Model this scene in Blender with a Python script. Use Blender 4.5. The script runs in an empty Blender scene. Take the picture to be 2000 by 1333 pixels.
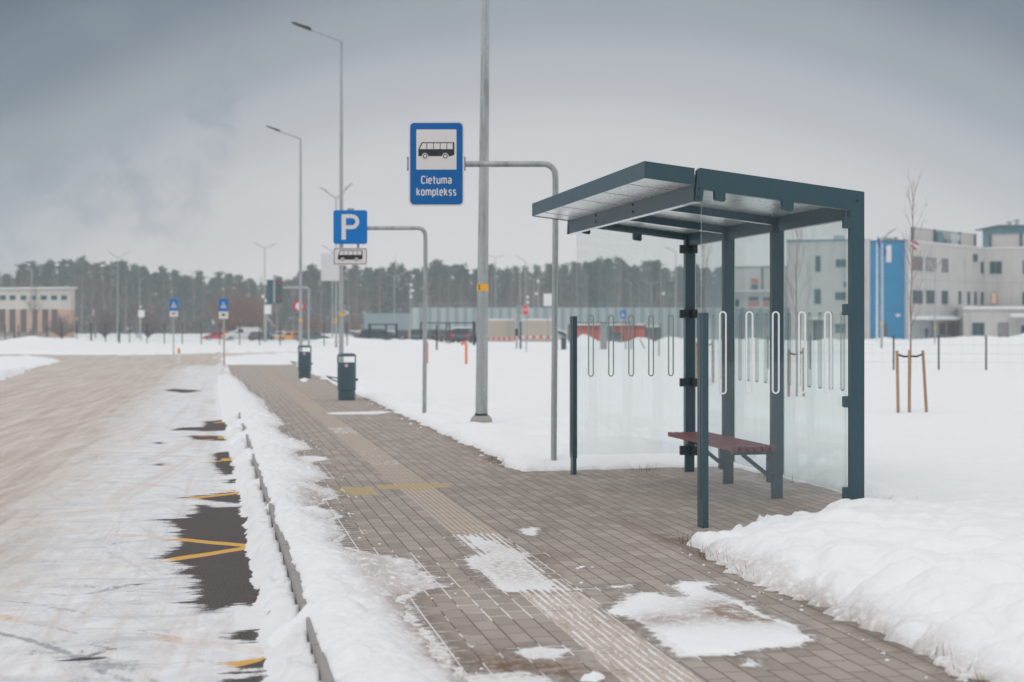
import bpy, bmesh, math, random
import numpy as np
from mathutils import Vector, Matrix

random.seed(7)
rng = np.random.default_rng(7)
SC = bpy.context.scene
COL = SC.collection
R = math.radians

# ------------------------------------------------------------------ camera model (used to turn sizes read off the photo into metres)
F, CH, HY, CX = 2778.0, 1.45, 637.0, 1000.0
def zat(py, D): return CH - (py - HY) * D / F
def xat(px, D): return (px - CX) / F * D
def dep(py, z=0.0): return F * (CH - z) / (py - HY)
def G(px, py, z=0.0):
    D = dep(py, z); return (xat(px, D), D)
UX, UY = -0.2077, 0.9782          # along the street
VX, VY = 0.9782, 0.2077           # across the street
RZ = math.atan2(VY, VX)
def ST(t, s): return (t * VX + s * UX, t * VY + s * UY)
def TS(X, Y): return (X * VX + Y * VY, X * UX + Y * UY)
def gz(D):
    k = min(max((D - 100) / 90.0, 0), 1); return -0.6 * k * k * (3 - 2 * k)

# ------------------------------------------------------------------ node helpers
class Mat:
    def __init__(s, name):
        s.m = bpy.data.materials.new(name); s.m.use_nodes = True
        s.nt = s.m.node_tree; s.nt.nodes.clear()
        s.out = s.nt.nodes.new('ShaderNodeOutputMaterial')
    def link(s, a, b): s.nt.links.new(a, b)
    def setin(s, sock, v):
        if v is None: return
        if isinstance(v, bpy.types.NodeSocket): s.link(v, sock)
        else:
            if isinstance(v, (tuple, list)) and len(v) == 3 and sock.type == 'RGBA': v = (*v, 1)
            sock.default_value = v
    def node(s, t, ins=None, **kw):
        n = s.nt.nodes.new(t)
        for k, v in kw.items(): setattr(n, k, v)
        for k, v in (ins or {}).items(): s.setin(n.inputs[k], v)
        return n
    def math(s, op, a, b=None, c=None, clamp=False):
        n = s.nt.nodes.new('ShaderNodeMath'); n.operation = op; n.use_clamp = clamp
        for i, v in enumerate((a, b, c)):
            if v is not None: s.setin(n.inputs[i], v)
        return n.outputs[0]
    def mix(s, f, a, b, mode='MIX'):
        n = s.nt.nodes.new('ShaderNodeMix'); n.data_type = 'RGBA'; n.blend_type = mode; n.clamp_factor = True
        s.setin(n.inputs[0], f); s.setin(n.inputs[6], a); s.setin(n.inputs[7], b)
        return n.outputs[2]
    def smooth(s, v, a, b):
        n = s.nt.nodes.new('ShaderNodeMapRange'); n.interpolation_type = 'SMOOTHSTEP'
        s.setin(n.inputs[0], v); n.inputs[1].default_value = a; n.inputs[2].default_value = b
        n.inputs[3].default_value = 0; n.inputs[4].default_value = 1
        return n.outputs[0]
    def noise(s, vec, scale, detail=4, rough=0.55, dist=0.0):
        n = s.node('ShaderNodeTexNoise', {'Scale': scale, 'Detail': detail, 'Roughness': rough, 'Distortion': dist})
        if vec is not None: s.link(vec, n.inputs['Vector'])
        return n.outputs[0]
    def attr(s, name):
        n = s.node('ShaderNodeAttribute'); n.attribute_name = name; return n
    def obj(s): return s.node('ShaderNodeTexCoord').outputs['Object']
    def mapping(s, vec, scale=(1, 1, 1), rot=(0, 0, 0)):
        n = s.node('ShaderNodeMapping'); s.link(vec, n.inputs[0])
        n.inputs['Scale'].default_value = scale; n.inputs['Rotation'].default_value = rot
        return n.outputs[0]
    def bump(s, h, strength=0.3, dist=0.01, normal=None):
        n = s.node('ShaderNodeBump', {'Strength': strength, 'Distance': dist}); s.link(h, n.inputs['Height'])
        if normal is not None: s.link(normal, n.inputs['Normal'])
        return n.outputs[0]
    def pbr(s, col, rough=0.5, metal=0.0, normal=None, spec=None, **kw):
        n = s.nt.nodes.new('ShaderNodeBsdfPrincipled')
        s.setin(n.inputs['Base Color'], col); s.setin(n.inputs['Roughness'], rough); s.setin(n.inputs['Metallic'], metal)
        if spec is not None: s.setin(n.inputs['Specular IOR Level'], spec)
        if normal is not None: s.link(normal, n.inputs['Normal'])
        for k, v in kw.items(): s.setin(n.inputs[k.replace('_', ' ')], v)
        return n.outputs[0]
    def done(s, sh):
        s.link(sh, s.out.inputs[0]); return s.m

def paint(name, col, rough=0.5, metal=0.0, var=0.12, scale=6.0, bump=0.0, spec=None):
    M = Mat(name); o = M.obj()
    n = M.noise(o, scale, 5, 0.6)
    lo = tuple(c * (1 - var) for c in col); hi = tuple(min(1, c * (1 + var)) for c in col)
    c = M.mix(n, lo, hi)
    nr = M.bump(M.noise(o, scale * 12, 4), bump, 0.004) if bump else None
    r = M.math('ADD', M.math('MULTIPLY', n, 0.12), rough - 0.06)
    return M.done(M.pbr(c, r, metal, nr, spec))

MT = {}
def build_materials():
    # painted dark blue-grey steel of the shelter
    M = Mat('shelter_steel'); o = M.obj()
    streak = M.noise(M.mapping(o, (60, 60, 2.0)), 1.0, 4, 0.6)
    spk = M.noise(o, 9, 4)
    c = M.mix(streak, (0.024, 0.063, 0.082), (0.034, 0.083, 0.106))
    c = M.mix(M.math('MULTIPLY', spk, 0.25), c, (0.050, 0.098, 0.118))
    MT['steel'] = M.done(M.pbr(c, M.math('ADD', M.math('MULTIPLY', spk, 0.15), 0.27), 0.0, None, 0.5))
    MT['steel_plain'] = paint('dark_steel_paint', (0.045, 0.075, 0.09), 0.45, 0, 0.1)
    # pale metal of roof undersides
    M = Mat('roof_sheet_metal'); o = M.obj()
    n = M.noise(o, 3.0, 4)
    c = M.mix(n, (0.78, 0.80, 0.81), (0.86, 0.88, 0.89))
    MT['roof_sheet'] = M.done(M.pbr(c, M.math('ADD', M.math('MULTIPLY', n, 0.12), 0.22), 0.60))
    # galvanised steel
    M = Mat('galvanised_steel'); o = M.obj()
    v = M.node('ShaderNodeTexVoronoi', {'Scale': 55.0}); M.link(o, v.inputs['Vector'])
    n = M.noise(M.mapping(o, (9, 9, 1.2)), 1.0, 5, 0.65)
    c = M.mix(v.outputs['Color'], (0.34, 0.37, 0.38), (0.44, 0.47, 0.48))
    c = M.mix(M.smooth(n, 0.45, 0.7), c, (0.26, 0.28, 0.28))
    MT['galv'] = M.done(M.pbr(c, M.math('ADD', M.math('MULTIPLY', n, 0.25), 0.33), 0.55))
    # glass: thin panes, slightly dirty
    M = Mat('pane_glass'); o = M.obj()
    st = M.noise(M.mapping(o, (28, 28, 1.6)), 1.0, 5, 0.65)
    dr = M.noise(o, 70, 3, 0.6)
    dirt = M.math('ADD', M.math('MULTIPLY', M.smooth(st, 0.48, 0.8), 0.035), M.math('MULTIPLY', M.smooth(dr, 0.66, 0.8), 0.14))
    dirt = M.math('ADD', dirt, 0.006)
    tr = M.node('ShaderNodeBsdfTransparent', {'Color': (0.958, 0.975, 0.972, 1)}).outputs[0]
    gl = M.node('ShaderNodeBsdfGlossy', {'Color': (0.9, 0.95, 0.97, 1), 'Roughness': 0.02}).outputs[0]
    lw = M.node('ShaderNodeLayerWeight', {'Blend': 0.5}).outputs['Facing']
    fr = M.math('ADD', 0.035, M.math('MULTIPLY', M.math('POWER', lw, 5.0), 0.55), clamp=True)
    a = M.node('ShaderNodeMixShader'); M.link(fr, a.inputs[0]); M.link(tr, a.inputs[1]); M.link(gl, a.inputs[2])
    df = M.node('ShaderNodeBsdfDiffuse', {'Color': (0.62, 0.66, 0.66, 1)}).outputs[0]
    b = M.node('ShaderNodeMixShader'); M.link(dirt, b.inputs[0]); M.link(a.outputs[0], b.inputs[1]); M.link(df, b.inputs[2])
    MT['glass'] = M.done(b.outputs[0])
    MT['glass_edge'] = paint('glass_edge', (0.50, 0.62, 0.60), 0.2, 0, 0.1)
    MT['white_film'] = paint('white_film', (0.82, 0.83, 0.84), 0.55, 0, 0.04)
    MT['grey_film'] = paint('grey_film', (0.33, 0.40, 0.36), 0.6, 0, 0.06)
    # maroon timber slats
    M = Mat('maroon_timber'); o = M.obj()
    n = M.noise(M.mapping(o, (40, 1.5, 40)), 1.0, 5, 0.6)
    c = M.mix(n, (0.125, 0.026, 0.034), (0.215, 0.058, 0.066))
    MT['maroon'] = M.done(M.pbr(c, 0.42, 0, M.bump(n, 0.15, 0.003)))
    # sign faces
    MT['sign_blue'] = paint('blue_sign_sheet', (0.001, 0.120, 0.38), 0.4, 0, 0.06, 3, spec=0.25)
    MT['sign_blue_light'] = paint('bright_blue_sign_sheet', (0.001, 0.17, 0.52), 0.4, 0, 0.05, 3, spec=0.25)
    MT['sign_white'] = paint('white_sign_sheet', (0.70, 0.68, 0.68), 0.4, 0, 0.03, 3)
    MT['sign_black'] = paint('black_sign_sheet', (0.012, 0.014, 0.020), 0.4, 0, 0.1, 3)
    MT['sign_red'] = paint('red_sign_sheet', (0.55, 0.012, 0.03), 0.4, 0, 0.08, 3)
    MT['led_case'] = paint('dark_display_case', (0.065, 0.115, 0.135), 0.5, 0.1, 0.08, 3)
    MT['barrier_red'] = paint('faded_red_stripe', (0.52, 0.13, 0.12), 0.5, 0, 0.1, 3)
    MT['sign_back'] = paint('grey_sign_back', (0.33, 0.35, 0.36), 0.45, 0.4, 0.08, 3)
    MT['panel_back'] = paint('pale_panel_back', (0.62, 0.63, 0.64), 0.5, 0.1, 0.06, 2)
    MT['orange_band'] = paint('yellow_band', (0.80, 0.42, 0.03), 0.45, 0, 0.08)
    MT['orange'] = paint('orange_plastic', (0.75, 0.17, 0.06), 0.5, 0, 0.1)
    MT['amber'] = paint('amber_plastic', (0.80, 0.33, 0.02), 0.45, 0, 0.1)
    MT['plastic_white'] = paint('white_plastic', (0.74, 0.75, 0.76), 0.4, 0, 0.05)
    MT['pinkish'] = paint('pink_sticker', (0.72, 0.42, 0.46), 0.5, 0, 0.1)
    MT['dark_plastic'] = paint('dark_plastic', (0.025, 0.03, 0.035), 0.5, 0, 0.15)
    MT['rubber'] = paint('black_rubber', (0.02, 0.02, 0.021), 0.8, 0, 0.1)
    MT['fence_green'] = paint('dark_green_fence_steel', (0.022, 0.045, 0.045), 0.5, 0, 0.15)
    MT['bin_steel'] = paint('bin_steel', (0.05, 0.10, 0.125), 0.38, 0.1, 0.15, 5)
    MT['wire'] = paint('grey_wire', (0.20, 0.23, 0.24), 0.5, 0.5, 0.1)
    # concrete
    M = Mat('concrete_wall'); o = M.obj()
    n = M.noise(o, 0.55, 6, 0.65); n2 = M.noise(M.mapping(o, (1.2, 1.2, 0.12)), 1.0, 5, 0.6)
    c = M.mix(n, (0.46, 0.44, 0.425), (0.60, 0.58, 0.56))
    c = M.mix(M.math('MULTIPLY', M.smooth(n2, 0.5, 0.75), 0.45), c, (0.25, 0.24, 0.235))
    MT['concrete'] = M.done(M.pbr(c, 0.85, 0, M.bump(M.noise(o, 8, 5), 0.3, 0.02)))
    M = Mat('concrete_base'); o = M.obj()
    n = M.noise(o, 14, 6, 0.65)
    MT['concrete_small'] = M.done(M.pbr(M.mix(n, (0.26, 0.25, 0.235), (0.42, 0.40, 0.38)), 0.85, 0, M.bump(M.noise(o, 60, 5), 0.4, 0.004)))
    M = Mat('perimeter_concrete'); o = M.obj()
    n = M.noise(o, 0.4, 6, 0.65)
    MT['perimeter'] = M.done(M.pbr(M.mix(n, (0.36, 0.43, 0.44), (0.47, 0.53, 0.53)), 0.85))
    MT['perimeter_dark'] = paint('perimeter_pilaster', (0.24, 0.31, 0.33), 0.8, 0, 0.1, 0.5)
    MT['cyan_panel'] = paint('blue_cladding', (0.0, 0.21, 0.42), 0.6, 0, 0.06, 0.4, spec=0.15)
    MT['white_trim'] = paint('white_trim', (0.66, 0.67, 0.68), 0.55, 0, 0.05, 1)
    MT['window_glass'] = paint('window_glass', (0.008, 0.040, 0.050), 0.15, 0, 0.35, 0.9, spec=0.3)
    MT['window_curtain'] = paint('curtained_window', (0.16, 0.125, 0.12), 0.3, 0, 0.35, 1.2)
    MT['window_blind'] = paint('blind_window', (0.25, 0.22, 0.215), 0.4, 0, 0.1, 1.2)
    M = Mat('lit_window'); o = M.obj()
    e = M.node('ShaderNodeEmission', {'Color': (1.0, 0.62, 0.34, 1), 'Strength': 0.35}).outputs[0]
    p = M.pbr((0.25, 0.15, 0.09), 0.2)
    ad = M.node('ShaderNodeAddShader'); M.link(e, ad.inputs[0]); M.link(p, ad.inputs[1])
    MT['window_lit'] = M.done(ad.outputs[0])
    MT['red_panel'] = paint('red_panel', (0.50, 0.11, 0.08), 0.5, 0, 0.12, 1)
    MT['beige'] = paint('beige_container', (0.44, 0.39, 0.33), 0.6, 0, 0.06, 1)
    MT['cream_wall'] = paint('cream_plaster', (0.56, 0.53, 0.48), 0.85, 0, 0.22, 0.35)
    MT['peach_wall'] = paint('peach_plaster', (0.52, 0.35, 0.26), 0.85, 0, 0.2, 0.35)
    MT['brown_door'] = paint('brown_door', (0.085, 0.06, 0.065), 0.6, 0, 0.3, 0.6)
    MT['teal_metal'] = paint('teal_metal', (0.05, 0.20, 0.24), 0.5, 0.1, 0.12, 0.6)
    MT['silver_vent'] = paint('silver_vent', (0.48, 0.53, 0.55), 0.4, 0.5, 0.1, 0.6)
    MT['roof_panel'] = paint('beige_roof_screen', (0.50, 0.47, 0.45), 0.7, 0, 0.06, 0.4)
    # stakes, bark
    MT['stake'] = paint('raw_timber', (0.38, 0.23, 0.13), 0.75, 0, 0.25, 18)
    MT['strap'] = paint('dark_strap', (0.03, 0.025, 0.025), 0.8)
    MT['bark_pale'] = paint('pale_bark', (0.27, 0.22, 0.19), 0.85, 0, 0.4, 9)
    MT['twig_red'] = paint('reddish_twig', (0.19, 0.11, 0.11), 0.8, 0, 0.25, 5)
    MT['bark_pine'] = paint('pine_bark', (0.13, 0.078, 0.062), 0.9, 0, 0.35, 0.6)
    MT['bark_birch'] = paint('birch_bark', (0.22, 0.185, 0.175), 0.85, 0, 0.35, 0.8)
    MT['twig_brown'] = paint('bare_twig', (0.165, 0.118, 0.115), 0.9, 0, 0.3, 0.3)
    MT['twig_orange'] = paint('orange_twig', (0.23, 0.13, 0.085), 0.9, 0, 0.3, 0.3)
    M = Mat('pine_needles'); o = M.obj()
    n = M.noise(o, 0.35, 5, 0.6)
    MT['needles'] = M.done(M.pbr(M.mix(n, (0.014, 0.048, 0.048), (0.045, 0.098, 0.085)), 0.8))
    M = Mat('far_wood_foliage'); o = M.obj()
    n = M.noise(o, 0.16, 5, 0.6); n2 = M.noise(M.mapping(o, (0.5, 0.5, 0.05)), 1.0, 4)
    c = M.mix(M.smooth(n, 0.42, 0.6), (0.026, 0.058, 0.058), (0.095, 0.074, 0.070))
    MT['wood_mass'] = M.done(M.pbr(M.mix(M.math('MULTIPLY', M.smooth(n2, 0.55, 0.7), 0.5), c, (0.15, 0.10, 0.09)), 0.9))
    # cars
    def carpaint(name, col):
        M = Mat(name); o = M.obj()
        n = M.noise(o, 3, 5)
        low = M.math('SUBTRACT', 1.0, M.smooth(M.node('ShaderNodeSeparateXYZ', {0: o}).outputs[2], 0.25, 0.75))
        c = M.mix(M.math('MULTIPLY', low, M.smooth(n, 0.35, 0.7)), col, (0.30, 0.28, 0.26))
        return M.done(M.pbr(c, 0.3, 0.0, None, 0.5, Coat_Weight=0.5))
    MT['car_red'] = carpaint('red_car_paint', (0.55, 0.015, 0.05))
    MT['car_white'] = carpaint('white_car_paint', (0.68, 0.69, 0.70))
    MT['car_dark'] = carpaint('dark_car_paint', (0.03, 0.065, 0.085))
    MT['car_orange'] = carpaint('orange_car_paint', (0.86, 0.36, 0.07))
    MT['car_blue'] = carpaint('blue_car_paint', (0.0, 0.20, 0.50))
    MT['car_teal'] = carpaint('teal_car_paint', (0.035, 0.10, 0.12))
    MT['car_grey'] = carpaint('grey_car_paint', (0.10, 0.11, 0.125))
    MT['car_glass'] = paint('car_glass', (0.025, 0.05, 0.058), 0.08, 0, 0.2)
    MT['car_light'] = paint('clear_lamp', (0.62, 0.63, 0.62), 0.15)
    MT['car_tail'] = paint('red_lamp', (0.55, 0.03, 0.06), 0.2)
    MT['rim'] = paint('alloy_rim', (0.42, 0.43, 0.44), 0.35, 0.8)
    # person
    MT['cloth_dark'] = paint('dark_clothing', (0.018, 0.028, 0.045), 0.85, 0, 0.3, 20)
    MT['skin'] = paint('skin', (0.48, 0.30, 0.23), 0.55, 0, 0.1, 20)
    MT['hair'] = paint('dark_hair', (0.04, 0.03, 0.025), 0.7)
    MT['flag_blue'] = paint('blue_flag', (0.01, 0.10, 0.36), 0.8, 0, 0.15, 1)
    MT['flag_red'] = paint('crimson_flag', (0.40, 0.015, 0.07), 0.8, 0, 0.15, 1)
    MT['flag_white'] = paint('white_flag', (0.72, 0.72, 0.74), 0.8, 0, 0.05, 1)
    MT['grass_dry'] = paint('dry_grass', (0.13, 0.105, 0.055), 0.9, 0, 0.4, 30)
    # snow
    M = Mat('snow'); o = M.obj()
    n1 = M.noise(o, 2.2, 5, 0.6); n2 = M.noise(o, 26, 5, 0.6); n3 = M.noise(o, 140, 3, 0.6)
    c = M.mix(n1, (0.845, 0.865, 0.89), (0.885, 0.90, 0.915))
    dirt = M.attr('dirt').outputs['Fac']
    sp = M.noise(M.mapping(o, (22, 22, 22)), 1.0, 6, 0.75)
    dm = M.math('MULTIPLY', M.smooth(sp, 0.30, 0.55), dirt, clamp=True)
    c = M.mix(M.math('MULTIPLY', dm, 0.92), c, (0.26, 0.165, 0.115))
    h = M.math('ADD', M.math('MULTIPLY', n2, 1.0), M.math('MULTIPLY', n3, 0.25))
    MT['snow'] = M.done(M.pbr(c, 0.62, 0, M.bump(h, 0.42, 0.022), 0.25))
    MT['snow_cap'] = paint('snow_cap', (0.84, 0.86, 0.88), 0.65, 0, 0.03, 3, 0.2)
    # granite/concrete kerb
    M = Mat('kerb_concrete'); o = M.obj()
    n = M.noise(o, 30, 6, 0.7); n2 = M.noise(o, 2.3, 4)
    c = M.mix(n, (0.27, 0.26, 0.25), (0.42, 0.405, 0.39))
    c = M.mix(M.math('MULTIPLY', n2, 0.4), c, (0.17, 0.155, 0.14))
    sx = M.node('ShaderNodeSeparateXYZ', {0: o}).outputs[1]
    fr_ = M.math('FRACT', sx)
    jt = M.math('LESS_THAN', M.math('ABSOLUTE', M.math('SUBTRACT', fr_, 0.5)), 0.006)
    c = M.mix(jt, c, (0.07, 0.065, 0.06))
    MT['kerb'] = M.done(M.pbr(c, 0.85, 0, M.bump(n, 0.4, 0.006)))
    # pavement: concrete block paving, tactile strip
    M = Mat('block_paving'); a = M.attr('st').outputs['Vector']
    xyz = M.node('ShaderNodeSeparateXYZ', {0: a}); t, s_ = xyz.outputs[0], xyz.outputs[1]
    uv = M.node('ShaderNodeCombineXYZ', {0: s_, 1: t}).outputs[0]
    wob = M.noise(a, 3.0, 3)
    br = M.node('ShaderNodeTexBrick', {'Color1': (0, 0, 0, 1), 'Color2': (1, 1, 1, 1), 'Mortar': (0.5, 0.5, 0.5, 1), 'Scale': 1.0,
                                       'Mortar Size': 0.0042, 'Mortar Smooth': 0.25, 'Bias': 0.0, 'Brick Width': 0.205, 'Row Height': 0.1045})
    br.offset = 0.5; br.offset_frequency = 2
    M.link(uv, br.inputs['Vector'])
    brv = br.outputs['Color']; mort = br.outputs['Fac']
    n1 = M.noise(a, 0.9, 5, 0.6); n2 = M.noise(a, 16, 5, 0.65); n3 = M.noise(a, 160, 3, 0.7)
    base = M.mix(brv, (0.300, 0.258, 0.228), (0.440, 0.388, 0.350))
    base = M.mix(M.math('MULTIPLY', n2, 0.5), base, (0.365, 0.318, 0.284))
    base = M.mix(M.math('MULTIPLY', M.smooth(n1, 0.45, 0.7), 0.45), base, (0.265, 0.234, 0.211))
    base = M.mix(M.math('MULTIPLY', M.smooth(n3, 0.55, 0.8), 0.35), base, (0.42, 0.39, 0.365))
    # tactile strip across t 1.65 .. 1.97
    def band(v, lo, hi, e=0.004):
        return M.math('MULTIPLY', M.smooth(v, lo - e, lo + e), M.math('SUBTRACT', 1.0, M.smooth(v, hi - e, hi + e)))
    tac = band(t, 1.645, 1.965)
    ph = M.math('MULTIPLY', M.math('SUBTRACT', t, 1.645), 2 * math.pi / 0.04)
    rib = M.smooth(M.math('COSINE', M.math('ADD', ph, math.pi)), -0.55, 0.15)
    row = M.math('FLOOR', M.math('DIVIDE', M.math('SUBTRACT', t, 1.645), 0.04))
    dash = M.math('SINE', M.math('ADD', M.math('MULTIPLY', s_, 2 * math.pi / 0.16), M.math('MULTIPLY', row, math.pi)))
    dashm = M.smooth(dash, -0.5, 0.0)
    far = M.math('GREATER_THAN', s_, 12.7)
    rib = M.math('MULTIPLY', rib, M.math('MAXIMUM', dashm, M.math('SUBTRACT', 1.0, far)))
    slab = M.math('FRACT', M.math('DIVIDE', s_, 0.32))
    slabj = M.math('LESS_THAN', slab, 0.02)
    tcol = M.mix(n2, (0.45, 0.375, 0.315), (0.60, 0.515, 0.445))
    tcol = M.mix(M.math('MULTIPLY', M.math('SUBTRACT', 1.0, rib), 0.55), tcol, (0.29, 0.225, 0.18))
    tcol = M.mix(slabj, tcol, (0.13, 0.11, 0.095))
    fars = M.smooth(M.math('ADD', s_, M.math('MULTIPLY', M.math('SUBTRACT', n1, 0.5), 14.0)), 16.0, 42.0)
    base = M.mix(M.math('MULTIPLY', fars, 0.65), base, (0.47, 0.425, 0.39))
    # yellow tactile slabs
    yel = M.math('ADD', M.math('MULTIPLY', band(t, 0.93, 1.42), band(s_, 12.18, 12.80)), M.math('MULTIPLY', band(t, 1.47, 2.13), band(s_, 12.60, 12.95)), clamp=True)
    ycol = M.mix(n2, (0.43, 0.32, 0.155), (0.56, 0.43, 0.235))
    colr = M.mix(tac, base, tcol)
    mo = M.math('MULTIPLY', mort, M.math('SUBTRACT', 1.0, tac))
    sand = M.noise(a, 7, 5, 0.7)
    jcol = M.mix(sand, (0.085, 0.070, 0.060), (0.20, 0.155, 0.125))
    colr = M.mix(mo, colr, jcol)
    colr = M.mix(M.math('MULTIPLY', yel, 0.85), colr, ycol)
    # sand stains
    dirt = M.attr('dirt').outputs['Fac']
    damp = M.math('MULTIPLY', M.smooth(M.math('ADD', M.attr('damp').outputs['Fac'], M.math('MULTIPLY', M.math('SUBTRACT', M.noise(a, 3.2, 5, 0.65), 0.5), 0.9)), 0.35, 0.75), 0.42)
    colr = M.mix(damp, colr, (0.115, 0.098, 0.086))
    salt = M.smooth(M.noise(a, 1.7, 6, 0.7), 0.56, 0.74)
    colr = M.mix(M.math('MULTIPLY', salt, 0.22), colr, (0.52, 0.50, 0.485))
    colr = M.mix(M.math('MULTIPLY', M.math('MULTIPLY', dirt, M.smooth(n2, 0.32, 0.60)), 0.95), colr, (0.165, 0.100, 0.062))
    # thin snow: in joints and grooves, and as a film round the heaps
    sn = M.attr('near').outputs['Fac']
    nz = M.noise(a, 4.5, 5, 0.7); nzf = M.noise(a, 45, 4, 0.7)
    film = M.smooth(M.math('ADD', sn, M.math('MULTIPLY', M.math('SUBTRACT', nz, 0.5), 1.3)), 0.86, 1.02)
    jsn = M.math('MULTIPLY', M.smooth(M.math('ADD', sn, M.math('MULTIPLY', M.math('SUBTRACT', nz, 0.5), 1.6)), 0.42, 0.62), M.smooth(mort, 0.2, 0.6))
    grv = M.math('MULTIPLY', M.attr('groove').outputs['Fac'], M.math('SUBTRACT', 1.0, rib))
    gno = M.noise(M.mapping(a, (50, 3.2, 1)), 1.0, 5, 0.7)
    grv = M.math('MULTIPLY', M.smooth(M.math('ADD', grv, M.math('MULTIPLY', M.math('SUBTRACT', M.math('ADD', M.math('MULTIPLY', nzf, .35), M.math('MULTIPLY', gno, .65)), 0.5), 3.0)), 0.50, 0.66), tac)
    cv = M.attr('cover').outputs['Fac']
    nzm = M.noise(a, 14, 5, 0.7)
    cvn = M.math('ADD', cv, M.math('ADD', M.math('MULTIPLY', M.math('SUBTRACT', nz, 0.5), 0.16), M.math('MULTIPLY', M.math('SUBTRACT', nzm, 0.5), 0.14)))
    cvn = M.math('SUBTRACT', cvn, M.math('MULTIPLY', M.math('MULTIPLY', rib, tac), 0.05))
    cvn = M.math('ADD', cvn, M.math('MULTIPLY', M.smooth(mort, 0.2, 0.7), 0.03))
    film = M.math('MAXIMUM', film, M.smooth(cvn, -0.006, 0.02))
    thin = M.math('MULTIPLY', M.math('MULTIPLY', M.smooth(cvn, -0.05, 0.0), M.smooth(nzm, 0.42, 0.60)), 0.40)
    film = M.math('MAXIMUM', film, thin)
    snow_m = M.math('MAXIMUM', M.math('MAXIMUM', film, jsn), grv)
    scol = M.mix(M.noise(a, 30, 4), (0.70, 0.695, 0.70), (0.84, 0.845, 0.855))
    scol = M.mix(M.math('MULTIPLY', M.math('MULTIPLY', dirt, M.smooth(M.noise(a, 24, 6, 0.75), 0.42, 0.62)), 0.9), scol, (0.30, 0.21, 0.155))
    colr = M.mix(snow_m, colr, scol)
    hgt = M.math('ADD', M.math('MULTIPLY', M.math('SUBTRACT', 1.0, mo), 0.5), M.math('MULTIPLY', n3, 0.10))
    hgt = M.math('ADD', hgt, M.math('MULTIPLY', M.math('MULTIPLY', rib, tac), 0.7))
    hgt = M.math('ADD', hgt, M.math('MULTIPLY', brv, 0.12))
    hgt = M.math('MAXIMUM', hgt, M.math('MULTIPLY', snow_m, 0.75))
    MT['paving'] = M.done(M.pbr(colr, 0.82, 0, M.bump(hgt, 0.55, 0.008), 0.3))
    # road: packed brown snow, white snow, bare asphalt, yellow zigzag
    M = Mat('snowy_road'); a = M.attr('st').outputs['Vector']
    dst = M.noise(a, 1.1, 3); 
    stv = M.mapping(a, (3.0, 4.2, 1)); streak = M.noise(stv, 1.0, 7, 0.72, 0.5)
    streak_e = M.noise(M.mapping(a, (1.1, 9.0, 1)), 1.0, 6, 0.70, 0.5); streak_f = M.noise(M.mapping(a, (3.2, 30.0, 1)), 1.0, 6, 0.75, 0.5)
    stf = M.mapping(a, (15.0, 19.0, 1)); streakf = M.noise(stf, 1.0, 6, 0.74, 0.3)
    def rs(ang, sc): return M.mapping(M.mapping(a, (1, 1, 1), (0, 0, ang)), sc)
    trA = M.noise(rs(0.03, (6.5, 0.16, 1)), 1.0, 7, 0.70, 0.35)
    trB = M.noise(rs(0.16, (3.6, 0.24, 1)), 1.0, 7, 0.70, 0.5)
    trC = M.noise(rs(-0.30, (6.0, 0.45, 1)), 1.0, 6, 0.70, 0.6)
    g1 = M.noise(M.mapping(a, (13, 4.2, 1)), 1.0, 7, 0.76, 0.4); fine = M.noise(M.mapping(a, (70, 26, 1)), 1.0, 4, 0.78); med = M.noise(M.mapping(a, (2.6, 0.9, 1)), 1.0, 7, 0.72, 0.4)
    wt = M.attr('white').outputs['Fac']
    w = M.math('ADD', wt, M.math('MULTIPLY', M.math('SUBTRACT', trB, 0.5), 0.9))
    w = M.math('ADD', w, M.math('ADD', M.math('MULTIPLY', M.math('SUBTRACT', g1, 0.5), 0.8), M.math('MULTIPLY', M.math('SUBTRACT', med, 0.5), 0.7)))
    w = M.smooth(w, 0.15, 0.95)
    tr = M.math('ADD', M.math('MULTIPLY', trA, 0.55), M.math('MULTIPLY', trB, 0.45))
    brown = M.mix(M.smooth(tr, 0.34, 0.66), (0.42, 0.355, 0.310), (0.68, 0.615, 0.565))
    brown = M.mix(M.math('MULTIPLY', M.smooth(g1, 0.48, 0.68), 0.55), brown, (0.42, 0.335, 0.272))
    brown = M.mix(M.math('MULTIPLY', M.smooth(med, 0.52, 0.72), 0.45), brown, (0.73, 0.675, 0.63))
    brown = M.mix(M.math('MULTIPLY', M.smooth(fine, 0.54, 0.70), 0.45), brown, (0.27, 0.215, 0.175))
    white = M.mix(M.smooth(streak, 0.3, 0.7), (0.66, 0.665, 0.685), (0.83, 0.84, 0.855))
    white = M.mix(M.math('MULTIPLY', M.smooth(trB, 0.48, 0.66), 0.50), white, (0.60, 0.515, 0.45))
    white = M.mix(M.math('MULTIPLY', M.smooth(trA, 0.50, 0.66), 0.40), white, (0.58, 0.50, 0.44))
    white = M.mix(M.math('MULTIPLY', M.smooth(M.noise(M.mapping(a, (1.4, 4.2, 1), (0, 0, -0.35)), 1.0, 7, 0.72, 0.8), 0.54, 0.66), 0.60), white, (0.45, 0.48, 0.53))
    white = M.mix(M.math('MULTIPLY', M.smooth(trC, 0.55, 0.68), 0.40), white, (0.47, 0.485, 0.52))
    white = M.mix(M.math('MULTIPLY', M.smooth(g1, 0.52, 0.70), 0.45), white, (0.55, 0.50, 0.455))
    white = M.mix(M.math('MULTIPLY', M.smooth(fine, 0.56, 0.72), 0.40), white, (0.42, 0.37, 0.33))
    edge = M.smooth(M.attr('st2').outputs['Fac'], 0.0, 0.30)
    white = M.mix(M.math('MULTIPLY', edge, 0.80), white, M.mix(g1, (0.76, 0.77, 0.785), (0.86, 0.87, 0.885)))
    snowc = M.mix(w, brown, white)
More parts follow.
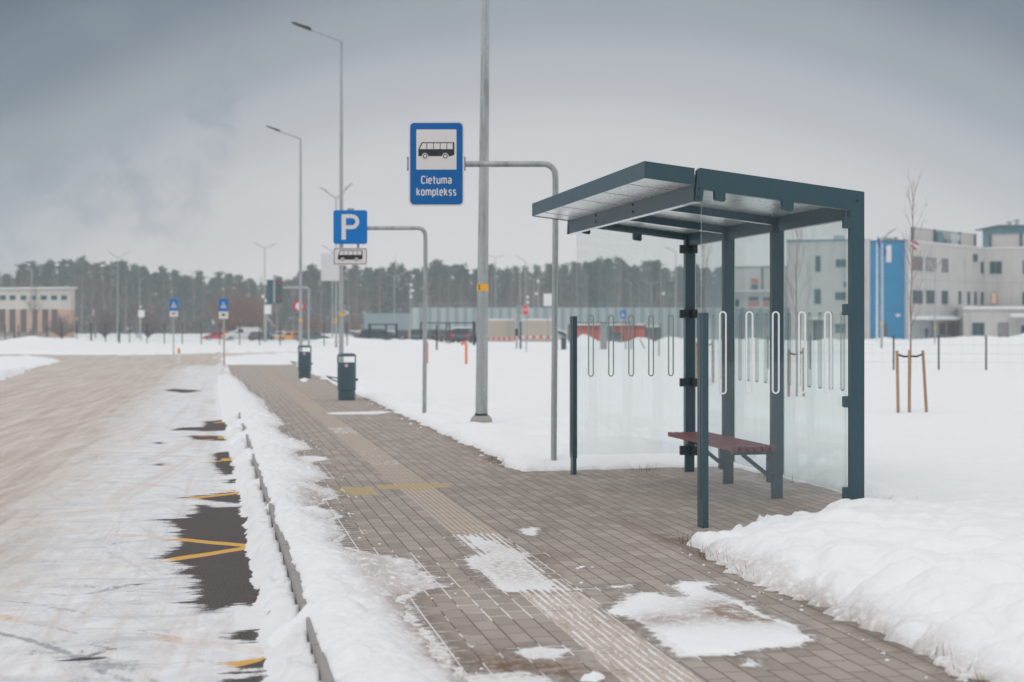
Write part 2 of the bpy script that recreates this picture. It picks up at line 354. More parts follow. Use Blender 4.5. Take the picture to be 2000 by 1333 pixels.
    # dark wet marks in the thin snow
    dk = M.smooth(M.math('ADD', M.attr('slush').outputs['Fac'], M.math('ADD', M.math('MULTIPLY', M.math('SUBTRACT', streakf, 0.5), 0.7), M.math('MULTIPLY', M.math('SUBTRACT', g1, 0.5), 0.8))), 0.46, 0.70)
    snowc = M.mix(M.math('MULTIPLY', dk, 0.78), snowc, M.mix(med, (0.17, 0.185, 0.21), (0.36, 0.39, 0.43)))
    yd = M.attr('yellow').outputs['Fac']
    ym = M.math('SUBTRACT', 1.0, M.smooth(yd, 0.055, 0.066))
    yfade = M.math('MULTIPLY', ym, M.math('MULTIPLY', M.smooth(med, 0.42, 0.64), 0.40))
    snowc = M.mix(yfade, snowc, (0.62, 0.37, 0.17))
    asp = M.mix(M.smooth(M.noise(M.mapping(a, (95, 40, 1)), 1.0, 5, 0.85), 0.34, 0.66), (0.022, 0.016, 0.016), (0.135, 0.108, 0.102))
    asp = M.mix(M.math('MULTIPLY', M.smooth(streakf, 0.55, 0.8), 0.3), asp, (0.24, 0.22, 0.22))
    ycol = M.mix(fine, (0.62, 0.33, 0.055), (0.76, 0.44, 0.10))
    asp = M.mix(ym, asp, ycol)
    bare = M.attr('bare').outputs['Fac']
    bm = M.math('ADD', bare, M.math('ADD', M.math('MULTIPLY', M.math('SUBTRACT', streak_e, 0.5), 0.62), M.math('MULTIPLY', M.math('SUBTRACT', streak_f, 0.5), 0.40)))
    bm = M.math('ADD', bm, M.math('ADD', M.math('MULTIPLY', M.math('SUBTRACT', g1, 0.5), 0.16), M.math('MULTIPLY', M.math('SUBTRACT', fine, 0.5), 0.12)))
    bm = M.smooth(bm, -0.035, 0.035)
    colr = M.mix(bm, snowc, asp)
    h = M.math('ADD', M.math('MULTIPLY', M.math('SUBTRACT', 1.0, bm), 0.8), M.math('ADD', M.math('MULTIPLY', streakf, 0.35), M.math('MULTIPLY', fine, 0.2)))
    h = M.math('ADD', h, M.math('ADD', M.math('MULTIPLY', med, 0.6), M.math('ADD', M.math('MULTIPLY', trA, 0.9), M.math('MULTIPLY', g1, 0.45))))
    rg = M.math('ADD', M.math('MULTIPLY', fine, 0.2), 0.55)
    MT['road'] = M.done(M.pbr(colr, rg, 0, M.bump(h, 0.45, 0.013), 0.3))
    MT['far_ground'] = paint('far_snow', (0.80, 0.82, 0.845), 0.7, 0, 0.05, 0.05)
build_materials()

# ------------------------------------------------------------------ mesh helpers
class MB:
    def __init__(s): s.v = []; s.f = []; s.mi = []
    def add(s, vs, fs, mi=0):
        o = len(s.v); s.v += [tuple(v) for v in vs]
        for f in fs: s.f.append(tuple(i + o for i in f)); s.mi.append(mi)
    def box(s, c, d, rz=0.0, mi=0, M=None, bev=0.0):
        hx, hy, hz = d[0] / 2, d[1] / 2, d[2] / 2
        if bev > 0:
            b = min(bev, hx * .9, hy * .9, hz * .9)
            bm = bmesh.new(); bmesh.ops.create_cube(bm, size=1.0)
            for v in bm.verts: v.co = Vector((v.co.x * d[0], v.co.y * d[1], v.co.z * d[2]))
            bmesh.ops.bevel(bm, geom=list(bm.edges), offset=b, segments=2, affect='EDGES', profile=0.6)
            bm.verts.ensure_lookup_table()
            vs = [v.co.copy() for v in bm.verts]; fs = [[v.index for v in f.verts] for f in bm.faces]; bm.free()
        else:
            vs = [Vector((x, y, z)) for x in (-hx, hx) for y in (-hy, hy) for z in (-hz, hz)]
            fs = [(0, 1, 3, 2), (4, 6, 7, 5), (0, 4, 5, 1), (2, 3, 7, 6), (0, 2, 6, 4), (1, 5, 7, 3)]
        if M is not None: vs = [M @ v for v in vs]
        if rz: 
            ca, sa = math.cos(rz), math.sin(rz); vs = [Vector((v.x * ca - v.y * sa, v.x * sa + v.y * ca, v.z)) for v in vs]
        s.add([v + Vector(c) for v in vs], fs, mi)
    def bx(s, x0, x1, y0, y1, z0, z1, mi=0, bev=0.0):
        s.box(((x0 + x1) / 2, (y0 + y1) / 2, (z0 + z1) / 2), (abs(x1 - x0), abs(y1 - y0), abs(z1 - z0)), mi=mi, bev=bev)
    def cyl(s, p0, p1, r0, r1=None, n=12, mi=0, caps=True):
        if r1 is None: r1 = r0
        p0, p1 = Vector(p0), Vector(p1); ax = (p1 - p0)
        if ax.length < 1e-9: return
        ax.normalize(); a = ax.orthogonal().normalized(); b = ax.cross(a)
        vs = []
        for k in range(n):
            th = 2 * math.pi * k / n; d = a * math.cos(th) + b * math.sin(th)
            vs.append(p0 + d * r0); vs.append(p1 + d * r1)
        fs = [(2 * k, 2 * ((k + 1) % n), 2 * ((k + 1) % n) + 1, 2 * k + 1) for k in range(n)]
        if caps:
            fs.append(tuple(2 * k for k in reversed(range(n)))); fs.append(tuple(2 * k + 1 for k in range(n)))
        s.add(vs, fs, mi)
    def tube(s, pts, r, n=10, mi=0):
        pts = [Vector(p) for p in pts]; rr = r if isinstance(r, (list, tuple)) else [r] * len(pts)
        rings = []; prev = None
        for i, p in enumerate(pts):
            d = (pts[min(i + 1, len(pts) - 1)] - pts[max(i - 1, 0)]).normalized()
            a = d.orthogonal().normalized() if prev is None else (prev - d * prev.dot(d)).normalized()
            prev = a; b = d.cross(a)
            rings.append([p + (a * math.cos(2 * math.pi * k / n) + b * math.sin(2 * math.pi * k / n)) * rr[i] for k in range(n)])
        vs = [v for q in rings for v in q]; fs = []
        for i in range(len(pts) - 1):
            for k in range(n):
                fs.append((i * n + k, i * n + (k + 1) % n, (i + 1) * n + (k + 1) % n, (i + 1) * n + k))
        fs.append(tuple(reversed(range(n)))); fs.append(tuple((len(pts) - 1) * n + k for k in range(n)))
        s.add(vs, fs, mi)
    def prism(s, poly, axis, a0, a1, mi=0):
        """poly: 2-D points; axis 'y': (x,z) extruded in y; 'z': (x,y) extruded in z; 'x': (y,z) extruded in x"""
        def P(p, a):
            return {'y': (p[0], a, p[1]), 'z': (p[0], p[1], a), 'x': (a, p[0], p[1])}[axis]
        n = len(poly); vs = [P(p, a0) for p in poly] + [P(p, a1) for p in poly]
        fs = [tuple(range(n)), tuple(reversed(range(n, 2 * n)))] + [(i, i + n, (i + 1) % n + n, (i + 1) % n) for i in range(n)]
        s.add(vs, fs, mi)
    def build(s, name, mats, parent=None, loc=(0, 0, 0), rz=0.0, smooth=False, fix=True):
        me = bpy.data.meshes.new(name); me.from_pydata(s.v, [], s.f)
        if not isinstance(mats, (list, tuple)): mats = [mats]
        for m in mats: me.materials.append(MT[m] if isinstance(m, str) else m)
        me.polygons.foreach_set('material_index', s.mi)
        if fix:
            bm = bmesh.new(); bm.from_mesh(me); bmesh.ops.recalc_face_normals(bm, faces=bm.faces); bm.to_mesh(me); bm.free()
        if smooth:
            me.polygons.foreach_set('use_smooth', [True] * len(me.polygons))
            try: me.set_sharp_from_angle(angle=R(38))
            except Exception: pass
        o = bpy.data.objects.new(name, me); COL.objects.link(o)
        o.location = loc; o.rotation_euler = (0, 0, rz)
        if parent: o.parent = parent
        return o

def tag(o, label=None, cat=None, group=None, kind=None):
    if label: o['label'] = label
    if cat: o['category'] = cat
    if group: o['group'] = group
    if kind: o['kind'] = kind
    return o
def thing(name, label, cat, loc=(0, 0, 0), rz=0.0, group=None):
    o = bpy.data.objects.new(name, None); COL.objects.link(o); o.empty_display_size = 0.2
    o.location = loc; o.rotation_euler = (0, 0, rz)
    return tag(o, label, cat, group)
def copy_tree(o, parent=None):
    c = o.copy(); COL.objects.link(c)
    if parent is not None: c.parent = parent
    for ch in list(o.children): copy_tree(ch, c)
    return c
def text(name, body, size, mat, parent, loc, rot=(R(90), 0, 0), sx=1.0, bold=0.0, depth=0.0015, align='CENTER', spacing=1.0):
    cu = bpy.data.curves.new(name, 'FONT'); cu.body = body; cu.size = size; cu.align_x = align; cu.align_y = 'CENTER'
    cu.extrude = depth; cu.offset = bold; cu.space_character = spacing
    cu.materials.append(MT[mat])
    tmp = bpy.data.objects.new(name + '_curve', cu); COL.objects.link(tmp)
    dg = bpy.context.evaluated_depsgraph_get(); me = bpy.data.meshes.new_from_object(tmp.evaluated_get(dg)); me.name = name
    bpy.data.objects.remove(tmp); bpy.data.curves.remove(cu)
    if not me.materials: me.materials.append(MT[mat])
    o = bpy.data.objects.new(name, me); COL.objects.link(o); o.parent = parent
    o.location = loc; o.rotation_euler = rot; o.scale = (sx, 1, 1)
    return o
def _arc(cx, cy, rx, ry, a0, a1, n=9):
    return [(cx + rx * math.cos(R(a0 + (a1 - a0) * k / n)), cy + ry * math.sin(R(a0 + (a1 - a0) * k / n))) for k in range(n + 1)]
XH = 0.74
def _o(x0, w, y0, y1, r=None):
    r = r or w / 2
    return _arc(x0 + w - r, y1 - r, r, r, 0, 90, 5) + _arc(x0 + r, y1 - r, r, r, 90, 180, 5) + _arc(x0 + r, y0 + r, r, r, 180, 270, 5) + _arc(x0 + w - r, y0 + r, r, r, 270, 360, 5)
GLYPH = {  # strokes of a narrow sign alphabet: (width, [(closed, points)])
    'C': (.46, [(0, _arc(.23, .77, .23, .23, 20, 180) + _arc(.23, .23, .23, .23, 180, 340))]),
    'i': (.0, [(0, [(0, 0), (0, XH)]), (0, [(0, .90), (0, 1.02)])]),
    'l': (.10, [(0, [(0, 1.0), (0, .12)] + _arc(.12, .12, .12, .12, 180, 270, 4))]),
    't': (.26, [(0, [(.10, 1.0), (.10, .14)] + _arc(.24, .14, .14, .14, 180, 270, 4)), (0, [(-.03, XH - .05), (.29, XH - .05)])]),
    'u': (.38, [(0, [(0, XH), (0, .19)] + _arc(.19, .19, .19, .19, 180, 360, 8)), (0, [(.38, 0), (.38, XH)])]),
    'm': (.66, [(0, [(0, 0), (0, XH)]), (0, [(0, .55)] + _arc(.165, XH - .165, .165, .165, 170, 0, 7) + [(.33, 0)]), (0, [(.33, .55)] + _arc(.495, XH - .165, .165, .165, 170, 0, 7) + [(.66, 0)])]),
    'a': (.38, [(0, [(.03, XH - .07)] + _arc(.19, XH - .19, .19, .19, 110, 0, 6) + [(.38, 0)]), (0, [(.38, .42)] + [(.17, .42)] + _arc(.17, .21, .17, .21, 90, 270, 8) + [(.38, .10)])]),
    'e': (.38, [(0, [(.0, .38), (.38, .38)]), (0, [(.38, .38)] + _arc(.19, XH - .19, .19, .19, 0, 180, 8) + _arc(.19, .19, .19, .19, 180, 318, 7))]),
    'k': (.36, [(0, [(0, 0), (0, 1.0)]), (0, [(.34, XH), (.02, .34)]), (0, [(.12, .44), (.37, 0)])]),
    'o': (.38, [(1, _o(0, .38, 0, XH))]),
    'p': (.38, [(0, [(0, XH), (0, -.26)]), (1, _o(0, .38, 0, XH))]),
    's': (.34, [(0, [(.33, XH - .10)] + _arc(.17, XH - .185, .165, .185, 40, 230, 8) + _arc(.17, .185, .165, .185, 50, -140, 8))]),
}
def stroke_text(name, body, H, st, gap, mat, parent, cx, y, cz, sx=1.0):
    """flat lettering drawn as ribbons; cap height H, stroke st (share of H), centred on cx, baseline cz"""
    m = MB(); W = 0; 
    for c in body: W += GLYPH[c][0] + gap
    W -= gap; x = -W / 2; lay = 0
    for c in body:
        w, strokes = GLYPH[c]
        for closed, pts in strokes:
            P = []
            for p in pts:
                if not P or math.hypot(p[0] - P[-1][0], p[1] - P[-1][1]) > .012: P.append(p)
            n = len(P); L = []; Rr = []
            for k in range(n):
                if closed: a, b = P[k - 1], P[(k + 1) % n]
                else: a, b = P[max(k - 1, 0)], P[min(k + 1, n - 1)]
                dx, dy = b[0] - a[0], b[1] - a[1]; ln = math.hypot(dx, dy); nx, ny = -dy / ln, dx / ln
                L.append((P[k][0] + nx * st / 2, P[k][1] + ny * st / 2)); Rr.append((P[k][0] - nx * st / 2, P[k][1] - ny * st / 2))
            yy = y - .0002 * (lay % 3); lay += 1
            vs = [(cx + (x + q[0]) * H * sx, yy, cz + q[1] * H) for q in L] + [(cx + (x + q[0]) * H * sx, yy, cz + q[1] * H) for q in Rr]
            m.add(vs, [(k, (k + 1) % n, (k + 1) % n + n, k + n) for k in range(n if closed else n - 1)])
        x += w + gap
    o = m.build(name, mat, parent, fix=False); sd_ = o.modifiers.new('t', 'SOLIDIFY'); sd_.thickness = .001; sd_.offset = 0
    return o
def rrect(w, h, r, n=5, cx=0, cz=0):
    pts = []
    for (sx, sz, a0) in ((1, 1, 0), (-1, 1, 90), (-1, -1, 180), (1, -1, 270)):
        for k in range(n + 1):
            a = R(a0 + 90 * k / n)
            pts.append((cx + sx * (w / 2 - r) + r * math.cos(a), cz + sz * (h / 2 - r) + r * math.sin(a)))
    return pts
def circ(r, n=24, cx=0, cz=0): return [(cx + r * math.cos(2 * math.pi * k / n), cz + r * math.sin(2 * math.pi * k / n)) for k in range(n)]

# ------------------------------------------------------------------ numpy noise and distance fields
def _hash(ix, iy, seed):
    h = (ix.astype(np.int64) * 374761393 + iy.astype(np.int64) * 668265263 + seed * 974711) & 0xFFFFFFFF
    h = ((h ^ (h >> 13)) * 1274126177) & 0xFFFFFFFF
    return ((h ^ (h >> 16)) & 0xFFFF).astype(np.float32) / 65535.0
def vn(x, y, seed=0):
    ix = np.floor(x); iy = np.floor(y); fx = (x - ix).astype(np.float32); fy = (y - iy).astype(np.float32)
    fx = fx * fx * fx * (fx * (fx * 6 - 15) + 10); fy = fy * fy * fy * (fy * (fy * 6 - 15) + 10)
    a = _hash(ix, iy, seed); b = _hash(ix + 1, iy, seed); c = _hash(ix, iy + 1, seed); d = _hash(ix + 1, iy + 1, seed)
    return (a + (b - a) * fx) + ((c + (d - c) * fx) - (a + (b - a) * fx)) * fy - 0.5
def fbm(x, y, sc, octv=4, seed=0, gain=0.5):
    r = 0; a = 1.0; f = sc
    ca, sa = math.cos(0.6), math.sin(0.6)
    for k in range(octv):
        xx, yy = (x * ca - y * sa) * f + 17.3 * k, (x * sa + y * ca) * f + 9.1 * k
        r = r + a * vn(xx, yy, seed + k); a *= gain; f *= 2.03
    return r
def sdpoly(X, Y, poly, margin=3.0):
    P = np.array(poly, dtype=np.float64); out = np.full(X.shape, -margin, dtype=np.float32)
    m = (X > P[:, 0].min() - margin) & (X < P[:, 0].max() + margin) & (Y > P[:, 1].min() - margin) & (Y < P[:, 1].max() + margin)
    x = X[m]; y = Y[m]
    if x.size == 0: return out
    d = np.full(x.shape, 1e9); ins = np.zeros(x.shape, bool)
    n = len(P)
    for i in range(n):
        ax, ay = P[i]; bx, by = P[(i + 1) % n]
        ex, ey = bx - ax, by - ay; wx, wy = x - ax, y - ay
        k = np.clip((wx * ex + wy * ey) / (ex * ex + ey * ey + 1e-12), 0, 1)
        d = np.minimum(d, (wx - ex * k) ** 2 + (wy - ey * k) ** 2)
        c = ((ay > y) != (by > y)) & (x < (bx - ax) * (y - ay) / (by - ay + 1e-12) + ax)
        ins ^= c
    d = np.sqrt(d); out[m] = np.where(ins, d, -d)
    return out
def sdrect(t, s, t0, t1, s0, s1):
    """positive inside"""
    dx = np.maximum(t0 - t, t - t1); dy = np.maximum(s0 - s, s - s1)
    return -(np.sqrt(np.maximum(dx, 0) ** 2 + np.maximum(dy, 0) ** 2) + np.minimum(np.maximum(dx, dy), 0))
def sstep(x, a, b):
    k = np.clip((x - a) / (b - a), 0, 1); return k * k * (3 - 2 * k)
def blob(X, Y, px, py, rx, ry, z=0.0):
    gx, gy = G(px, py, z); return np.exp(-(((X - gx) / rx) ** 2 + ((Y - gy) / ry) ** 2))

def grid_mesh(name, X, Y, Z, keep, mat, attrs):
    Rn, Cn = X.shape
    idx = np.arange(Rn * Cn).reshape(Rn, Cn)
    q = np.stack([idx[:-1, :-1], idx[:-1, 1:], idx[1:, 1:], idx[1:, :-1]], -1).reshape(-1, 4)
    kf = keep.reshape(-1)[q].any(1); q = q[kf]
    used = np.unique(q); remap = np.full(Rn * Cn, -1, np.int64); remap[used] = np.arange(used.size)
    q = remap[q]
    co = np.stack([X, Y, Z], -1).reshape(-1, 3)[used].astype(np.float32)
    me = bpy.data.meshes.new(name)
    me.vertices.add(len(co)); me.vertices.foreach_set('co', co.ravel())
    me.loops.add(q.size); me.loops.foreach_set('vertex_index', q.ravel().astype(np.int32))
    me.polygons.add(len(q)); me.polygons.foreach_set('loop_start', (np.arange(len(q)) * 4).astype(np.int32))
    me.update(calc_edges=True)
    me.polygons.foreach_set('use_smooth', np.ones(len(q), dtype=bool))
    for k, v in attrs.items():
        if v.ndim == 3:
            at = me.attributes.new(k, 'FLOAT_VECTOR', 'POINT'); at.data.foreach_set('vector', v.reshape(-1, 3)[used].astype(np.float32).ravel())
        else:
            at = me.attributes.new(k, 'FLOAT', 'POINT'); at.data.foreach_set('value', v.reshape(-1)[used].astype(np.float32))
    me.materials.append(MT[mat]); me.validate()
    o = bpy.data.objects.new(name, me); COL.objects.link(o)
    return o
def fan_grid(rows, tmin, tmax, dt):
    tn = np.arange(tmin, tmax, dt); D, T = np.meshgrid(rows, tn, indexing='ij')
    return D * T, D
def rowset(segs):
    out = []; 
    for (a, b, k) in segs:
        n = max(2, int(math.log(b / a) / k)); out += list(a * (b / a) ** (np.arange(n) / n))
    out.append(segs[-1][1]); return np.array(out)

ROAD_Z = -0.14
# ---------------------------------------------- ground
def poly_px(pts, z=0.0): return [G(x, y, z) for x, y in pts]
PATCHES = [  # thin snow left lying on the paving: outline, height, slope
    ([(890, 1045), (940, 1047), (985, 1060), (1022, 1075), (1042, 1096), (1064, 1112), (1085, 1132), (1110, 1149), (1172, 1150), (1100, 1156), (1040, 1158), (985, 1158), (960, 1140), (945, 1120), (920, 1112), (905, 1095), (932, 1080), (902, 1062)], 0.010, 0.05),
    ([(1225, 1166), (1270, 1160), (1340, 1172), (1352, 1166), (1325, 1146), (1340, 1138), (1396, 1140), (1368, 1149), (1430, 1172), (1470, 1196), (1500, 1210), (1540, 1222), (1576, 1246), (1560, 1256), (1480, 1265), (1420, 1276), (1340, 1279), (1310, 1265), (1290, 1240), (1258, 1216), (1230, 1202), (1190, 1196), (1215, 1181)], 0.014, 0.06),
    ([(1010, 1036), (1030, 1030), (1056, 1032), (1045, 1046), (1022, 1043)], 0.010, 0.04),
    ([(1185, 1144), (1235, 1142), (1232, 1148), (1190, 1150)], 0.008, 0.03),
    ([(636, 806), (745, 803), (770, 804), (740, 810), (640, 810)], 0.010, 0.05),
    ([(560, 893), (618, 890), (650, 897), (608, 903)], 0.012, 0.06),
    ([(1004, 1272), (1050, 1262), (1120, 1268), (1098, 1284), (1040, 1288)], 0.006, 0.05),
    ([(1140, 1318), (1166, 1310), (1178, 1322), (1160, 1332), (1142, 1330)], 0.035, 0.05),
    ([(1452, 1284), (1476, 1288), (1470, 1302), (1456, 1298)], 0.015, 0.03),
    ([(560, 862), (566, 856), (574, 860), (570, 868)], 0.03, 0.03),
    ([(905, 1318), (1010, 1308), (1080, 1322), (1075, 1345), (900, 1350)], 0.012, 0.05),
    ([(585, 741), (604, 740), (600, 746), (588, 746)], 0.02, 0.05),
]
FILM = (0, 2, 3, 4, 5, 6, 8, 10)
def snow_field():
    rows = rowset([(4.6, 12, 0.0026), (12, 40, 0.005), (40, 560, 0.016)])
    X, Y = fan_grid(rows, -0.80, 0.80, 0.0018)
    t, s = TS(X, Y)
    nb = 0.11 * fbm(X, Y, 1.1, 3, 3) + 0.10 * fbm(X, Y, 4.5, 4, 11) + 0.07 * fbm(X, Y, 13, 4, 13)
    nb = nb * (1 + np.clip((Y - 25) / 40, 0, 3))
    road = sdrect(t, s, -6.0, 0.45, -8, 66)
    pave = sdrect(t, s, 0.2, 3.05, -8, 54)
    bay = sdpoly(t, s, [(2.9, 9.1), (3.2, 9.15), (3.55, 9.42), (4.0, 9.60), (4.45, 9.66), (4.62, 9.60), (4.75, 9.75), (5.3, 9.85), (5.34, 12.3), (5.25, 13.9), (2.9, 13.9)])
    cross = sdpoly(X, Y, [G(x, y, ROAD_Z) for x, y in [(-900, 697), (0, 697), (250, 699), (430, 695), (575, 692), (590, 696), (480, 700), (400, 707), (330, 714), (300, 735), (-900, 735)]], 6.0)
    isl = -sdpoly(X, Y, [G(x, y, ROAD_Z) for x, y in [(-900, 706), (0, 704), (60, 702), (128, 711), (66, 727), (0, 743), (-900, 800)]], 6.0)
    clear = np.maximum(np.maximum(road, np.minimum(cross, isl)), np.maximum(pave, bay))
    clear = np.minimum(clear, np.where(Y > 30, isl, 9))
    sd = -clear + nb
    dGz = -0.6 * sstep(Y, 100, 190)
    H = 0.085 + 0.05 * sstep(Y, 20, 60) - 0.10 * sstep(s, 44, 54) * sstep(78 - s, 0, 6) * (t < 14)
    # the heap beside the shelter
    hp = sstep(9.9 - s, -0.1, 0.5) * sstep(t, 2.9, 3.6)
    dedge = np.clip((t - 3.05) / 1.6, 0, 1)
    H = H + hp * (0.045 + 0.085 * np.sin(np.clip(dedge, 0, 1) * math.pi * 0.62) * (0.55 + 0.45 * sstep(9.2 - s, 0, 1.2))) - hp * 0.04 * sstep(t, 5.2, 7.5)
    prof = 1 - np.exp(-np.maximum(sd, 0) / 0.16)
    lump = np.abs(fbm(X, Y, 2.4, 3, 21)) * 0.085 + fbm(X, Y, 0.9, 3, 5) * 0.075 + fbm(X, Y, 9, 3, 31) * 0.016 + fbm(X, Y, 30, 3, 33) * 0.010 * np.exp(-np.abs(sd) / 0.35)
    amp = (0.38 + 0.95 * np.exp(-((t - 3.6) / 1.3) ** 2) * sstep(10.2 - s, 0, 0.8) + 0.6 * np.exp(-(np.abs(sd) / 0.5)) + 0.25 * sstep(s, 14, 20) * np.exp(-((t - 3.4) / 1.1) ** 2))
    z = H * prof + lump * amp * prof
    # footprints / hollows
    for k in range(64):
        tt = random.uniform(3.3, 6.5) if k < 12 else random.uniform(3.4, 7.5); ss = random.uniform(5.2, 9.0) if k < 12 else random.uniform(14.5, 27)
        gx, gy = ST(tt, ss); r_ = random.uniform(0.09, 0.2)
        z -= random.uniform(0.02, 0.05) * np.exp(-(((X - gx) / r_) ** 2 + ((Y - gy) / (r_ * 1.6)) ** 2)) * prof
    # lumps on the crest of the heap
    for (px, py, zz, r_, h_) in [(1640, 1004, .14, .09, .09), (1622, 1008, .11, .06, .06), (1700, 1005, .12, .14, .03), (1490, 1022, .10, .07, .04), (1508, 1022, .08, .03, .03), (1560, 1026, .06, .05, .03), (1745, 1000, .12, .2, .03)]:
        gx, gy = G(px, py, zz * 0.6); z += h_ * np.exp(-(((X - gx) / r_) ** 2 + ((Y - gy) / (r_ * 1.3)) ** 2) ** 2)
    # snow piles further away: (px, depth, half-widths, height)
    for (px, D, wx, wy, h) in [(690, 98, 2.6, 3, .55), (655, 100, 1.4, 3, .35), (735, 92, 1.3, 2, .45), (790, 96, 2.2, 2, .35), (840, 94, 1.2, 2, .4), (1145, 92, 1.0, 2, .75),
                               (1180, 96, 1.6, 2, .35), (1255, 97, 0.9, 2, .55), (1312, 100, 1.1, 2, .75), (1350, 104, 1.6, 2, .6), (1735, 150, 3.0, 4, .48), (1780, 156, 2.4, 3, .22), (1890, 152, 3.6, 4, .58), (1850, 156, 3, 3, .28),
                               (1960, 150, 2.5, 3, .42), (2010, 120, 2.2, 3, 1.0), (1560, 90, 2, 3, .5), (1460, 95, 2.2, 3, .6), (1640, 98, 2, 3, .5), (90, 110, 3.2, 4, .55), (40, 100, 2.5, 4, .35), (150, 118, 3, 3, .3),
                               (1215, 16.0, .45, .35, .13), (1165, 15.5, .35, .3, .07), (1275, 15.6, .3, .3, .08), (1240, 17.5, .6, .5, .10), (400, 52, 1.3, 1.6, .22), (345, 58, 1.2, 2, .18), (960, 102, 2, 2, .25), (1040, 98, 2, 2, .2)]:
        gx = xat(px, D)
        z += h * np.exp(-(((X - gx) / wx) ** 2 + ((Y - D) / wy) ** 2)) * (0.85 + 0.5 * fbm(X, Y, 0.9, 3, 77)) * prof
    z = z + dGz
    z = np.where(sd > 0, z, dGz + sd * 1.6)
    # clods along the foot of the heap
    # thin leftovers on the paving
    pn = 0.05 * fbm(X, Y, 5, 4, 41) + 0.035 * fbm(X, Y, 18, 4, 43)
    for k_, (pl, h, w) in enumerate(PATCHES):
        if k_ in FILM: continue
        sp = sdpoly(X, Y, poly_px(pl), 1.0)
        sp = sp + pn * (0.3 if h > 0.02 and w < 0.03 else 1.0) * np.where(sp > -0.3, 1, 0)
        zz = np.where(sp > 0, h * (1 - np.exp(-sp / w)) + 0.004 * (fbm(X, Y, 18, 3, 47) + 0.5) * np.clip(sp / 0.03, 0, 1), sp * 1.2)
        z = np.maximum(z, zz)
    keep = z > -0.05 + dGz * 1.0
    keep |= (Y > 60) & (sd > -0.6)
    z = np.maximum(z, -0.32 + dGz)
    dirt = 1.0 * blob(X, Y, 1445, 1200, .17, .22) + 0.9 * blob(X, Y, 1475, 1206, .10, .14) + 0.7 * blob(X, Y, 1290, 1215, .20, .16) + 0.55 * blob(X, Y, 990, 1105, .22, .35)
    dirt += 0.65 * blob(X, Y, 985, 1080, .2, .25) + 0.5 * blob(X, Y, 1450, 1195, .35, .4)
    dirt += 0.34 * np.exp(-(np.abs(sd) / 0.045)) * (s < 30) + 0.30 * np.exp(-((t - 3.10) / 0.10) ** 2) * (s < 8.8) * (fbm(X, Y, 1.4, 3, 91) > 0.06)
    o = grid_mesh('snow_field', X, Y, z, keep, 'snow', {'dirt': np.clip(dirt, 0, 1)})
    tag(o, 'white snow field and ploughed heaps beside the paved path', None, None, 'structure')
    return o

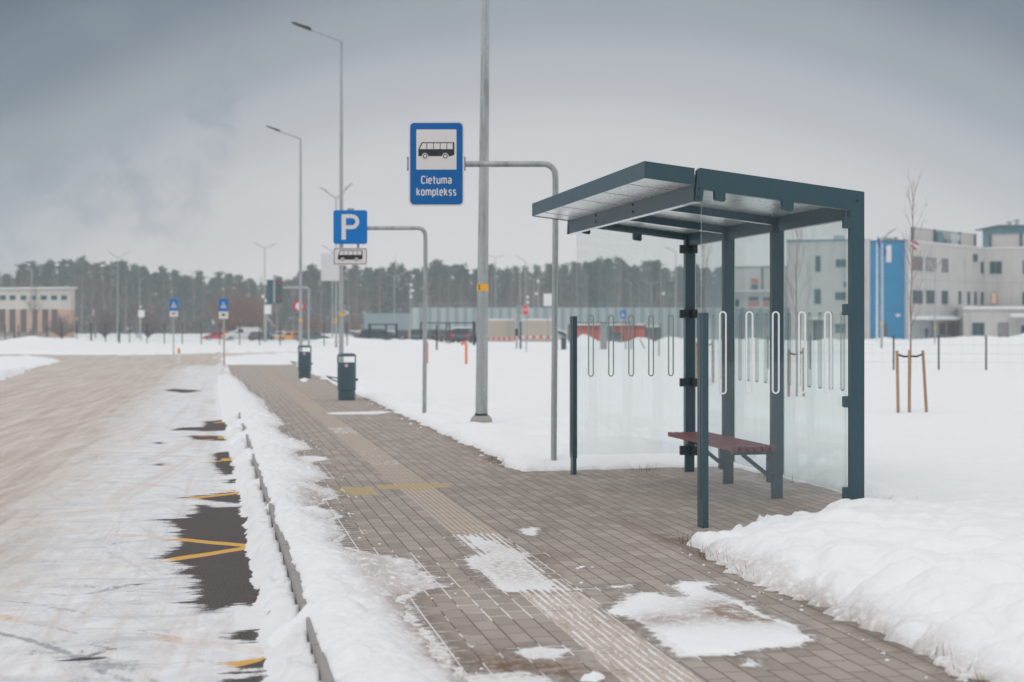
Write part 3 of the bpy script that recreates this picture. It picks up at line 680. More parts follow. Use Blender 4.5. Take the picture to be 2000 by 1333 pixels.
KEDGE_PX = [(930, 1350), (915, 1333), (900, 1310), (880, 1295), (850, 1255), (830, 1230), (795, 1190), (772, 1162), (800, 1148), (852, 1136), (840, 1122), (812, 1105), (792, 1086), (740, 1076), (690, 1068), (652, 1052), (665, 1040), (660, 1030), (642, 1010), (658, 1000), (640, 990), (612, 984), (625, 971), (655, 964), (640, 950), (604, 940), (622, 930), (636, 928), (612, 905), (590, 895), (565, 876), (606, 872), (590, 860), (560, 850), (532, 832), (550, 825), (540, 812), (521, 800), (511, 780), (482, 760), (471, 745), (452, 731), (432, 724)]
def kerb_edge_ts():
    pts = []
    for x, y in KEDGE_PX:
        X, Y = G(x, y, 0.03); t, s = TS(X, Y); pts.append((t, s))
    return pts
KE = kerb_edge_ts()
def kerb_bank():
    srow = np.concatenate([np.arange(4.0, 12, 0.014), np.arange(12, 24, 0.035), np.arange(24, 55, 0.12)])
    tcol = np.arange(0.16, 1.55, 0.0125)
    S, T = np.meshgrid(srow, tcol, indexing='ij')
    X = T * VX + S * UX; Y = T * VY + S * UY
    poly = [(-1.0, 3.0), (KE[0][0] + .05, 3.0)] + KE + [(0.62, 54.0), (-1.0, 54.0)]
    sd = sdpoly(T, S, poly, 2.0)
    sd = sd + 0.09 * fbm(X, Y, 4, 4, 51) + 0.05 * fbm(X, Y, 18, 4, 53)
    left = T - (0.492 + 0.03 * fbm(X, Y, 1.6, 3, 61) + 0.015 * fbm(X, Y, 10, 3, 63))
    prof = (1 - np.exp(-np.maximum(sd, 0) / 0.12)) * (1 - np.exp(-np.maximum(left, 0) / 0.035) * 0.75)
    ridge = 0.022 + 0.030 * np.exp(-((T - 0.70) / 0.20) ** 2) * (0.6 + 0.9 * (fbm(X, Y, 0.8, 2, 79) + 0.4))
    lump = np.abs(fbm(X, Y, 3.0, 4, 71)) * 0.07 + fbm(X, Y, 8, 4, 73) * 0.030 + fbm(X, Y, 26, 3, 74) * 0.010
    z = ridge * prof + lump * prof
    z = np.where(sd > 0, z, sd * 1.5)
    zl = np.where(left > 0, z, np.minimum(z, 0.02 + left * 14))
    zs = np.full(S.shape, -0.6)
    rag = 0.5 * fbm(X, Y, 6, 4, 75)
    for s0, w, ls in ((7.15, 0.26, 0.16), (11.75, 0.17, 0.13), (13.9, 0.16, 0.16), (16.6, 0.3, 0.5), (19.5, 0.30, 0.8), (22, 0.3, 1.2)):
        q = np.clip((T - (0.52 - w * np.exp(-((S - s0) / ls) ** 2))) / (w * 0.9), 0, 1)
        zs = np.maximum(zs, ROAD_Z + (q ** 0.7) * (0.17 * np.exp(-((S - s0) / (ls * 1.15)) ** 4) + 0.25 * rag) - 0.03 * (q <= 0) - 0.10 * (np.abs(S - s0) > ls * 1.6))
    zs = np.maximum(zs, np.where(S > 24, 0.03 - 0.17 * np.maximum(0.5 - T, 0) / 0.3, -0.6))
    zs = np.where(T < 0.62, zs, -0.6)
    z = np.maximum(zl, zs); keep = z > -0.138
    z = np.maximum(z, -0.2)
    dirt = 0.07 + 0.55 * np.exp(-(np.abs(sd) / 0.07)) + 0.55 * np.exp(-(((S - 8.3) / 1.0) ** 2)) * np.exp(-((T - 0.95) / 0.16) ** 2)
    dirt += 0.5 * np.exp(-(((S - 12.0) / 0.5) ** 2)) * np.exp(-((T - 0.82) / 0.14) ** 2) + 0.4 * np.exp(-(((S - 6.2) / 0.8) ** 2)) * np.exp(-((T - 1.0) / 0.10) ** 2)
    o = grid_mesh('snow_bank', X, Y, z, keep, 'snow', {'dirt': np.clip(dirt, 0, 1)})
    tag(o, 'low ridge of shovelled snow lying along the kerb', None, None, 'structure')

def pavement():
    rows = rowset([(4.0, 14, 0.005), (14, 60, 0.012)])
    X, Y = fan_grid(rows, -0.75, 0.80, 0.004)
    t, s = TS(X, Y)
    z = 0.004 * fbm(X, Y, 1.2, 3, 83)
    # closeness to lying snow
    poly = [(-1.0, 3.0), (KE[0][0] + .05, 3.0)] + KE + [(0.62, 54.0), (-1.0, 54.0)]
    d1 = -sdpoly(t, s, poly, 2.0)
    d1 = np.minimum(d1, np.where(s > 30, (54 - s) * 0.25 + 0.8 * fbm(X, Y, 0.25, 3, 131), 9))
    near = np.exp(-np.maximum(d1, 0) / 0.22)
    cover = np.full(X.shape, -1.0)
    for k_ in FILM + (1,): cover = np.maximum(cover, sdpoly(X, Y, poly_px(PATCHES[k_][0]), 1.0) + (0.03 if k_ == 1 else 0))
    cover = np.maximum(cover, 0.035 - d1 * 0.8)
    for pl, h, w in PATCHES[:2] + PATCHES[5:7]:
        sp = -sdpoly(X, Y, poly_px(pl), 1.0); near = np.maximum(near, 0.85 * np.exp(-np.maximum(sp, 0) / 0.12))
    near = np.maximum(near, 0.62 * np.exp(-np.maximum(-sdpoly(X, Y, poly_px([(780, 1140), (860, 1120), (1010, 1180), (1130, 1180), (1130, 1200), (960, 1210)]), 1.0), 0) / 0.15))
    near = np.maximum(near, 0.72 * blob(X, Y, 1060, 1275, .35, .28)); near = np.maximum(near, 0.55 * blob(X, Y, 1000, 1180, .5, .6))
    near = np.maximum(near, 0.62 * blob(X, Y, 1190, 1175, .25, .3)); near = np.maximum(near, 0.75 * blob(X, Y, 1060, 1085, .15, .2))
    near = np.maximum(near, 0.5 * blob(X, Y, 620, 905, .5, 1.2))
    groove = 0.66 * (s < 7.9) + 0.75 * ((s > 9.2) & (s < 9.75)) + 0.25 * ((s > 9.75) & (s < 12)) + 0.55 * sstep(s, 14, 15) * (s < 22) * (0.5 + fbm(X, Y, 1.2, 2, 99))
    dirt = 0.75 * blob(X, Y, 990, 1105, .2, .3) + 0.6 * blob(X, Y, 1035, 1128, .2, .2) + 0.5 * blob(X, Y, 975, 1072, .2, .2) + 0.9 * blob(X, Y, 1080, 1315, .26, .10) + 0.6 * blob(X, Y, 1020, 1300, .25, .1) + 0.5 * blob(X, Y, 970, 1290, .3, .2) + 0.6 * blob(X, Y, 1290, 1215, .22, .2) + 0.7 * blob(X, Y, 1060, 1085, .12, .14)
    for px_, py_, rx_, ry_ in ((1345, 1056, .14, .07), (1372, 1080, .10, .06), (1395, 1090, .08, .06), (1432, 1104, .08, .06), (1470, 1120, .08, .06), (985, 905, .10, .25), (960, 897, .10, .2), (1870, 1298, .06, .05), (1905, 1325, .07, .05), (1830, 1262, .06, .05), (1258, 916, .2, .12), (1690, 1015, .1, .1)): dirt = np.maximum(dirt, 1.1 * blob(X, Y, px_, py_, rx_, ry_))
    dirt += 0.5 * np.exp(-(np.maximum(d1, 0) / 0.12)) + 0.25 * np.exp(-((t - 3.02) / 0.08) ** 2)
    keep = (t > 0.60) & (t < 5.8) & (s < 56) & ((t < 3.25) | ((s > 8.8) & (s < 14.3)))
    o = grid_mesh('pavement', X, Y, z, keep, 'paving', {'st': np.stack([t, s, t * 0], -1), 'near': np.clip(near, 0, 1), 'cover': cover, 'damp': np.clip(np.maximum(np.exp(-np.maximum(d1, 0) / 0.16), np.maximum(np.exp(-np.maximum(-cover, 0) / 0.10), 0.9 * np.exp(-np.abs(t - 3.06) / 0.14) * ((s < 9.5) | (s > 13.8)))), 0, 1), 'groove': np.clip(groove, 0, 1), 'dirt': np.clip(dirt, 0, 1)})
    tag(o, 'grey brown block paving with a ribbed tactile strip', None, None, 'structure')

BARE = [
    [(384, 988), (430, 992), (484, 990), (498, 1020), (504, 1055), (512, 1085), (520, 1115), (525, 1150), (522, 1172), (508, 1188), (470, 1180), (445, 1186), (404, 1196), (396, 1180), (378, 1170), (392, 1150), (380, 1130), (350, 1118), (372, 1108), (322, 1092), (336, 1076), (352, 1068), (344, 1050), (350, 1036), (336, 1020), (300, 1016), (366, 1012), (386, 1003)],
    [(360, 973), (400, 968), (482, 956), (486, 984), (440, 982), (400, 977)],
    [(440, 1240), (500, 1226), (536, 1221), (538, 1234), (512, 1249), (470, 1252)],
    [(456, 1297), (540, 1277), (546, 1300), (520, 1307), (462, 1310)],
    [(418, 886), (458, 880), (462, 900), (468, 925), (440, 928), (420, 912)],
    [(398, 823), (450, 819), (455, 840), (400, 842), (338, 840), (345, 836), (400, 834)],
    [(318, 763), (340, 760), (396, 764), (362, 768)],
    [(368, 850), (440, 853), (448, 862), (380, 859)],
    [(440, 938), (472, 935), (474, 944), (446, 945)],
    [(300, 864), (318, 863), (312, 868)], [(303, 910), (320, 906), (316, 912)], [(256, 1143), (278, 1140), (268, 1147)],
    [(140, 1287), (176, 1282), (196, 1276), (160, 1292)], [(452, 1328), (500, 1318), (520, 1324), (470, 1345)],
]
def road():
    rows = rowset([(4.4, 16, 0.0042), (16, 110, 0.010)])
    X, Y = fan_grid(rows, -0.85, 0.30, 0.0028)
    t, s = TS(X, Y)
    bare = np.full(X.shape, -1.5, np.float32)
    for pl in BARE:
        bare = np.maximum(bare, sdpoly(X, Y, poly_px(pl, ROAD_Z), 1.5))
    bare = np.where(bare > 0, bare * 2.2, bare)
    kerbw = sstep(t - 0.03 + 0.08 * fbm(X, Y, 3, 4, 121) + 0.04 * fbm(X, Y, 14, 3, 123), 0.20, 0.30)
    bare = bare - 0.7 * kerbw
    # zigzag
    per, tr, tl, s0 = 3.42, 0.33, -1.75, 10.42
    ph = np.abs(((s - s0) / per + 0.5) % 1.0 - 0.5) * 2           # 0 at kerb-side points, 1 at the far ones
    tz = tr + (tl - tr) * ph; slope = (tl - tr) * 2 / per
    yd = np.abs(t - tz) / math.sqrt(1 + slope * slope)
    yd = np.where((s > 3) & (s < 27) & (t < 0.335) & (t > -1.85), yd, 1.0)
    white = (1 - sstep(s, 50, 58)) * sstep(t, -2.7, -0.3) + 0.25 * sstep(9.0 - s, 0, 3.0) - 0.15 * sstep(s, 25, 45) * (t < -0.8) + 0.5 * kerbw
    white = white * (1 - 0.0 * s) 
    slush = 0.0 * X
    for (px, py, rx, ry, a) in [(120, 1190, .35, .05, .42), (160, 1255, .45, .05, .45), (60, 1225, .3, .04, .4), (300, 1165, .3, .08, .38), (110, 1275, .35, .06, .5), (215, 1300, .22, .08, .55), (230, 1265, .14, .04, .45), (170, 1145, .45, .05, .5), (260, 1195, .4, .08, .35), (330, 1240, .3, .05, .3), (380, 1290, .12, .03, .5), (330, 1252, .10, .03, .45), (180, 1325, .3, .1, .45), (280, 940, .7, .25, .25), (330, 920, .5, .2, .25), (245, 1100, .4, .15, .28)]:
        slush = np.maximum(slush, 1.15 * a * blob(X, Y, px, py, rx * 1.3, ry * 2.4, ROAD_Z))
    for ln, w_, a_ in [([(-40, 1228), (0, 1237), (50, 1247), (110, 1268), (150, 1285)], .030, .75), ([(15, 1207), (90, 1222), (150, 1238)], .022, .6), ([(10, 1172), (80, 1180), (165, 1196)], .022, .65), ([(80, 1158), (130, 1160), (180, 1158), (228, 1149), (250, 1143)], .022, .7), ([(170, 1158), (215, 1148), (262, 1143)], .018, .7),
                       ([(165, 1300), (215, 1318), (262, 1335)], .045, .6), ([(205, 1288), (240, 1302), (300, 1330)], .05, .5), ([(140, 1290), (175, 1282), (200, 1274)], .02, .8), ([(180, 1262), (205, 1266), (230, 1271)], .014, .8), ([(0, 1150), (60, 1156), (120, 1160)], .016, .6), ([(200, 1185), (270, 1200), (330, 1215)], .03, .5), ([(270, 1232), (310, 1240), (335, 1248)], .022, .6),
                       ([(250, 940), (300, 925), (400, 905)], .05, .45), ([(200, 955), (280, 938), (380, 915)], .02, .5), ([(0, 1090), (120, 1040), (220, 985)], .06, .35), ([(60, 1130), (180, 1070), (250, 1020)], .07, .33), ([(210, 1090), (228, 1050), (240, 1015)], .05, .5)]:
        gp = poly_px(ln, ROAD_Z); dd = np.full(X.shape, 1e3)
        x0, x1 = min(p[0] for p in gp) - .4, max(p[0] for p in gp) + .4; y0, y1 = min(p[1] for p in gp) - .4, max(p[1] for p in gp) + .4
        mk = (X > x0) & (X < x1) & (Y > y0) & (Y < y1); xx, yy = X[mk], Y[mk]; d_ = np.full(xx.shape, 1e3)
        for (ax, ay), (bx, by) in zip(gp, gp[1:]):
            q = np.clip(((xx - ax) * (bx - ax) + (yy - ay) * (by - ay)) / ((bx - ax) ** 2 + (by - ay) ** 2), 0, 1)
            d_ = np.minimum(d_, np.hypot(xx - ax - (bx - ax) * q, yy - ay - (by - ay) * q))
        dd[mk] = d_
        slush = np.maximum(slush, a_ * np.exp(-(dd / (w_ * 1.5)) ** 2))
    slush = np.maximum(slush, 0.20 * sstep(11 - s, 0, 3) * (t < 0.1) * (t > -2.4))
    z = ROAD_Z + 0.012 * fbm(X, Y, 0.7, 3, 101) + 0.010 * fbm(t * 3.2 + 0.25 * np.sin(s * 0.35), s * 0.16, 1.0, 4, 103) * (t < 0.1)
    tn = t + 0.06 * fbm(X, Y, 2.5, 3, 111)
    fl = sstep(tn, 0.26, 0.36) * (0.025 + 0.05 * sstep(tn, 0.28, 0.46) + 0.09 * np.abs(fbm(X, Y, 5, 4, 107)) + 0.03 * (fbm(X, Y, 1.2, 2, 109)) + 0.02 * fbm(X, Y, 16, 3, 113))
    fl = np.clip(fl * 1.05, 0, 0.102)
    z = z + fl
    keep = (t > -8.0) & (t < 0.47) & (s < 100) | ((Y > 50) & (t < 12))
    z = np.where(t > 0.47, ROAD_Z - 0.0, z) + 0.125 * sstep(s, 42, 54)
    o = grid_mesh('road', X, Y, z, keep, 'road', {'st': np.stack([t, s, t * 0], -1), 'bare': bare, 'yellow': yd, 'white': np.clip(white, 0, 1.5), 'st2': sstep(t, 0.05, 0.34) * (s < 40), 'slush': slush})
    tag(o, 'road under brown packed snow with bare asphalt and a yellow zigzag', None, None, 'structure')

def kerb():
    m = MB(); m.box((0.53, 28, -0.16), (0.13, 56, 0.33), bev=0.012)
    o = m.build('kerb', 'kerb'); o.rotation_euler = (0, 0, RZ)
    tag(o, 'grey concrete kerb between road and paving', None, None, 'structure')
    # edging strip at the near side of the shelter bay
    m = MB(); m.box((4.05, 9.30, -0.05), (2.0, 0.06, 0.115), bev=0.006)
    o = m.build('path_edging', 'kerb'); o.rotation_euler = (0, 0, RZ)
    tag(o, 'concrete edging strip in front of the shelter bay', None, None, 'structure')
def ground():
    m = MB(); m.add([(-1500, -60, -0.95), (1500, -60, -0.95), (1500, 2500, -0.95), (-1500, 2500, -0.95)], [(0, 1, 2, 3)])
    tag(m.build('ground', 'far_ground'), 'flat snowy ground reaching the horizon', None, None, 'structure')

snow_field(); kerb_bank(); pavement(); road(); kerb(); ground()

# ================================================================== bus shelter
def shelter():
    A = (1.376, 10.25)
    root = thing('bus_shelter', 'dark blue-grey steel bus shelter with glass walls and a maroon bench inside', 'bus shelter', (A[0], A[1], 0), RZ)
    zt = lambda x: 2.587 - (x + 0.05) * 0.114
    L = 3.73
    def frame_poly(tabs_beam=True, tabs_post=True, front=True):
        xo, xi = 1.245, 1.135
        p = [(xo, 0.2 if not tabs_post else 0.0), (xo, zt(xo)), (-0.03, zt(-0.05)), (-0.05, zt(-0.05) - 0.018)]
        if front: p += [(-0.062, 2.345), (-0.012, 2.345), (0.0, zt(0) - 0.15)]
        else: p += [(-0.05, zt(-0.05) - 0.15)]
        def tab(x0, x1):
            zb = zt(x0) - 0.15; zc = zt(x1) - 0.15; d = 0.066; r = 0.01
            return [(x0, zb), (x0, zb - d + r), (x0 + r, zb - d), (x1 - r, zc - d), (x1, zc - d + r), (x1, zc)]
        if tabs_beam: p += tab(0.085, 0.165) + tab(0.605, 0.69)
        p += [(xi - 0.006, zt(xi) - 0.15), (xi, zt(xi) - 0.156)]
        if tabs_post:
            for z1, z0 in ((2.252, 2.168), (1.612, 1.528), (0.932, 0.85), (0.262, 0.172)):
                p += [(xi, z1), (xi - 0.04, z1), (xi - 0.047, z1 - 0.008), (xi - 0.047, z0 + 0.008), (xi - 0.04, z0), (xi, z0)]
            p += [(xi, 0.0)]
        else: p += [(xi, 0.2)]
        return p
    specs = [(0.0, True, True), (1.5, False, False), (2.65, False, False), (3.73, True, False)]
    for a, tb, tp in specs:
        m = MB(); p = frame_poly(tb, tp, True)
        m.prism(p, 'y', a - 0.024, a + 0.024)
        f = m.build('frame', 'steel', root)
        b = f.modifiers.new('soft', 'BEVEL'); b.width = 0.0022; b.segments = 2; b.limit_method = 'ANGLE'
        if not tp:
            m = MB(); m.bx(1.142, 1.236, a - 0.02, a + 0.02, 0.0, 0.199, bev=0.003); m.build('foot', 'steel', f)
        for (x, z) in ((-0.036, 2.44), (-0.040, 2.375), (1.19, zt(1.19) - 0.075)):
            m = MB(); m.cyl((x, a - 0.034, z), (x, a - 0.022, z), 0.0085, n=10); m.build('bolt', 'dark_plastic', f, smooth=True)
        if 0.2 < a < 3.6:
            for z in (2.447, 2.39):
                m = MB(); m.cyl((-0.080, a, z), (-0.0715, a, z), 0.010, n=10); m.build('bolt', 'dark_plastic', f, smooth=True)
    # corner clamps on the far frame and the posts
    for z1, z0 in ((2.252, 2.168), (1.612, 1.528), (0.932, 0.85), (0.262, 0.172)):
        m = MB(); m.bx(1.075, 1.134, L - 0.060, L - 0.026, z0, z1, bev=0.004); m.build('clamp', 'dark_plastic', root)
        m = MB(); m.bx(1.190, 1.2355, L - 0.12, L - 0.026, z0, z1, bev=0.004); m.build('clamp', 'dark_plastic', root)
    # front half posts
    for a in (0.0, L):
        m = MB(); m.bx(-0.0225, 0.0225, a - 0.058, a + 0.058, 0.16 if a > 1 else 0.0, 1.545, bev=0.003)
        f = m.build('front_post', 'steel', root)
        if a > 1:
            m = MB(); m.bx(-0.018, 0.018, a - 0.052, a + 0.052, 0.0, 0.159, bev=0.002); m.build('foot', 'steel', f)
        for z in ((0.32, 0.72, 1.10) if a > 1 else (0.45,)):
            m = MB(); m.cyl((-0.010, a - 0.064, z), (-0.010, a - 0.057, z), 0.0055, n=8); m.build('bolt', 'dark_plastic', f)
        m = MB(); m.bx(-0.026, -0.0226, a - 0.02, a + 0.05, 0.20, 1.535, bev=0.001); m.build('glazing_strip', 'steel', f)
    # header along the back, between the frames, and rail along the front
    ys = [0.0, 1.5, 2.65, 3.73]
    for y0, y1 in zip(ys, ys[1:]):
        m = MB(); m.bx(1.165, 1.233, y0 + 0.026, y1 - 0.026, 2.245, zt(1.2) - 0.055, bev=0.002); m.build('header', 'steel', root)
    m = MB(); m.prism([(-0.071, 2.475), (-0.064, 2.475), (-0.064, 2.352), (-0.015, 2.352), (-0.015, 2.344), (-0.071, 2.344)], 'y', 0.0, 3.62)
    m.build('front_rail', 'steel', root)
    m = MB(); m.bx(-0.071, -0.015, 0.0, 3.62, 2.3405, 2.3435); m.build('snowlight_strip', 'roof_sheet', root)  # added pale strip, stands in for snow light on the rail's underside
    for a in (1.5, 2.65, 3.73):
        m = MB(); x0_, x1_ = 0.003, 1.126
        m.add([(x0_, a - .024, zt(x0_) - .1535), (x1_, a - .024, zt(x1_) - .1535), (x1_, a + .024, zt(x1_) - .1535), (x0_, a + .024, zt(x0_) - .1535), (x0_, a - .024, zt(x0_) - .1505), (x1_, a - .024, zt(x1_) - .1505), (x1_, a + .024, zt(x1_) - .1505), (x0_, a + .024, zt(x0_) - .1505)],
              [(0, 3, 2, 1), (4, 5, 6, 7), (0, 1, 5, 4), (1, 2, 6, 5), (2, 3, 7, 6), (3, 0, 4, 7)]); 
        if a < 3.6: m.build('snowlight_strip', 'roof_sheet', root)  # same added strips imitate the bright snow-lit undersides of the middle beams
    # roof
    m = MB()
    x0, x1 = -0.01, 1.225
    m.add([(x0, 0.026, zt(x0) - 0.085), (x1, 0.026, zt(x1) - 0.085), (x1, 3.704, zt(x1) - 0.085), (x0, 3.704, zt(x0) - 0.085),
           (x0, 0.026, zt(x0) - 0.03), (x1, 0.026, zt(x1) - 0.03), (x1, 3.704, zt(x1) - 0.03), (x0, 3.704, zt(x0) - 0.03)],
          [(0, 3, 2, 1), (4, 5, 6, 7), (0, 1, 5, 4), (1, 2, 6, 5), (2, 3, 7, 6), (3, 0, 4, 7)])
    rf = m.build('roof', 'roof_sheet', root)
    # front canopy: fascia box with a pale soffit
    xa, xb, ya, yb, h = -0.445, -0.074, -0.02, 3.60, 0.122
    top = lambda x: zt(x) - 0.006
    m = MB(); t_ = 0.004
    def slab(x0, x1, y0, y1, zf0, zf1):
        m.add([(x0, y0, zf0(x0)), (x1, y0, zf0(x1)), (x1, y1, zf0(x1)), (x0, y1, zf0(x0)), (x0, y0, zf1(x0)), (x1, y0, zf1(x1)), (x1, y1, zf1(x1)), (x0, y1, zf1(x0))],
              [(0, 3, 2, 1), (4, 5, 6, 7), (0, 1, 5, 4), (1, 2, 6, 5), (2, 3, 7, 6), (3, 0, 4, 7)])
    slab(xa, xa + t_, ya, yb, lambda x: top(x) - h, lambda x: top(x))
    slab(xa + t_, xb, ya, ya + t_, lambda x: top(x) - h, lambda x: top(x))
    slab(xa + t_, xb, yb - t_, yb, lambda x: top(x) - h, lambda x: top(x))
    slab(xa + t_, xb, ya + t_, yb - t_, lambda x: top(x) - 0.012, lambda x: top(x) - 0.004)
    slab(xb, xb + t_, ya, yb, lambda x: 2.479, lambda x: top(x))
    cn = m.build('canopy', 'steel', root)
    m = MB()
    slab(xa + t_ + .001, xb - .001, ya + t_ + .001, yb - t_ - .001, lambda x: top(x) - h + 0.006, lambda x: top(x) - h + 0.014)
    sf = m.build('soffit', 'roof_sheet', cn)
    for k in range(5):
        y = 0.45 + k * 0.68; m = MB()
        slab(xa + 0.02, xb - 0.02, y - 0.0015, y + 0.0015, lambda x: top(x) - h + 0.003, lambda x: top(x) - h + 0.0055)
        m.build('soffit_seam', 'sign_back', cn)
    # snow film on the roof
    # glass panes with printed ovals
    def oval(m, c, w, h, st, put, mi, n=8):
        """ring of a stadium shape; put(u,v,side)->xyz"""
        def path(rw, rh):
            pts = []
            for k in range(n + 1): a = math.pi * k / n; pts.append((c[0] + rw * math.cos(a), c[1] + rh / 1 + rw * math.sin(a)))
            for k in range(n + 1): a = math.pi + math.pi * k / n; pts.append((c[0] + rw * math.cos(a), c[1] - rh + rw * math.sin(a)))
            return pts
        hh = h / 2 - w / 2
        o_, i_ = path(w / 2, hh), path(w / 2 - st, hh)
        N = len(o_); vs = [put(*p) for p in o_] + [put(*p) for p in i_]
        m.add(vs, [(k, (k + 1) % N, (k + 1) % N + N, k + N) for k in range(N)], mi)
    def pane(kind, y, quad, ovals, front_mi=2, film_off=0.001):
        """quad: (u0,u1, z0, ztop(u)) in plane; kind 'x': u is local x at local y ; kind 'y': u is local y at local x"""
        u0, u1, z0, ztf = quad; th = 0.008; m = MB()
        put = (lambda u, z, d=0.0: (u, y + d, z)) if kind == 'x' else (lambda u, z, d=0.0: (y + d, u, z))
        c = [(u0, z0), (u1, z0), (u1, ztf(u1)), (u0, ztf(u0))]
        vs = [put(*p, 0.0) for p in c] + [put(*p, th) for p in c]
        m.add(vs, [(0, 1, 2, 3), (4, 7, 6, 5)], 0)
        m.add(vs, [(0, 4, 5, 1), (1, 5, 6, 2), (2, 6, 7, 3), (3, 7, 4, 0)], 1)
        for u in ovals:
            oval(m, (u, 1.2552), 0.058, 0.605, 0.0105, lambda a, b: put(a, b, -0.0012), 2)
            oval(m, (u, 1.2552), 0.058, 0.605, 0.0105, lambda a, b: put(a, b, th + 0.0012), 3)
        return m
    ov = [0.165 + 0.2045 * k for k in range(5)]
    m = pane('x', 0.034, (0.0, 1.128, 0.195, lambda u: zt(u) - 0.13), ov)
    m.build('glass_pane', ['glass', 'glass_edge', 'white_film', 'white_film'], root, fix=False)
    m = pane('x', L - 0.044, (0.024, 1.13, 0.195, lambda u: zt(u) - 0.13), ov)
    m.build('glass_pane', ['glass', 'glass_edge', 'grey_film', 'white_film'], root, fix=False)
    for y0, y1 in zip(ys, ys[1:]):
        n = int((y1 - y0 - 0.2) / 0.2045) + 1; st = (y1 - y0 - (n - 1) * 0.2045) / 2
        m = pane('y', 1.2365, (y0 + 0.032, y1 - 0.032, 0.195, lambda u: 2.244), [y0 + st + 0.2045 * k for k in range(n)])
        m.build('glass_pane', ['glass', 'glass_edge', 'grey_film', 'grey_film'], root, fix=False)
    # bench
    bench = thing('bench', None, None); bench.parent = root
    for k in range(6):
        x = 0.776 + k * 0.0672
        m = MB(); m.bx(x - 0.0230, x + 0.0230, 1.38, 3.09, 0.408, 0.448, bev=0.005); m.build('slat', 'maroon', bench)
    for a in (1.5, 2.65):
        m = MB()
        m.bx(0.79, 1.128, a - 0.022, a + 0.022, 0.372, 0.407, bev=0.002)
        m.bx(1.104, 1.133, a - 0.03, a + 0.03, 0.135, 0.371, bev=0.002)
        dv = Vector((1.104 - 0.885, 0, 0.20 - 0.372)); ln = dv.length
        Mx = Matrix.Rotation(-math.atan2(dv.z, dv.x), 4, 'Y')
        m.box(((1.104 + 0.885) / 2, a, (0.20 + 0.372) / 2), (ln, 0.036, 0.03), M=Mx)
        bk = m.build('bracket', 'steel', bench)
        for z in (0.16, 0.34):
            m = MB(); m.cyl((1.094, a - 0.016, z), (1.103, a - 0.016, z), 0.008, n=8); m.build('bolt', 'dark_plastic', bk)
    return root
shelter()

# ================================================================== bus pictogram used on the signs
def bus_picto(parent, w, cx, cz, y, mats=('sign_black', 'sign_white')):
    """silhouette of a bus in the x-z plane facing -y, nose to the left; y = front of the plate"""
    h = w * 0.46
    def P(u, v): return (cx + (u - 0.5) * w, cz + (v - 0.5) * h)
    m = MB()
    m.prism([P(0, .16), P(0, .58), P(.09, 1), P(.985, 1), P(1, .97), P(1, .24), P(.90, .16)], 'y', y - 0.0012, y, 0)
    for k, (a, b) in enumerate(((.06, .225), (.245, .41), (.43, .595), (.615, .78), (.80, .955))):
        if k == 0: m.prism([P(.035, .585), P(.115, .94), P(b, .94), P(b, .585)], 'y', y - 0.0024, y - 0.0014, 1)
        else: m.prism([P(a, .585), P(a, .94), P(b, .94), P(b, .585)], 'y', y - 0.0024, y - 0.0014, 1)
    for u in (.185, .75):
        c = P(u, .16); 
        m.prism(circ(w * .088, 20, *c), 'y', y - 0.0027, y - 0.0014, 1)
        m.prism(circ(w * .066, 20, *c), 'y', y - 0.0040, y - 0.0029, 0)
        m.prism(circ(w * .042, 20, *c), 'y', y - 0.0052, y - 0.0042, 1)
    return m.build('bus_pictogram', list(mats), parent)

def arm_post(parent, x_post, z_arm, x_end, r, z0=-0.25, lean=0.0):
    """galvanised post with a bent arm towards -x, local coordinates"""
    pts = [(x_post - lean, 0, z0), (x_post, 0, z_arm - 0.55), (x_post, 0, z_arm - 0.16)]
    for k in range(1, 6):
        a = R(90) * k / 5; pts.append((x_post - 0.12 + 0.12 * math.cos(a), 0, z_arm - 0.12 + 0.12 * math.sin(a)))
    pts += [((x_post + x_end) / 2, 0, z_arm), (x_end, 0, z_arm)]
    m = MB(); m.tube(pts, r, 16)
    m.cyl((x_post, 0, z_arm - 0.36), (x_post, 0, z_arm - 0.345), r * 1.12, n=16)
    return m.build('post', 'galv', parent, smooth=True)

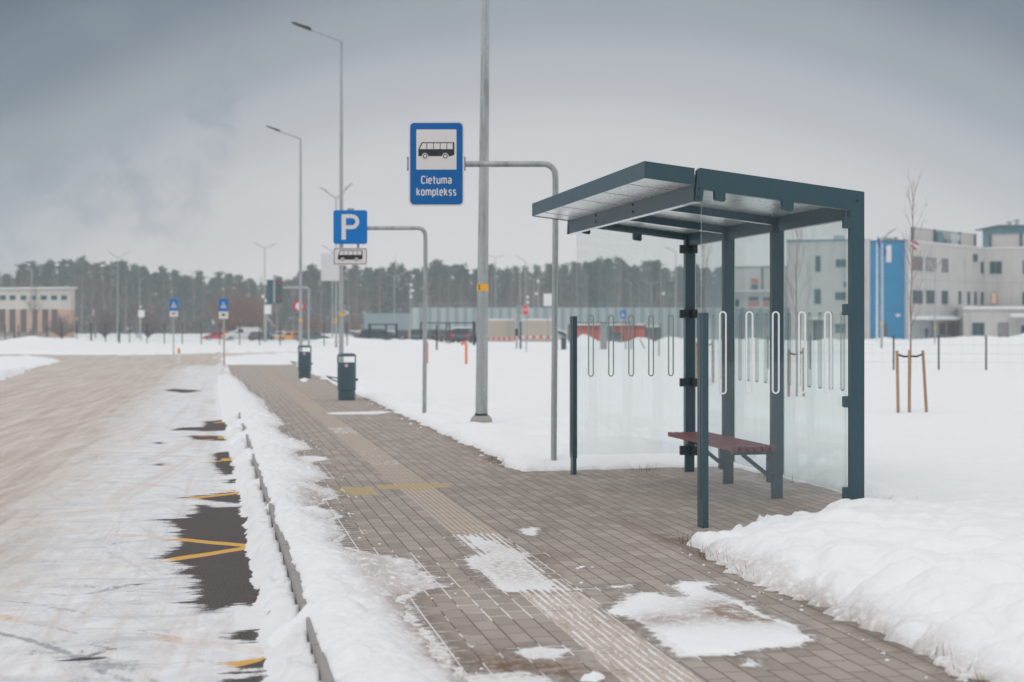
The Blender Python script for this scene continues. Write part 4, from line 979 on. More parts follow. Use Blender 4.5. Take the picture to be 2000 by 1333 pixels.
def bus_sign():
    D = dep(893, 0.10); x = xat(1082, D)
    root = thing('bus_stop_sign', 'blue bus stop sign with a bus picture hanging from a bent galvanised post', 'bus stop sign', (x, D, 0), 0)
    k = D / F
    za = zat(321, D); 
    arm_post(root, 3 * k, za, (800 - 1082) * k + .10, 0.031, lean=0.02)
    cx = (853 - 1082) * k; cz = zat(321.5, D); W, H = 108 * k, 165 * k
    m = MB(); m.prism(rrect(W, H, .05, 6, cx, cz), 'y', -0.062, -0.045)
    pl = m.build('sign_plate', 'sign_white', root, rz=0)
    m = MB(); m.prism(rrect(W * .985, H * .988, .048, 6, cx, cz), 'y', -0.0444, -0.030); m.build('back_tray', 'sign_back', pl)
    m = MB(); m.prism(rrect(W * .945, H * .962, .042, 6, cx, cz), 'y', -0.0645, -0.0625); m.build('blue_field', 'sign_blue', pl)
    sw = 78 * k; sz = zat(294, D)
    m = MB(); m.prism(rrect(sw, sw * 1.0, .002, 2, cx, sz), 'y', -0.0668, -0.065); m.build('picture_field', 'sign_white', pl)
    bus_picto(pl, 70 * k, cx, zat(296, D), -0.0672)
    stroke_text('lettering', 'Cietuma', 14.0 * k, .165, .26, 'sign_white', pl, cx, -.0660, zat(360, D))
    stroke_text('lettering', 'komplekss', 14.0 * k, .165, .26, 'sign_white', pl, cx, -.0660, zat(383, D))
    m = MB()
    for dx in (-W / 2 - 0.012, W / 2 + 0.006):
        m.bx(cx + dx - 0.006, cx + dx + 0.006, -0.05, 0.035, za - 0.055, za + 0.055, bev=0.003)
        m.cyl((cx + dx, -0.04, za + 0.06), (cx + dx, -0.02, za + 0.06), 0.012, n=8)
        m.cyl((cx + dx, -0.04, za - 0.06), (cx + dx, -0.02, za - 0.06), 0.012, n=8)
    m.bx(cx - W / 2, cx + W / 2, 0.0, 0.03, za + .034, za + 0.05); m.bx(cx - W / 2, cx + W / 2, 0.0, 0.03, za - 0.05, za - .034)
    m.build('clamp', 'sign_back', root)
bus_sign()

def parking_sign():
    D = dep(803, 0.10); x = xat(828, D); k = D / F
    root = thing('parking_sign', 'blue P parking sign with a small white bus plate on a bent post', 'parking sign', (x, D, 0), 0)
    za = zat(446, D)
    arm_post(root, 3 * k, za, (665 - 828) * k, 0.033, lean=0.02)
    cx = (685 - 828) * k; cz = zat(444.5, D); W = 66 * k
    m = MB(); m.prism(rrect(W, W, .04, 6, cx, cz), 'y', -0.062, -0.045); pl = m.build('sign_plate', 'sign_blue_light', root)
    m = MB(); m.prism(rrect(W * .98, W * .98, .04, 6, cx, cz), 'y', -0.0444, -0.03); m.build('back_tray', 'sign_back', pl)
    # the letter P as a shape
    m = MB(); u = W / 66
    px0, px1 = cx - 17 * u, cx - 8.5 * u
    zt_, zb = cz + 25 * u, cz - 24.5 * u
    m.prism([(px0, zb), (px0, zt_), (px1, zt_), (px1, zb)], 'y', -0.0645, -0.0625)
    ro, ri = 14.5 * u, 7 * u; zc = zt_ - ro; xs = cx + 3 * u
    out = [(px1, zt_), (xs, zt_)] + [(xs + ro * math.cos(a), zc + ro * math.sin(a)) for a in np.linspace(math.pi / 2, -math.pi / 2, 14)[1:]] + [(px1, zc - ro)]
    inn = [(px1, zc - ri)] + [(xs + ri * math.cos(a), zc + ri * math.sin(a)) for a in np.linspace(-math.pi / 2, math.pi / 2, 14)] + [(px1, zc + ri)]
    m.prism(out + inn, 'y', -0.0645, -0.0625)
    m.build('letter', 'sign_white', pl)
    cz2 = zat(501.5, D); H2 = 33 * k
    m = MB(); m.prism(rrect(W, H2, .03, 6, cx, cz2), 'y', -0.062, -0.045); p2 = m.build('supplementary_plate', 'sign_white', root)
    m = MB(); po = rrect(W * .965, H2 * .93, .026, 6, cx, cz2); pi_ = rrect(W * .93, H2 * .86, .02, 6, cx, cz2)
    n = len(po); m.add([(a, -0.0632, b) for a, b in po] + [(a, -0.0632, b) for a, b in pi_], [(i, (i + 1) % n, (i + 1) % n + n, i + n) for i in range(n)])
    m.build('plate_border', 'sign_black', p2)
    bus_picto(p2, 48 * k, cx, zat(500.5, D), -0.063)
    m = MB(); m.bx(cx - .16, cx - .12, -0.03, 0.0, cz2 + .1, cz - .2); m.bx(cx + .10, cx + .14, -0.03, 0.0, cz2 + .1, cz - .2)
    m.bx(cx - .05, cx + .05, -0.045, 0.0, cz + W / 2 - .05, cz + W / 2 + .03)
    m.bx(cx - .25, cx + .25, -.034, 0.0, za - .06, za + .06)
    m.build('bracket', 'sign_back', root)
parking_sign()

# ================================================================== street lamps
LAMP_H = 10.0
def lamp_head(m, p, d, up, L=0.62, w=0.24):
    """flat luminaire starting at p along unit direction d"""
    d = Vector(d).normalized(); s = d.cross(Vector((0, 0, 1))).normalized(); n = s.cross(d).normalized()
    prof = [(0, .06, .05), (.10, .11, .06), (.28, .12, .045), (.55, .12, .035), (L, .10, .022)]
    rings = []
    for (q, hw, hh) in prof:
        c = Vector(p) + d * q
        rings.append([c + s * hw + n * hh, c - s * hw + n * hh, c - s * hw - n * hh * .4, c + s * hw - n * hh * .4])
    vs = [v for r in rings for v in r]; fs = []
    for i in range(len(prof) - 1):
        for k in range(4): fs.append((i * 4 + k, i * 4 + (k + 1) % 4, (i + 1) * 4 + (k + 1) % 4, (i + 1) * 4 + k))
    fs += [(3, 2, 1, 0), tuple(len(prof) * 4 - 4 + k for k in range(4))]
    m.add(vs, fs)
def street_lamp(px, D, label, band_py, band_px_h, z0=0.0, H=LAMP_H, rb=0.088, rt=0.042, arm=(-1.48, 0.0, 0.55), base=None, digit=None, lean=0.0, group=None):
    x = xat(px, D)
    root = thing('street_lamp', label, 'street lamp', (x, D, 0), 0, group)
    m = MB(); m.tube([(0, 0, z0 - .3), (lean * .5, 0, H * .5), (lean, 0, H)], [rb, (rb + rt) / 2, rt], 20)
    m.cyl((0, 0, z0), (0, 0, z0 + .02), rb * 1.02, n=20)
    pole = m.build('pole', 'galv', root, smooth=True)
    if arm:
        d = Vector(arm).normalized(); Ld = Vector(arm).length; p0 = Vector((lean, 0, H))
        m = MB(); m.tube([p0 - d * 0.03, p0 + d * (Ld - 0.55)], [0.032, 0.026], 10); m.build('arm', 'galv', root, smooth=True)
        m = MB(); lamp_head(m, p0 + d * (Ld - 0.60), d, None); m.build('lamp_head', 'dark_plastic', root)
    zb = zat(band_py, D); hb = band_px_h * D / F
    rr = rb + (rt - rb) * (zb / H) + .003; xo = lean * zb / H
    m = MB(); m.cyl((xo, 0, zb - hb / 2), (xo, 0, zb + hb / 2), rr, n=24, caps=False); bd = m.build('number_band', 'orange_band', root, smooth=True)
    if digit:
        a = R(-128); nx, ny = math.cos(a), math.sin(a)
        text('numeral', digit, 0.10, 'sign_black', bd, (xo + nx * (rr + .0015), ny * (rr + .0015), zb), rot=(R(90), 0, a + R(90)), sx=0.8, bold=0.001)
    if base:
        m = MB()
        w, zt_ = base
        oc = [(w * .5 * sx, w * .5 * sy) for sx, sy in ((-1, -.8), (-.8, -1), (.8, -1), (1, -.8), (1, .8), (.8, 1), (-.8, 1), (-1, .8))]
        m.prism(oc, 'z', -0.4, zt_ - 0.05)
        n = len(oc); vs = [(a_, b_, zt_ - .05) for a_, b_ in oc] + [(a_ * .72, b_ * .72, zt_) for a_, b_ in oc]
        m.add(vs, [(i, (i + 1) % n, (i + 1) % n + n, i + n) for i in range(n)] + [tuple(n + i for i in range(n))])
        b = m.build('foundation', 'concrete_small', root)
        for sx in (-.38, .38):
            m = MB(); m.cyl((w * sx, -w * .5 - .001, zt_ - .10), (w * sx, -w * .5 + .01, zt_ - .10), 0.013, n=10); m.build('bolt_hole', 'dark_plastic', b)
        m = MB(); m.cyl((0, 0, zt_ - .005), (0, 0, zt_ + .03), rb * 1.05, n=20); m.build('collar', 'dark_plastic', root, smooth=True)
    return root
D1 = 20.0
street_lamp(940, D1, 'nearest lamp pole, yellow band, concrete foot, right of the bus stop sign', 562, 14, z0=0.18, base=(0.30, 0.19), digit='3', lean=0.10, H=10, rt=0.036)
street_lamp(666.5, 43.3, 'tall street lamp rising behind the parking sign, dark head over the road', 614.5, 6.5, H=zat(81, 43.3), rb=0.078, rt=0.038)
street_lamp(587, 62.6, 'street lamp rising behind the farther litter bin, its head over the road', 625.5, 6, H=zat(272, 62.6), rb=0.085, rt=0.042)

def double_lamp(px, D, top, label, tips, rb=0.09, band=None, z0=None, camera=None, name='double_street_lamp'):
    x = xat(px, D); g = gz(D) if z0 is None else z0; H = zat(top, D)
    root = thing(name, label, 'street lamp', (x, D, 0), 0)
    m = MB(); m.tube([(0, 0, g - .4), (0, 0, H)], [rb, rb * .5], 12); m.build('pole', 'galv', root, smooth=True)
    for (tx, ty) in tips:
        e = Vector(((tx - px) * D / F, 0, zat(ty, D))); p0 = Vector((0, 0, H)); d = e - p0
        mid = p0 + d * .45 + Vector((0, 0, -.12 * abs(d.z)))
        m = MB(); m.tube([p0 - Vector((0, 0, .05)), mid, p0 + d * .78], [.045, .04, .035], 8); m.build('arm', 'galv', root, smooth=True)
        m = MB(); lamp_head(m, p0 + d * .62, (d.normalized() + Vector((0, 0, -.02))), None, L=d.length * .40); m.build('lamp_head', 'sign_back', root)
    if band:
        zb = zat(band, D); m = MB(); m.cyl((0, 0, zb - .10), (0, 0, zb + .10), rb * .97 + .004, n=14, caps=False); m.build('number_band', 'orange_band', root, smooth=True)
    if camera:
        for (cx, cy) in camera:
            m = MB(); c = Vector(((cx - px) * D / F, -.12, zat(cy, D)))
            m.cyl(c + Vector((0, 0, -.16)), c + Vector((0, 0, .12)), .13, .16, n=12); m.cyl(c + Vector((0, 0, .12)), c + Vector((0, 0, .2)), .16, .05, n=12)
            m.cyl((0, 0, c.z), c, .04, n=6)
            m.build('camera', 'plastic_white', root, smooth=True)
    return root
double_lamp(230, 177, 503, 'two-armed lamp in front of the wood, left of both crossing signs', [(210, 491), (251, 493)], band=634)
double_lamp(62, 180, 527, 'plain pale lamp pole in front of the cream building', [(52, 524)], band=625)
double_lamp(273, 210, 547, 'pale lamp pole with white camera left of the crossing sign without red car', [(284, 544)], camera=[(275, 600)], band=628)
double_lamp(517, 155, 484, 'two-armed lamp with white cameras left of the electronic road sign', [(496, 474), (541, 476)], band=633, camera=[(514, 580), (520, 588)])
double_lamp(656.5, 86, 386, 'two-armed lamp standing just behind the parking sign', [(629, 369), (685, 361)], band=625.5, z0=0, rb=0.075)
double_lamp(649, 150, 490, 'lamp pole partly hidden by the pale back of a large sign board', [(631, 481)], band=629)
double_lamp(770, 190, 541, 'two-armed lamp against the pines right of the parking sign', [(752, 533), (790, 531)])
double_lamp(968, 196, 502, 'slim two-armed lamp right of the nearest lamp pole', [(954, 500), (984, 500)])
double_lamp(1026, 184, 509, 'single-armed lamp above the red stop sign with white camera boxes', [(1007, 500)], camera=[(1031, 581), (1031, 591)])
double_lamp(1016, 192, 526, 'lamp pole with its arm to the right beside the stop sign', [(1038, 520)])
double_lamp(1043, 194, 546, 'lower two-armed lamp left of the white square board', [(1028, 541), (1061, 541)])
double_lamp(1232, 196, 550, 'plain grey mast seen through the shelter glass left of a two-armed lamp', [(1226, 549)], rb=.12)
double_lamp(1272, 194, 554, 'two-armed lamp seen through the far end pane of the shelter', [(1256, 548), (1288, 550)])
double_lamp(1291, 170, 519, 'lamp pole with white dome camera seen through the shelter glass', [(1298, 517)], camera=[(1296, 574)])
double_lamp(1320, 161, 491, 'single-armed lamp seen through glass left of the dark corner post', [(1302, 484)])
double_lamp(1721.5, 84, 465, 'lamp pole with a yellow band in front of the blue tower', [(1742, 452)], band=632, z0=0, rb=.07)
double_lamp(1826, 106, 530, 'slim pale lamp pole before the grey building with windows', [(1818, 516), (1836, 514)], band=639, z0=0, rb=.06)
def camera_mast(px, D, cams, label, top):
    x = xat(px, D); root = thing('camera_mast', label, 'camera mast', (x, D, 0))
    m = MB(); m.cyl((0, 0, gz(D) - .4), (0, 0, zat(top, D)), .09, .06, n=10); m.build('pole', 'galv', root, smooth=True)
    for cx, cy in cams:
        c = Vector(((cx - px) * D / F, -.15, zat(cy, D))); m = MB()
        m.cyl(c - Vector((0, 0, .16)), c + Vector((0, 0, .16)), .16, n=10); m.cyl((0, 0, c.z), c, .04, n=6); m.build('camera', 'plastic_white', root, smooth=True)
camera_mast(802, 185, [(803, 557), (806, 568), (803, 580)], 'mast with three white cameras above the low end of the long wall', 553)
camera_mast(1051, 188, [(1051, 550), (1048, 574)], 'mast with two white cameras left of the white square board', 546)

# ================================================================== litter bins
def litter_bin(px, py, label, k=1.0):
    D = dep(py); x = xat(px, D)
    root = thing('litter_bin', label, 'litter bin', (x, D, 0), R(4), 'litter bins beside the path')
    def plan(w, d):   # bowed front with a crease
        pts = []
        for i in range(9):
            a = math.pi * (1.0 + i / 8); pts.append((w / 2 * math.cos(a), d / 2 * math.sin(a) * (1.0 if i != 4 else 1.13)))
        return pts + [(w / 2, d * .25), (w * .36, d * .5), (-w * .36, d * .5), (-w / 2, d * .25)]
    m = MB(); m.prism(plan(.335, .29), 'z', -0.02, .195); m.build('plinth', 'bin_steel', root)
    m = MB(); m.prism(plan(.36, .31), 'z', .2, .735); b = m.build('body', 'bin_steel', root)
    for sx in (-1, 1):
        m = MB(); m.box((sx * .170, .0, .795), (.02, .22, .12)); m.build('upright', 'bin_steel', root)
    m = MB(); m.prism(plan(.365, .315), 'z', .855, .885)
    pt = plan(.365, .315); n = len(pt); m.add([(a, b_, .885) for a, b_ in pt] + [(a * .7, b_ * .7, .915) for a, b_ in pt], [(i, (i + 1) % n, (i + 1) % n + n, i + n) for i in range(n)] + [tuple(range(n, 2 * n))])
    m.build('lid', 'bin_steel', root)
    m = MB(); m.cyl((0.005, -.178, .68), (0.005, -.16, .68), .034, n=16); m.build('sticker', 'pinkish', b)
    m = MB()
    loop = [(-.18 - .105 + .105 * math.cos(a), -.02 + .09 * math.sin(a), .385 + .05 * (1 - math.cos(a)) * .5) for a in np.linspace(-math.pi * 1.0 + .001, math.pi - .001, 20)]
    m.tube([(-.18, -.07, .37), (-.26, -.09, .40), (-.36, -.06, .455), (-.385, .0, .465), (-.36, .06, .455), (-.26, .09, .44), (-.18, .07, .43)], .012, 8)
    m.build('side_handle', 'dark_plastic', root, smooth=True)
    m = MB(); m.cyl((.18, 0, .40), (.215, 0, .40), .022, n=10); m.cyl((.215, 0, .40), (.222, 0, .40), .026, n=10); m.build('lock_knob', 'dark_plastic', root, smooth=True)
    return root
litter_bin(677, 782, 'nearer dark steel litter bin on the paving in front of a lamp pole')
litter_bin(595, 739.5, 'farther dark steel litter bin at the bend of the path')

# ================================================================== crossing signs
def crossing_sign(px, base_py, x0, x1, y0, y1, y2, label, D=None, bands=()):
    D = D or dep(base_py, 0.08); k = D / F; x = xat(px, D)
    root = thing('crossing_sign', label, 'crossing sign', (x, D, 0), 0)
    m = MB(); m.cyl((0, 0, -.3), (0, 0, zat(y0, D)), .028, n=12); m.build('post', 'galv', root, smooth=True)
    W, H = (x1 - x0) * k, (y1 - y0) * k; cx = ((x0 + x1) / 2 - px) * k; cz = zat((y0 + y1) / 2, D)
    m = MB(); m.prism(rrect(W, H, .03, 4, cx, cz), 'y', -.06, -.035); pl = m.build('sign_plate', 'sign_blue_light', root)
    m = MB(); m.prism([(cx - W * .33, cz - H * .25), (cx, cz + H * .27), (cx + W * .33, cz - H * .25)], 'y', -.063, -.0605); m.build('white_triangle', 'sign_white', pl)
    m = MB()   # walking figure
    m.prism(circ(H * .035, 10, cx, cz + H * .10), 'y', -.066, -.0635)
    m.prism([(cx - H * .05, cz + H * .05), (cx + H * .05, cz + H * .05), (cx + H * .03, cz - H * .07), (cx + H * .09, cz - H * .2), (cx + H * .05, cz - H * .21), (cx, cz - H * .1), (cx - H * .06, cz - H * .21), (cx - H * .1, cz - H * .2), (cx - H * .03, cz - H * .07)], 'y', -.066, -.0635)
    m.build('walking_figure', 'sign_black', pl)
    if y2:
        c2 = zat((y1 + y2) / 2 + .5, D); H2 = (y2 - y1 - 1) * k
        m = MB(); m.prism(rrect(W * 1.02, H2, .02, 4, cx, c2), 'y', -.06, -.035); p2 = m.build('supplementary_plate', 'sign_white', root)
        m = MB(); m.prism([(cx - W * .2, c2 - .02), (cx - W * .2, c2 + .02), (cx - W * .1, c2 + .05), (cx + W * .12, c2 + .05), (cx + W * .2, c2 + .02), (cx + W * .2, c2 - .02)], 'y', -.063, -.0605); m.build('small_mark', 'sign_black', p2)
    for b in bands:
        m = MB(); zb = zat(b, D); m.cyl((0, 0, zb - .06), (0, 0, zb + .06), .032, n=12, caps=False); m.build('reflector_band', 'amber', root)
crossing_sign(339, 690, 332, 348, 584, 607, 619, 'blue pedestrian crossing sign left of the road, the farther of the pair', bands=())
crossing_sign(437.5, 712, 428, 446, 584, 608, 623, 'blue pedestrian crossing sign in front of the red car', bands=(651, 657, 700))
crossing_sign(1214, 668, 1210, 1222, 606.5, 622, None, 'small blue crossing sign seen through the shelter glass', D=112)

def delineator(px, py, label):
    D = dep(py, .08); x = xat(px, D)
    root = thing('delineator_post', label, 'marker post', (x, D, 0))
    m = MB(); m.bx(-.045, .045, -.03, .03, -.2, .40, bev=.01); m.build('lower_body', 'plastic_white', root)
    m = MB(); m.bx(-.046, .046, -.031, .031, .402, .60, bev=.012); m.build('reflector_cap', 'amber', root)
delineator(349.5, 707, 'short white marker post with amber top in the roadside snow')

def big_board():
    D = 80.0; k = D / F; x = xat(648, D)
    root = thing('sign_board', 'large pale grey back of a road sign board beside the parking sign', 'sign board', (x, D, 0))
    m = MB(); m.box((-.03, 0, zat(522, D)), (40 * k, .05, 54 * k), bev=.015); b = m.build('board', 'panel_back', root)
    m = MB()
    for z in (zat(505, D), zat(540, D)): m.box((.02, .04, z), (34 * k, .03, .06))
    m.build('rail', 'sign_back', b)
    m = MB(); m.tube([(20 * k, .05, -.3), (20 * k, .05, zat(512, D))], .06, 12); m.build('post', 'galv', root, smooth=True)
    m = MB(); m.tube([(20.5 * k, .0, zat(540, D)), (22.5 * k, .0, zat(528, D)), (25 * k, .0, zat(520, D))], .05, 8); m.build('bracket', 'dark_plastic', root, smooth=True)
big_board()
def led_sign():
    D = 88.0; k = D / F; x = xat(603, D)
    root = thing('electronic_sign', 'dark electronic road sign with two red dots on a bent gantry pole', 'electronic sign', (x, D, 0))
    za = zat(562, D)
    m = MB(); pts = [(0, 0, -.3), (0, 0, za - .2)] + [(-.15 + .15 * math.cos(a), 0, za - .15 + .15 * math.sin(a)) for a in np.linspace(0, math.pi / 2, 5)[1:]] + [(-81 * k, 0, za)]
    m.tube(pts, .07, 12); m.build('gantry_pole', 'galv', root, smooth=True)
    m = MB(); m.box((-66 * k, -.16, zat(570, D)), (30 * k, .14, 46 * k), bev=.02); b = m.build('display_case', 'led_case', root)
    m = MB(); m.box((-66 * k, -.25, zat(570, D)), (4 * k, .03, 44 * k)); m.build('mounting_rail', 'galv', b)
    for py in (553, 582):
        m = MB(); m.cyl((-55.5 * k, -.245, zat(py, D)), (-55.5 * k, -.23, zat(py, D)), 2.6 * k, n=14); m.build('red_lamp', 'sign_red', b)
led_sign()
def round_sign():
    D = 82.0; k = D / F; x = xat(584.5, D)
    root = thing('round_road_sign', 'round white road sign with red ring behind the lamp pole at the bend', 'road sign', (x, D, 0))
    m = MB(); m.cyl((.04, .05, -.3), (.04, .05, zat(587, D)), .035, n=10); m.build('post', 'galv', root, smooth=True)
    z = zat(598.5, D); r = 11.5 * k
    m = MB(); m.prism(circ(r, 28, 0, z), 'y', -.02, 0); p = m.build('sign_disc', 'sign_red', root)
    m = MB(); m.prism(circ(r * .66, 28, 0, z), 'y', -.024, -.0205); m.build('white_centre', 'sign_white', p)
round_sign()
def stop_sign():
    D = 72.0; k = D / F; x = xat(1027, D)
    root = thing('stop_sign', 'red octagonal stop sign on a thin pole in the snow', 'stop sign', (x, D, 0), R(-48))
    m = MB(); m.cyl((0, .03, -.3), (0, .03, zat(598, D)), .03, n=10); m.build('post', 'galv', root, smooth=True)
    z = zat(606, D); r = 10.5 * k
    oc = lambda q: [(q * math.cos(R(22.5 + 45 * i)), z + q * math.sin(R(22.5 + 45 * i))) for i in range(8)]
    m = MB(); m.prism(oc(r), 'y', -.02, 0); p = m.build('sign_plate', 'sign_white', root)
    m = MB(); m.prism(oc(r * .93), 'y', -.023, -.0205); m.build('red_field', 'sign_red', p)
    text('lettering', 'STOP', r * .82, 'sign_white', p, (0, -.025, z), sx=.85, bold=.004)
    D2 = 84.0; x2 = xat(1015, D2)
    r2 = thing('round_sign_back', 'grey back of a round sign left of the red stop sign', 'road sign', (x2, D2, 0), R(30))
    m = MB(); m.cyl((0, -.03, -.3), (0, -.03, zat(596, D2)), .03, n=10); m.build('post', 'galv', r2, smooth=True)
    m = MB(); m.prism(circ(9 * D2 / F, 24, 0, zat(605, D2)), 'y', 0, .02); m.build('sign_disc', 'sign_back', r2)
stop_sign()
def white_board():
    D = 120.0; k = D / F; x = xat(1070, D)
    root = thing('square_sign_board', 'white square sign board rising over the long wall', 'sign board', (x, D, 0))
    m = MB(); m.box((0, 0, zat(586, D)), (17 * k, .06, 24 * k), bev=.02); m.build('board', 'plastic_white', root)
    m = MB(); m.cyl((0, .08, -.4), (0, .08, zat(580, D)), .06, n=10); m.build('post', 'galv', root, smooth=True)
    x = xat(523, 152); r = thing('small_sign_board', 'small white board beside the two-armed lamp with cameras', 'sign board', (x, 152, 0))
    k = 152 / F
    m = MB(); m.box((0, 0, zat(605, 152)), (14 * k, .06, 18 * k), bev=.02); m.build('board', 'plastic_white', r)
    m = MB(); m.cyl((-.2, .1, -.9), (-.2, .1, zat(600, 152)), .07, n=8); m.build('post', 'galv', r, smooth=True)
    x = xat(276, 190); r = thing('small_sign_board', 'small white board on a pole left of the farther crossing sign', 'sign board', (x, 190, 0))
    k = 190 / F
    m = MB(); m.box((0, 0, zat(613, 190)), (12 * k, .06, 14 * k), bev=.02); m.build('board', 'plastic_white', r)
    m = MB(); m.cyl((-.1, .1, -1.2), (-.1, .1, zat(610, 190)), .06, n=8); m.build('post', 'galv', r, smooth=True)
white_board()
def hydrant_marker(px, py, ptop, label, hook):
    D = dep(py, .08); k = D / F; x = xat(px, D)
    root = thing('marker_pipe', label, 'marker pipe', (x, D, 0))
    H = zat(ptop, D); r = .045
    if hook:
        m = MB(); m.tube([(0, 0, -.2), (0, 0, H - .06), (-.03, 0, H - .01), (-.09, 0, H), (-.13, 0, H - .01), (-.14, 0, H - .07)], r, 10); m.build('pipe', 'orange', root, smooth=True)
        m = MB(); m.cyl((-.14, 0, H - .10), (-.14, 0, H - .06), .055, n=10); m.build('nozzle', 'orange', root, smooth=True)
    else:
        m = MB(); m.cyl((0, 0, -.2), (0, 0, H), r, n=10); m.build('pipe', 'orange', root, smooth=True)
        m = MB(); m.cyl((0, 0, H), (0, 0, H + .04), .055, .03, n=10); m.build('cap', 'orange', root, smooth=True)
hydrant_marker(910.5, 710, 669, 'orange pipe with hooked top standing in snow left of the nearest lamp pole', True)
hydrant_marker(834, 708, 670, 'plain orange pipe half hidden by the post of the parking sign', False)

# ================================================================== fences
def mesh_fence(name, label, pts, top_h, post_r=0.03, thick=(), z0=None, col='fence_green', wires=6, rail=False, wr=.006):
    """pts: (px, depth); a post at each"""
    P = [(xat(px, D), D, (gz(D) if z0 is None else z0)) for px, D in pts]
    root = thing(name, label, 'fence', (P[0][0], P[0][1], 0))
    ox, oy = P[0][0], P[0][1]
    for i, (x, y, g) in enumerate(P):
        r = post_r * (1.9 if i in thick else 1.0)
        m = MB(); m.bx(x - ox - r, x - ox + r, y - oy - r, y - oy + r, g - .3, g + top_h * (1.06 if i in thick else 1.0), bev=.004); m.build('post', col, root)
    m = MB()
    for a, b in zip(P, P[1:]):
        for w in range(wires):
            z = .08 + (top_h - .1) * w / (wires - 1); r = wr
            m.cyl((a[0] - ox, a[1] - oy, a[2] + z), (b[0] - ox, b[1] - oy, b[2] + z), r if not (rail and w == wires - 1) else .022, n=4, caps=False)
        n = int(math.hypot(b[0] - a[0], b[1] - a[1]) / .3)
        for j in range(1, n):
            q = j / n; x = a[0] + (b[0] - a[0]) * q - ox; y = a[1] + (b[1] - a[1]) * q - oy; g = a[2] + (b[2] - a[2]) * q
            m.cyl((x, y, g + .08), (x, y, g + top_h - .02), wr * .5, n=3, caps=False)
    m.build('wire_mesh', col, root)
    return root
mesh_fence('mesh_fence', 'long dark green mesh fence across the snow left of the bins',
           [(px, D) for px, D in [(10, 118), (36, 117), (64, 116), (92, 115), (121, 114), (150, 113), (178, 112), (206, 111), (233, 110), (253, 109), (287, 107), (321, 105), (356, 103), (393, 101), (429, 99.5), (468, 98), (507, 96.5), (547, 95), (590, 93.5), (633, 92), (678, 91)]],
           1.62, thick=(6, 8), rail=False)
mesh_fence('low_mesh_fence', 'low dark wire fence on three posts behind the staked young trees', [(1500, 43.8), (1582, 43.6), (1662, 43.3), (1745.5, 43), (1833.5, 42.8), (1926, 42.4), (2020, 42)], 1.14, post_r=.022, z0=0.02, wires=5, wr=.0022)
def picket_fence():
    root = thing('picket_fence', 'pale picket fence before the cream building', 'fence', (xat(0, 165), 165, gz(165)))
    m = MB()
    for k in range(46):
        x = -6 + k * .26; m.bx(x - .05, x + .05, -.02, .02, -.2, 1.35)
    m.bx(-6.2, 5.8, .021, .06, .3, .4); m.bx(-6.2, 5.8, .021, .06, 1.0, 1.1)
    m.build('pickets', 'wire', root)
    for k in range(7):
        m = MB(); m.bx(-6 + k * 1.9 - .08, -6 + k * 1.9 + .08, .07, .2, -.2, 1.6); m.build('post', 'bark_pine', root)
picket_fence()

def frame_gate(label, D, posts, bar, ybot, low=None, name='steel_gate'):
    k = D / F; x0 = xat(posts[0][0], D)
    root = thing(name, label, 'gate', (x0, D, 0))
    zb = zat(bar, D)
    for px, ytop, w in posts:
        x = xat(px, D) - x0; m = MB(); m.bx(x - w * k / 2, x + w * k / 2, -.06, .06, -.3, zat(ytop, D), bev=.01); m.build('post', 'fence_green', root)
    a, b = xat(posts[0][0], D) - x0, xat(posts[-1][0], D) - x0
    m = MB(); m.bx(a + posts[0][2] * k / 2 + .002, b - posts[-1][2] * k / 2 - .002, -.035, .035, zb - .06, zb + .02); m.build('top_rail', 'fence_green', root)
    if low:
        m = MB(); m.bx(a + posts[0][2] * k / 2 + .002, xat(low, D) - x0, -.02, .02, .45, .52); m.bx(a + posts[0][2] * k / 2 + .002, xat(low, D) - x0, -.02, .02, .15, .21); m.build('lower_rail', 'fence_green', root)
    return root
frame_gate('dark goalpost-like gate frame left of the parking sign post', 97, [(722, 632, 5), (754, 633, 3.5), (774, 632, 5)], 633.5, 672, 754)
frame_gate('wider dark gate frame ending beside the nearest lamp pole', 97, [(822, 630, 3), (872, 631, 2.5), (878, 631, 2.5), (926, 628, 6)], 630.5, 678)
def bollard(px, D, ytop, w, label, col='fence_green', name='steel_post'):
    root = thing(name, label, 'post', (xat(px, D), D, 0)); k = D / F
    m = MB(); m.bx(-w * k / 2, w * k / 2, -w * k / 2, w * k / 2, -.3, zat(ytop, D), bev=.01); m.build('shaft', col, root)
    m = MB(); m.bx(-w * k * .6, w * k * .6, -w * k * .6, w * k * .6, zat(ytop, D) + .002, zat(ytop, D) + .03, bev=.008); m.build('cap', col, root)
bollard(853, 78, 636, 3.2, 'lone dark square post between the parking sign post and the nearest lamp pole')
bollard(1017, 80, 630, 3.2, 'lone dark square post where the two striped barrier arms meet')
bollard(1287, 62, 640, 2.2, 'thin grey post in the snow seen through the far end of the shelter', 'wire')
bollard(800, 108, 622, 4, 'pale post with sign bands left of the parking sign post', 'galv')

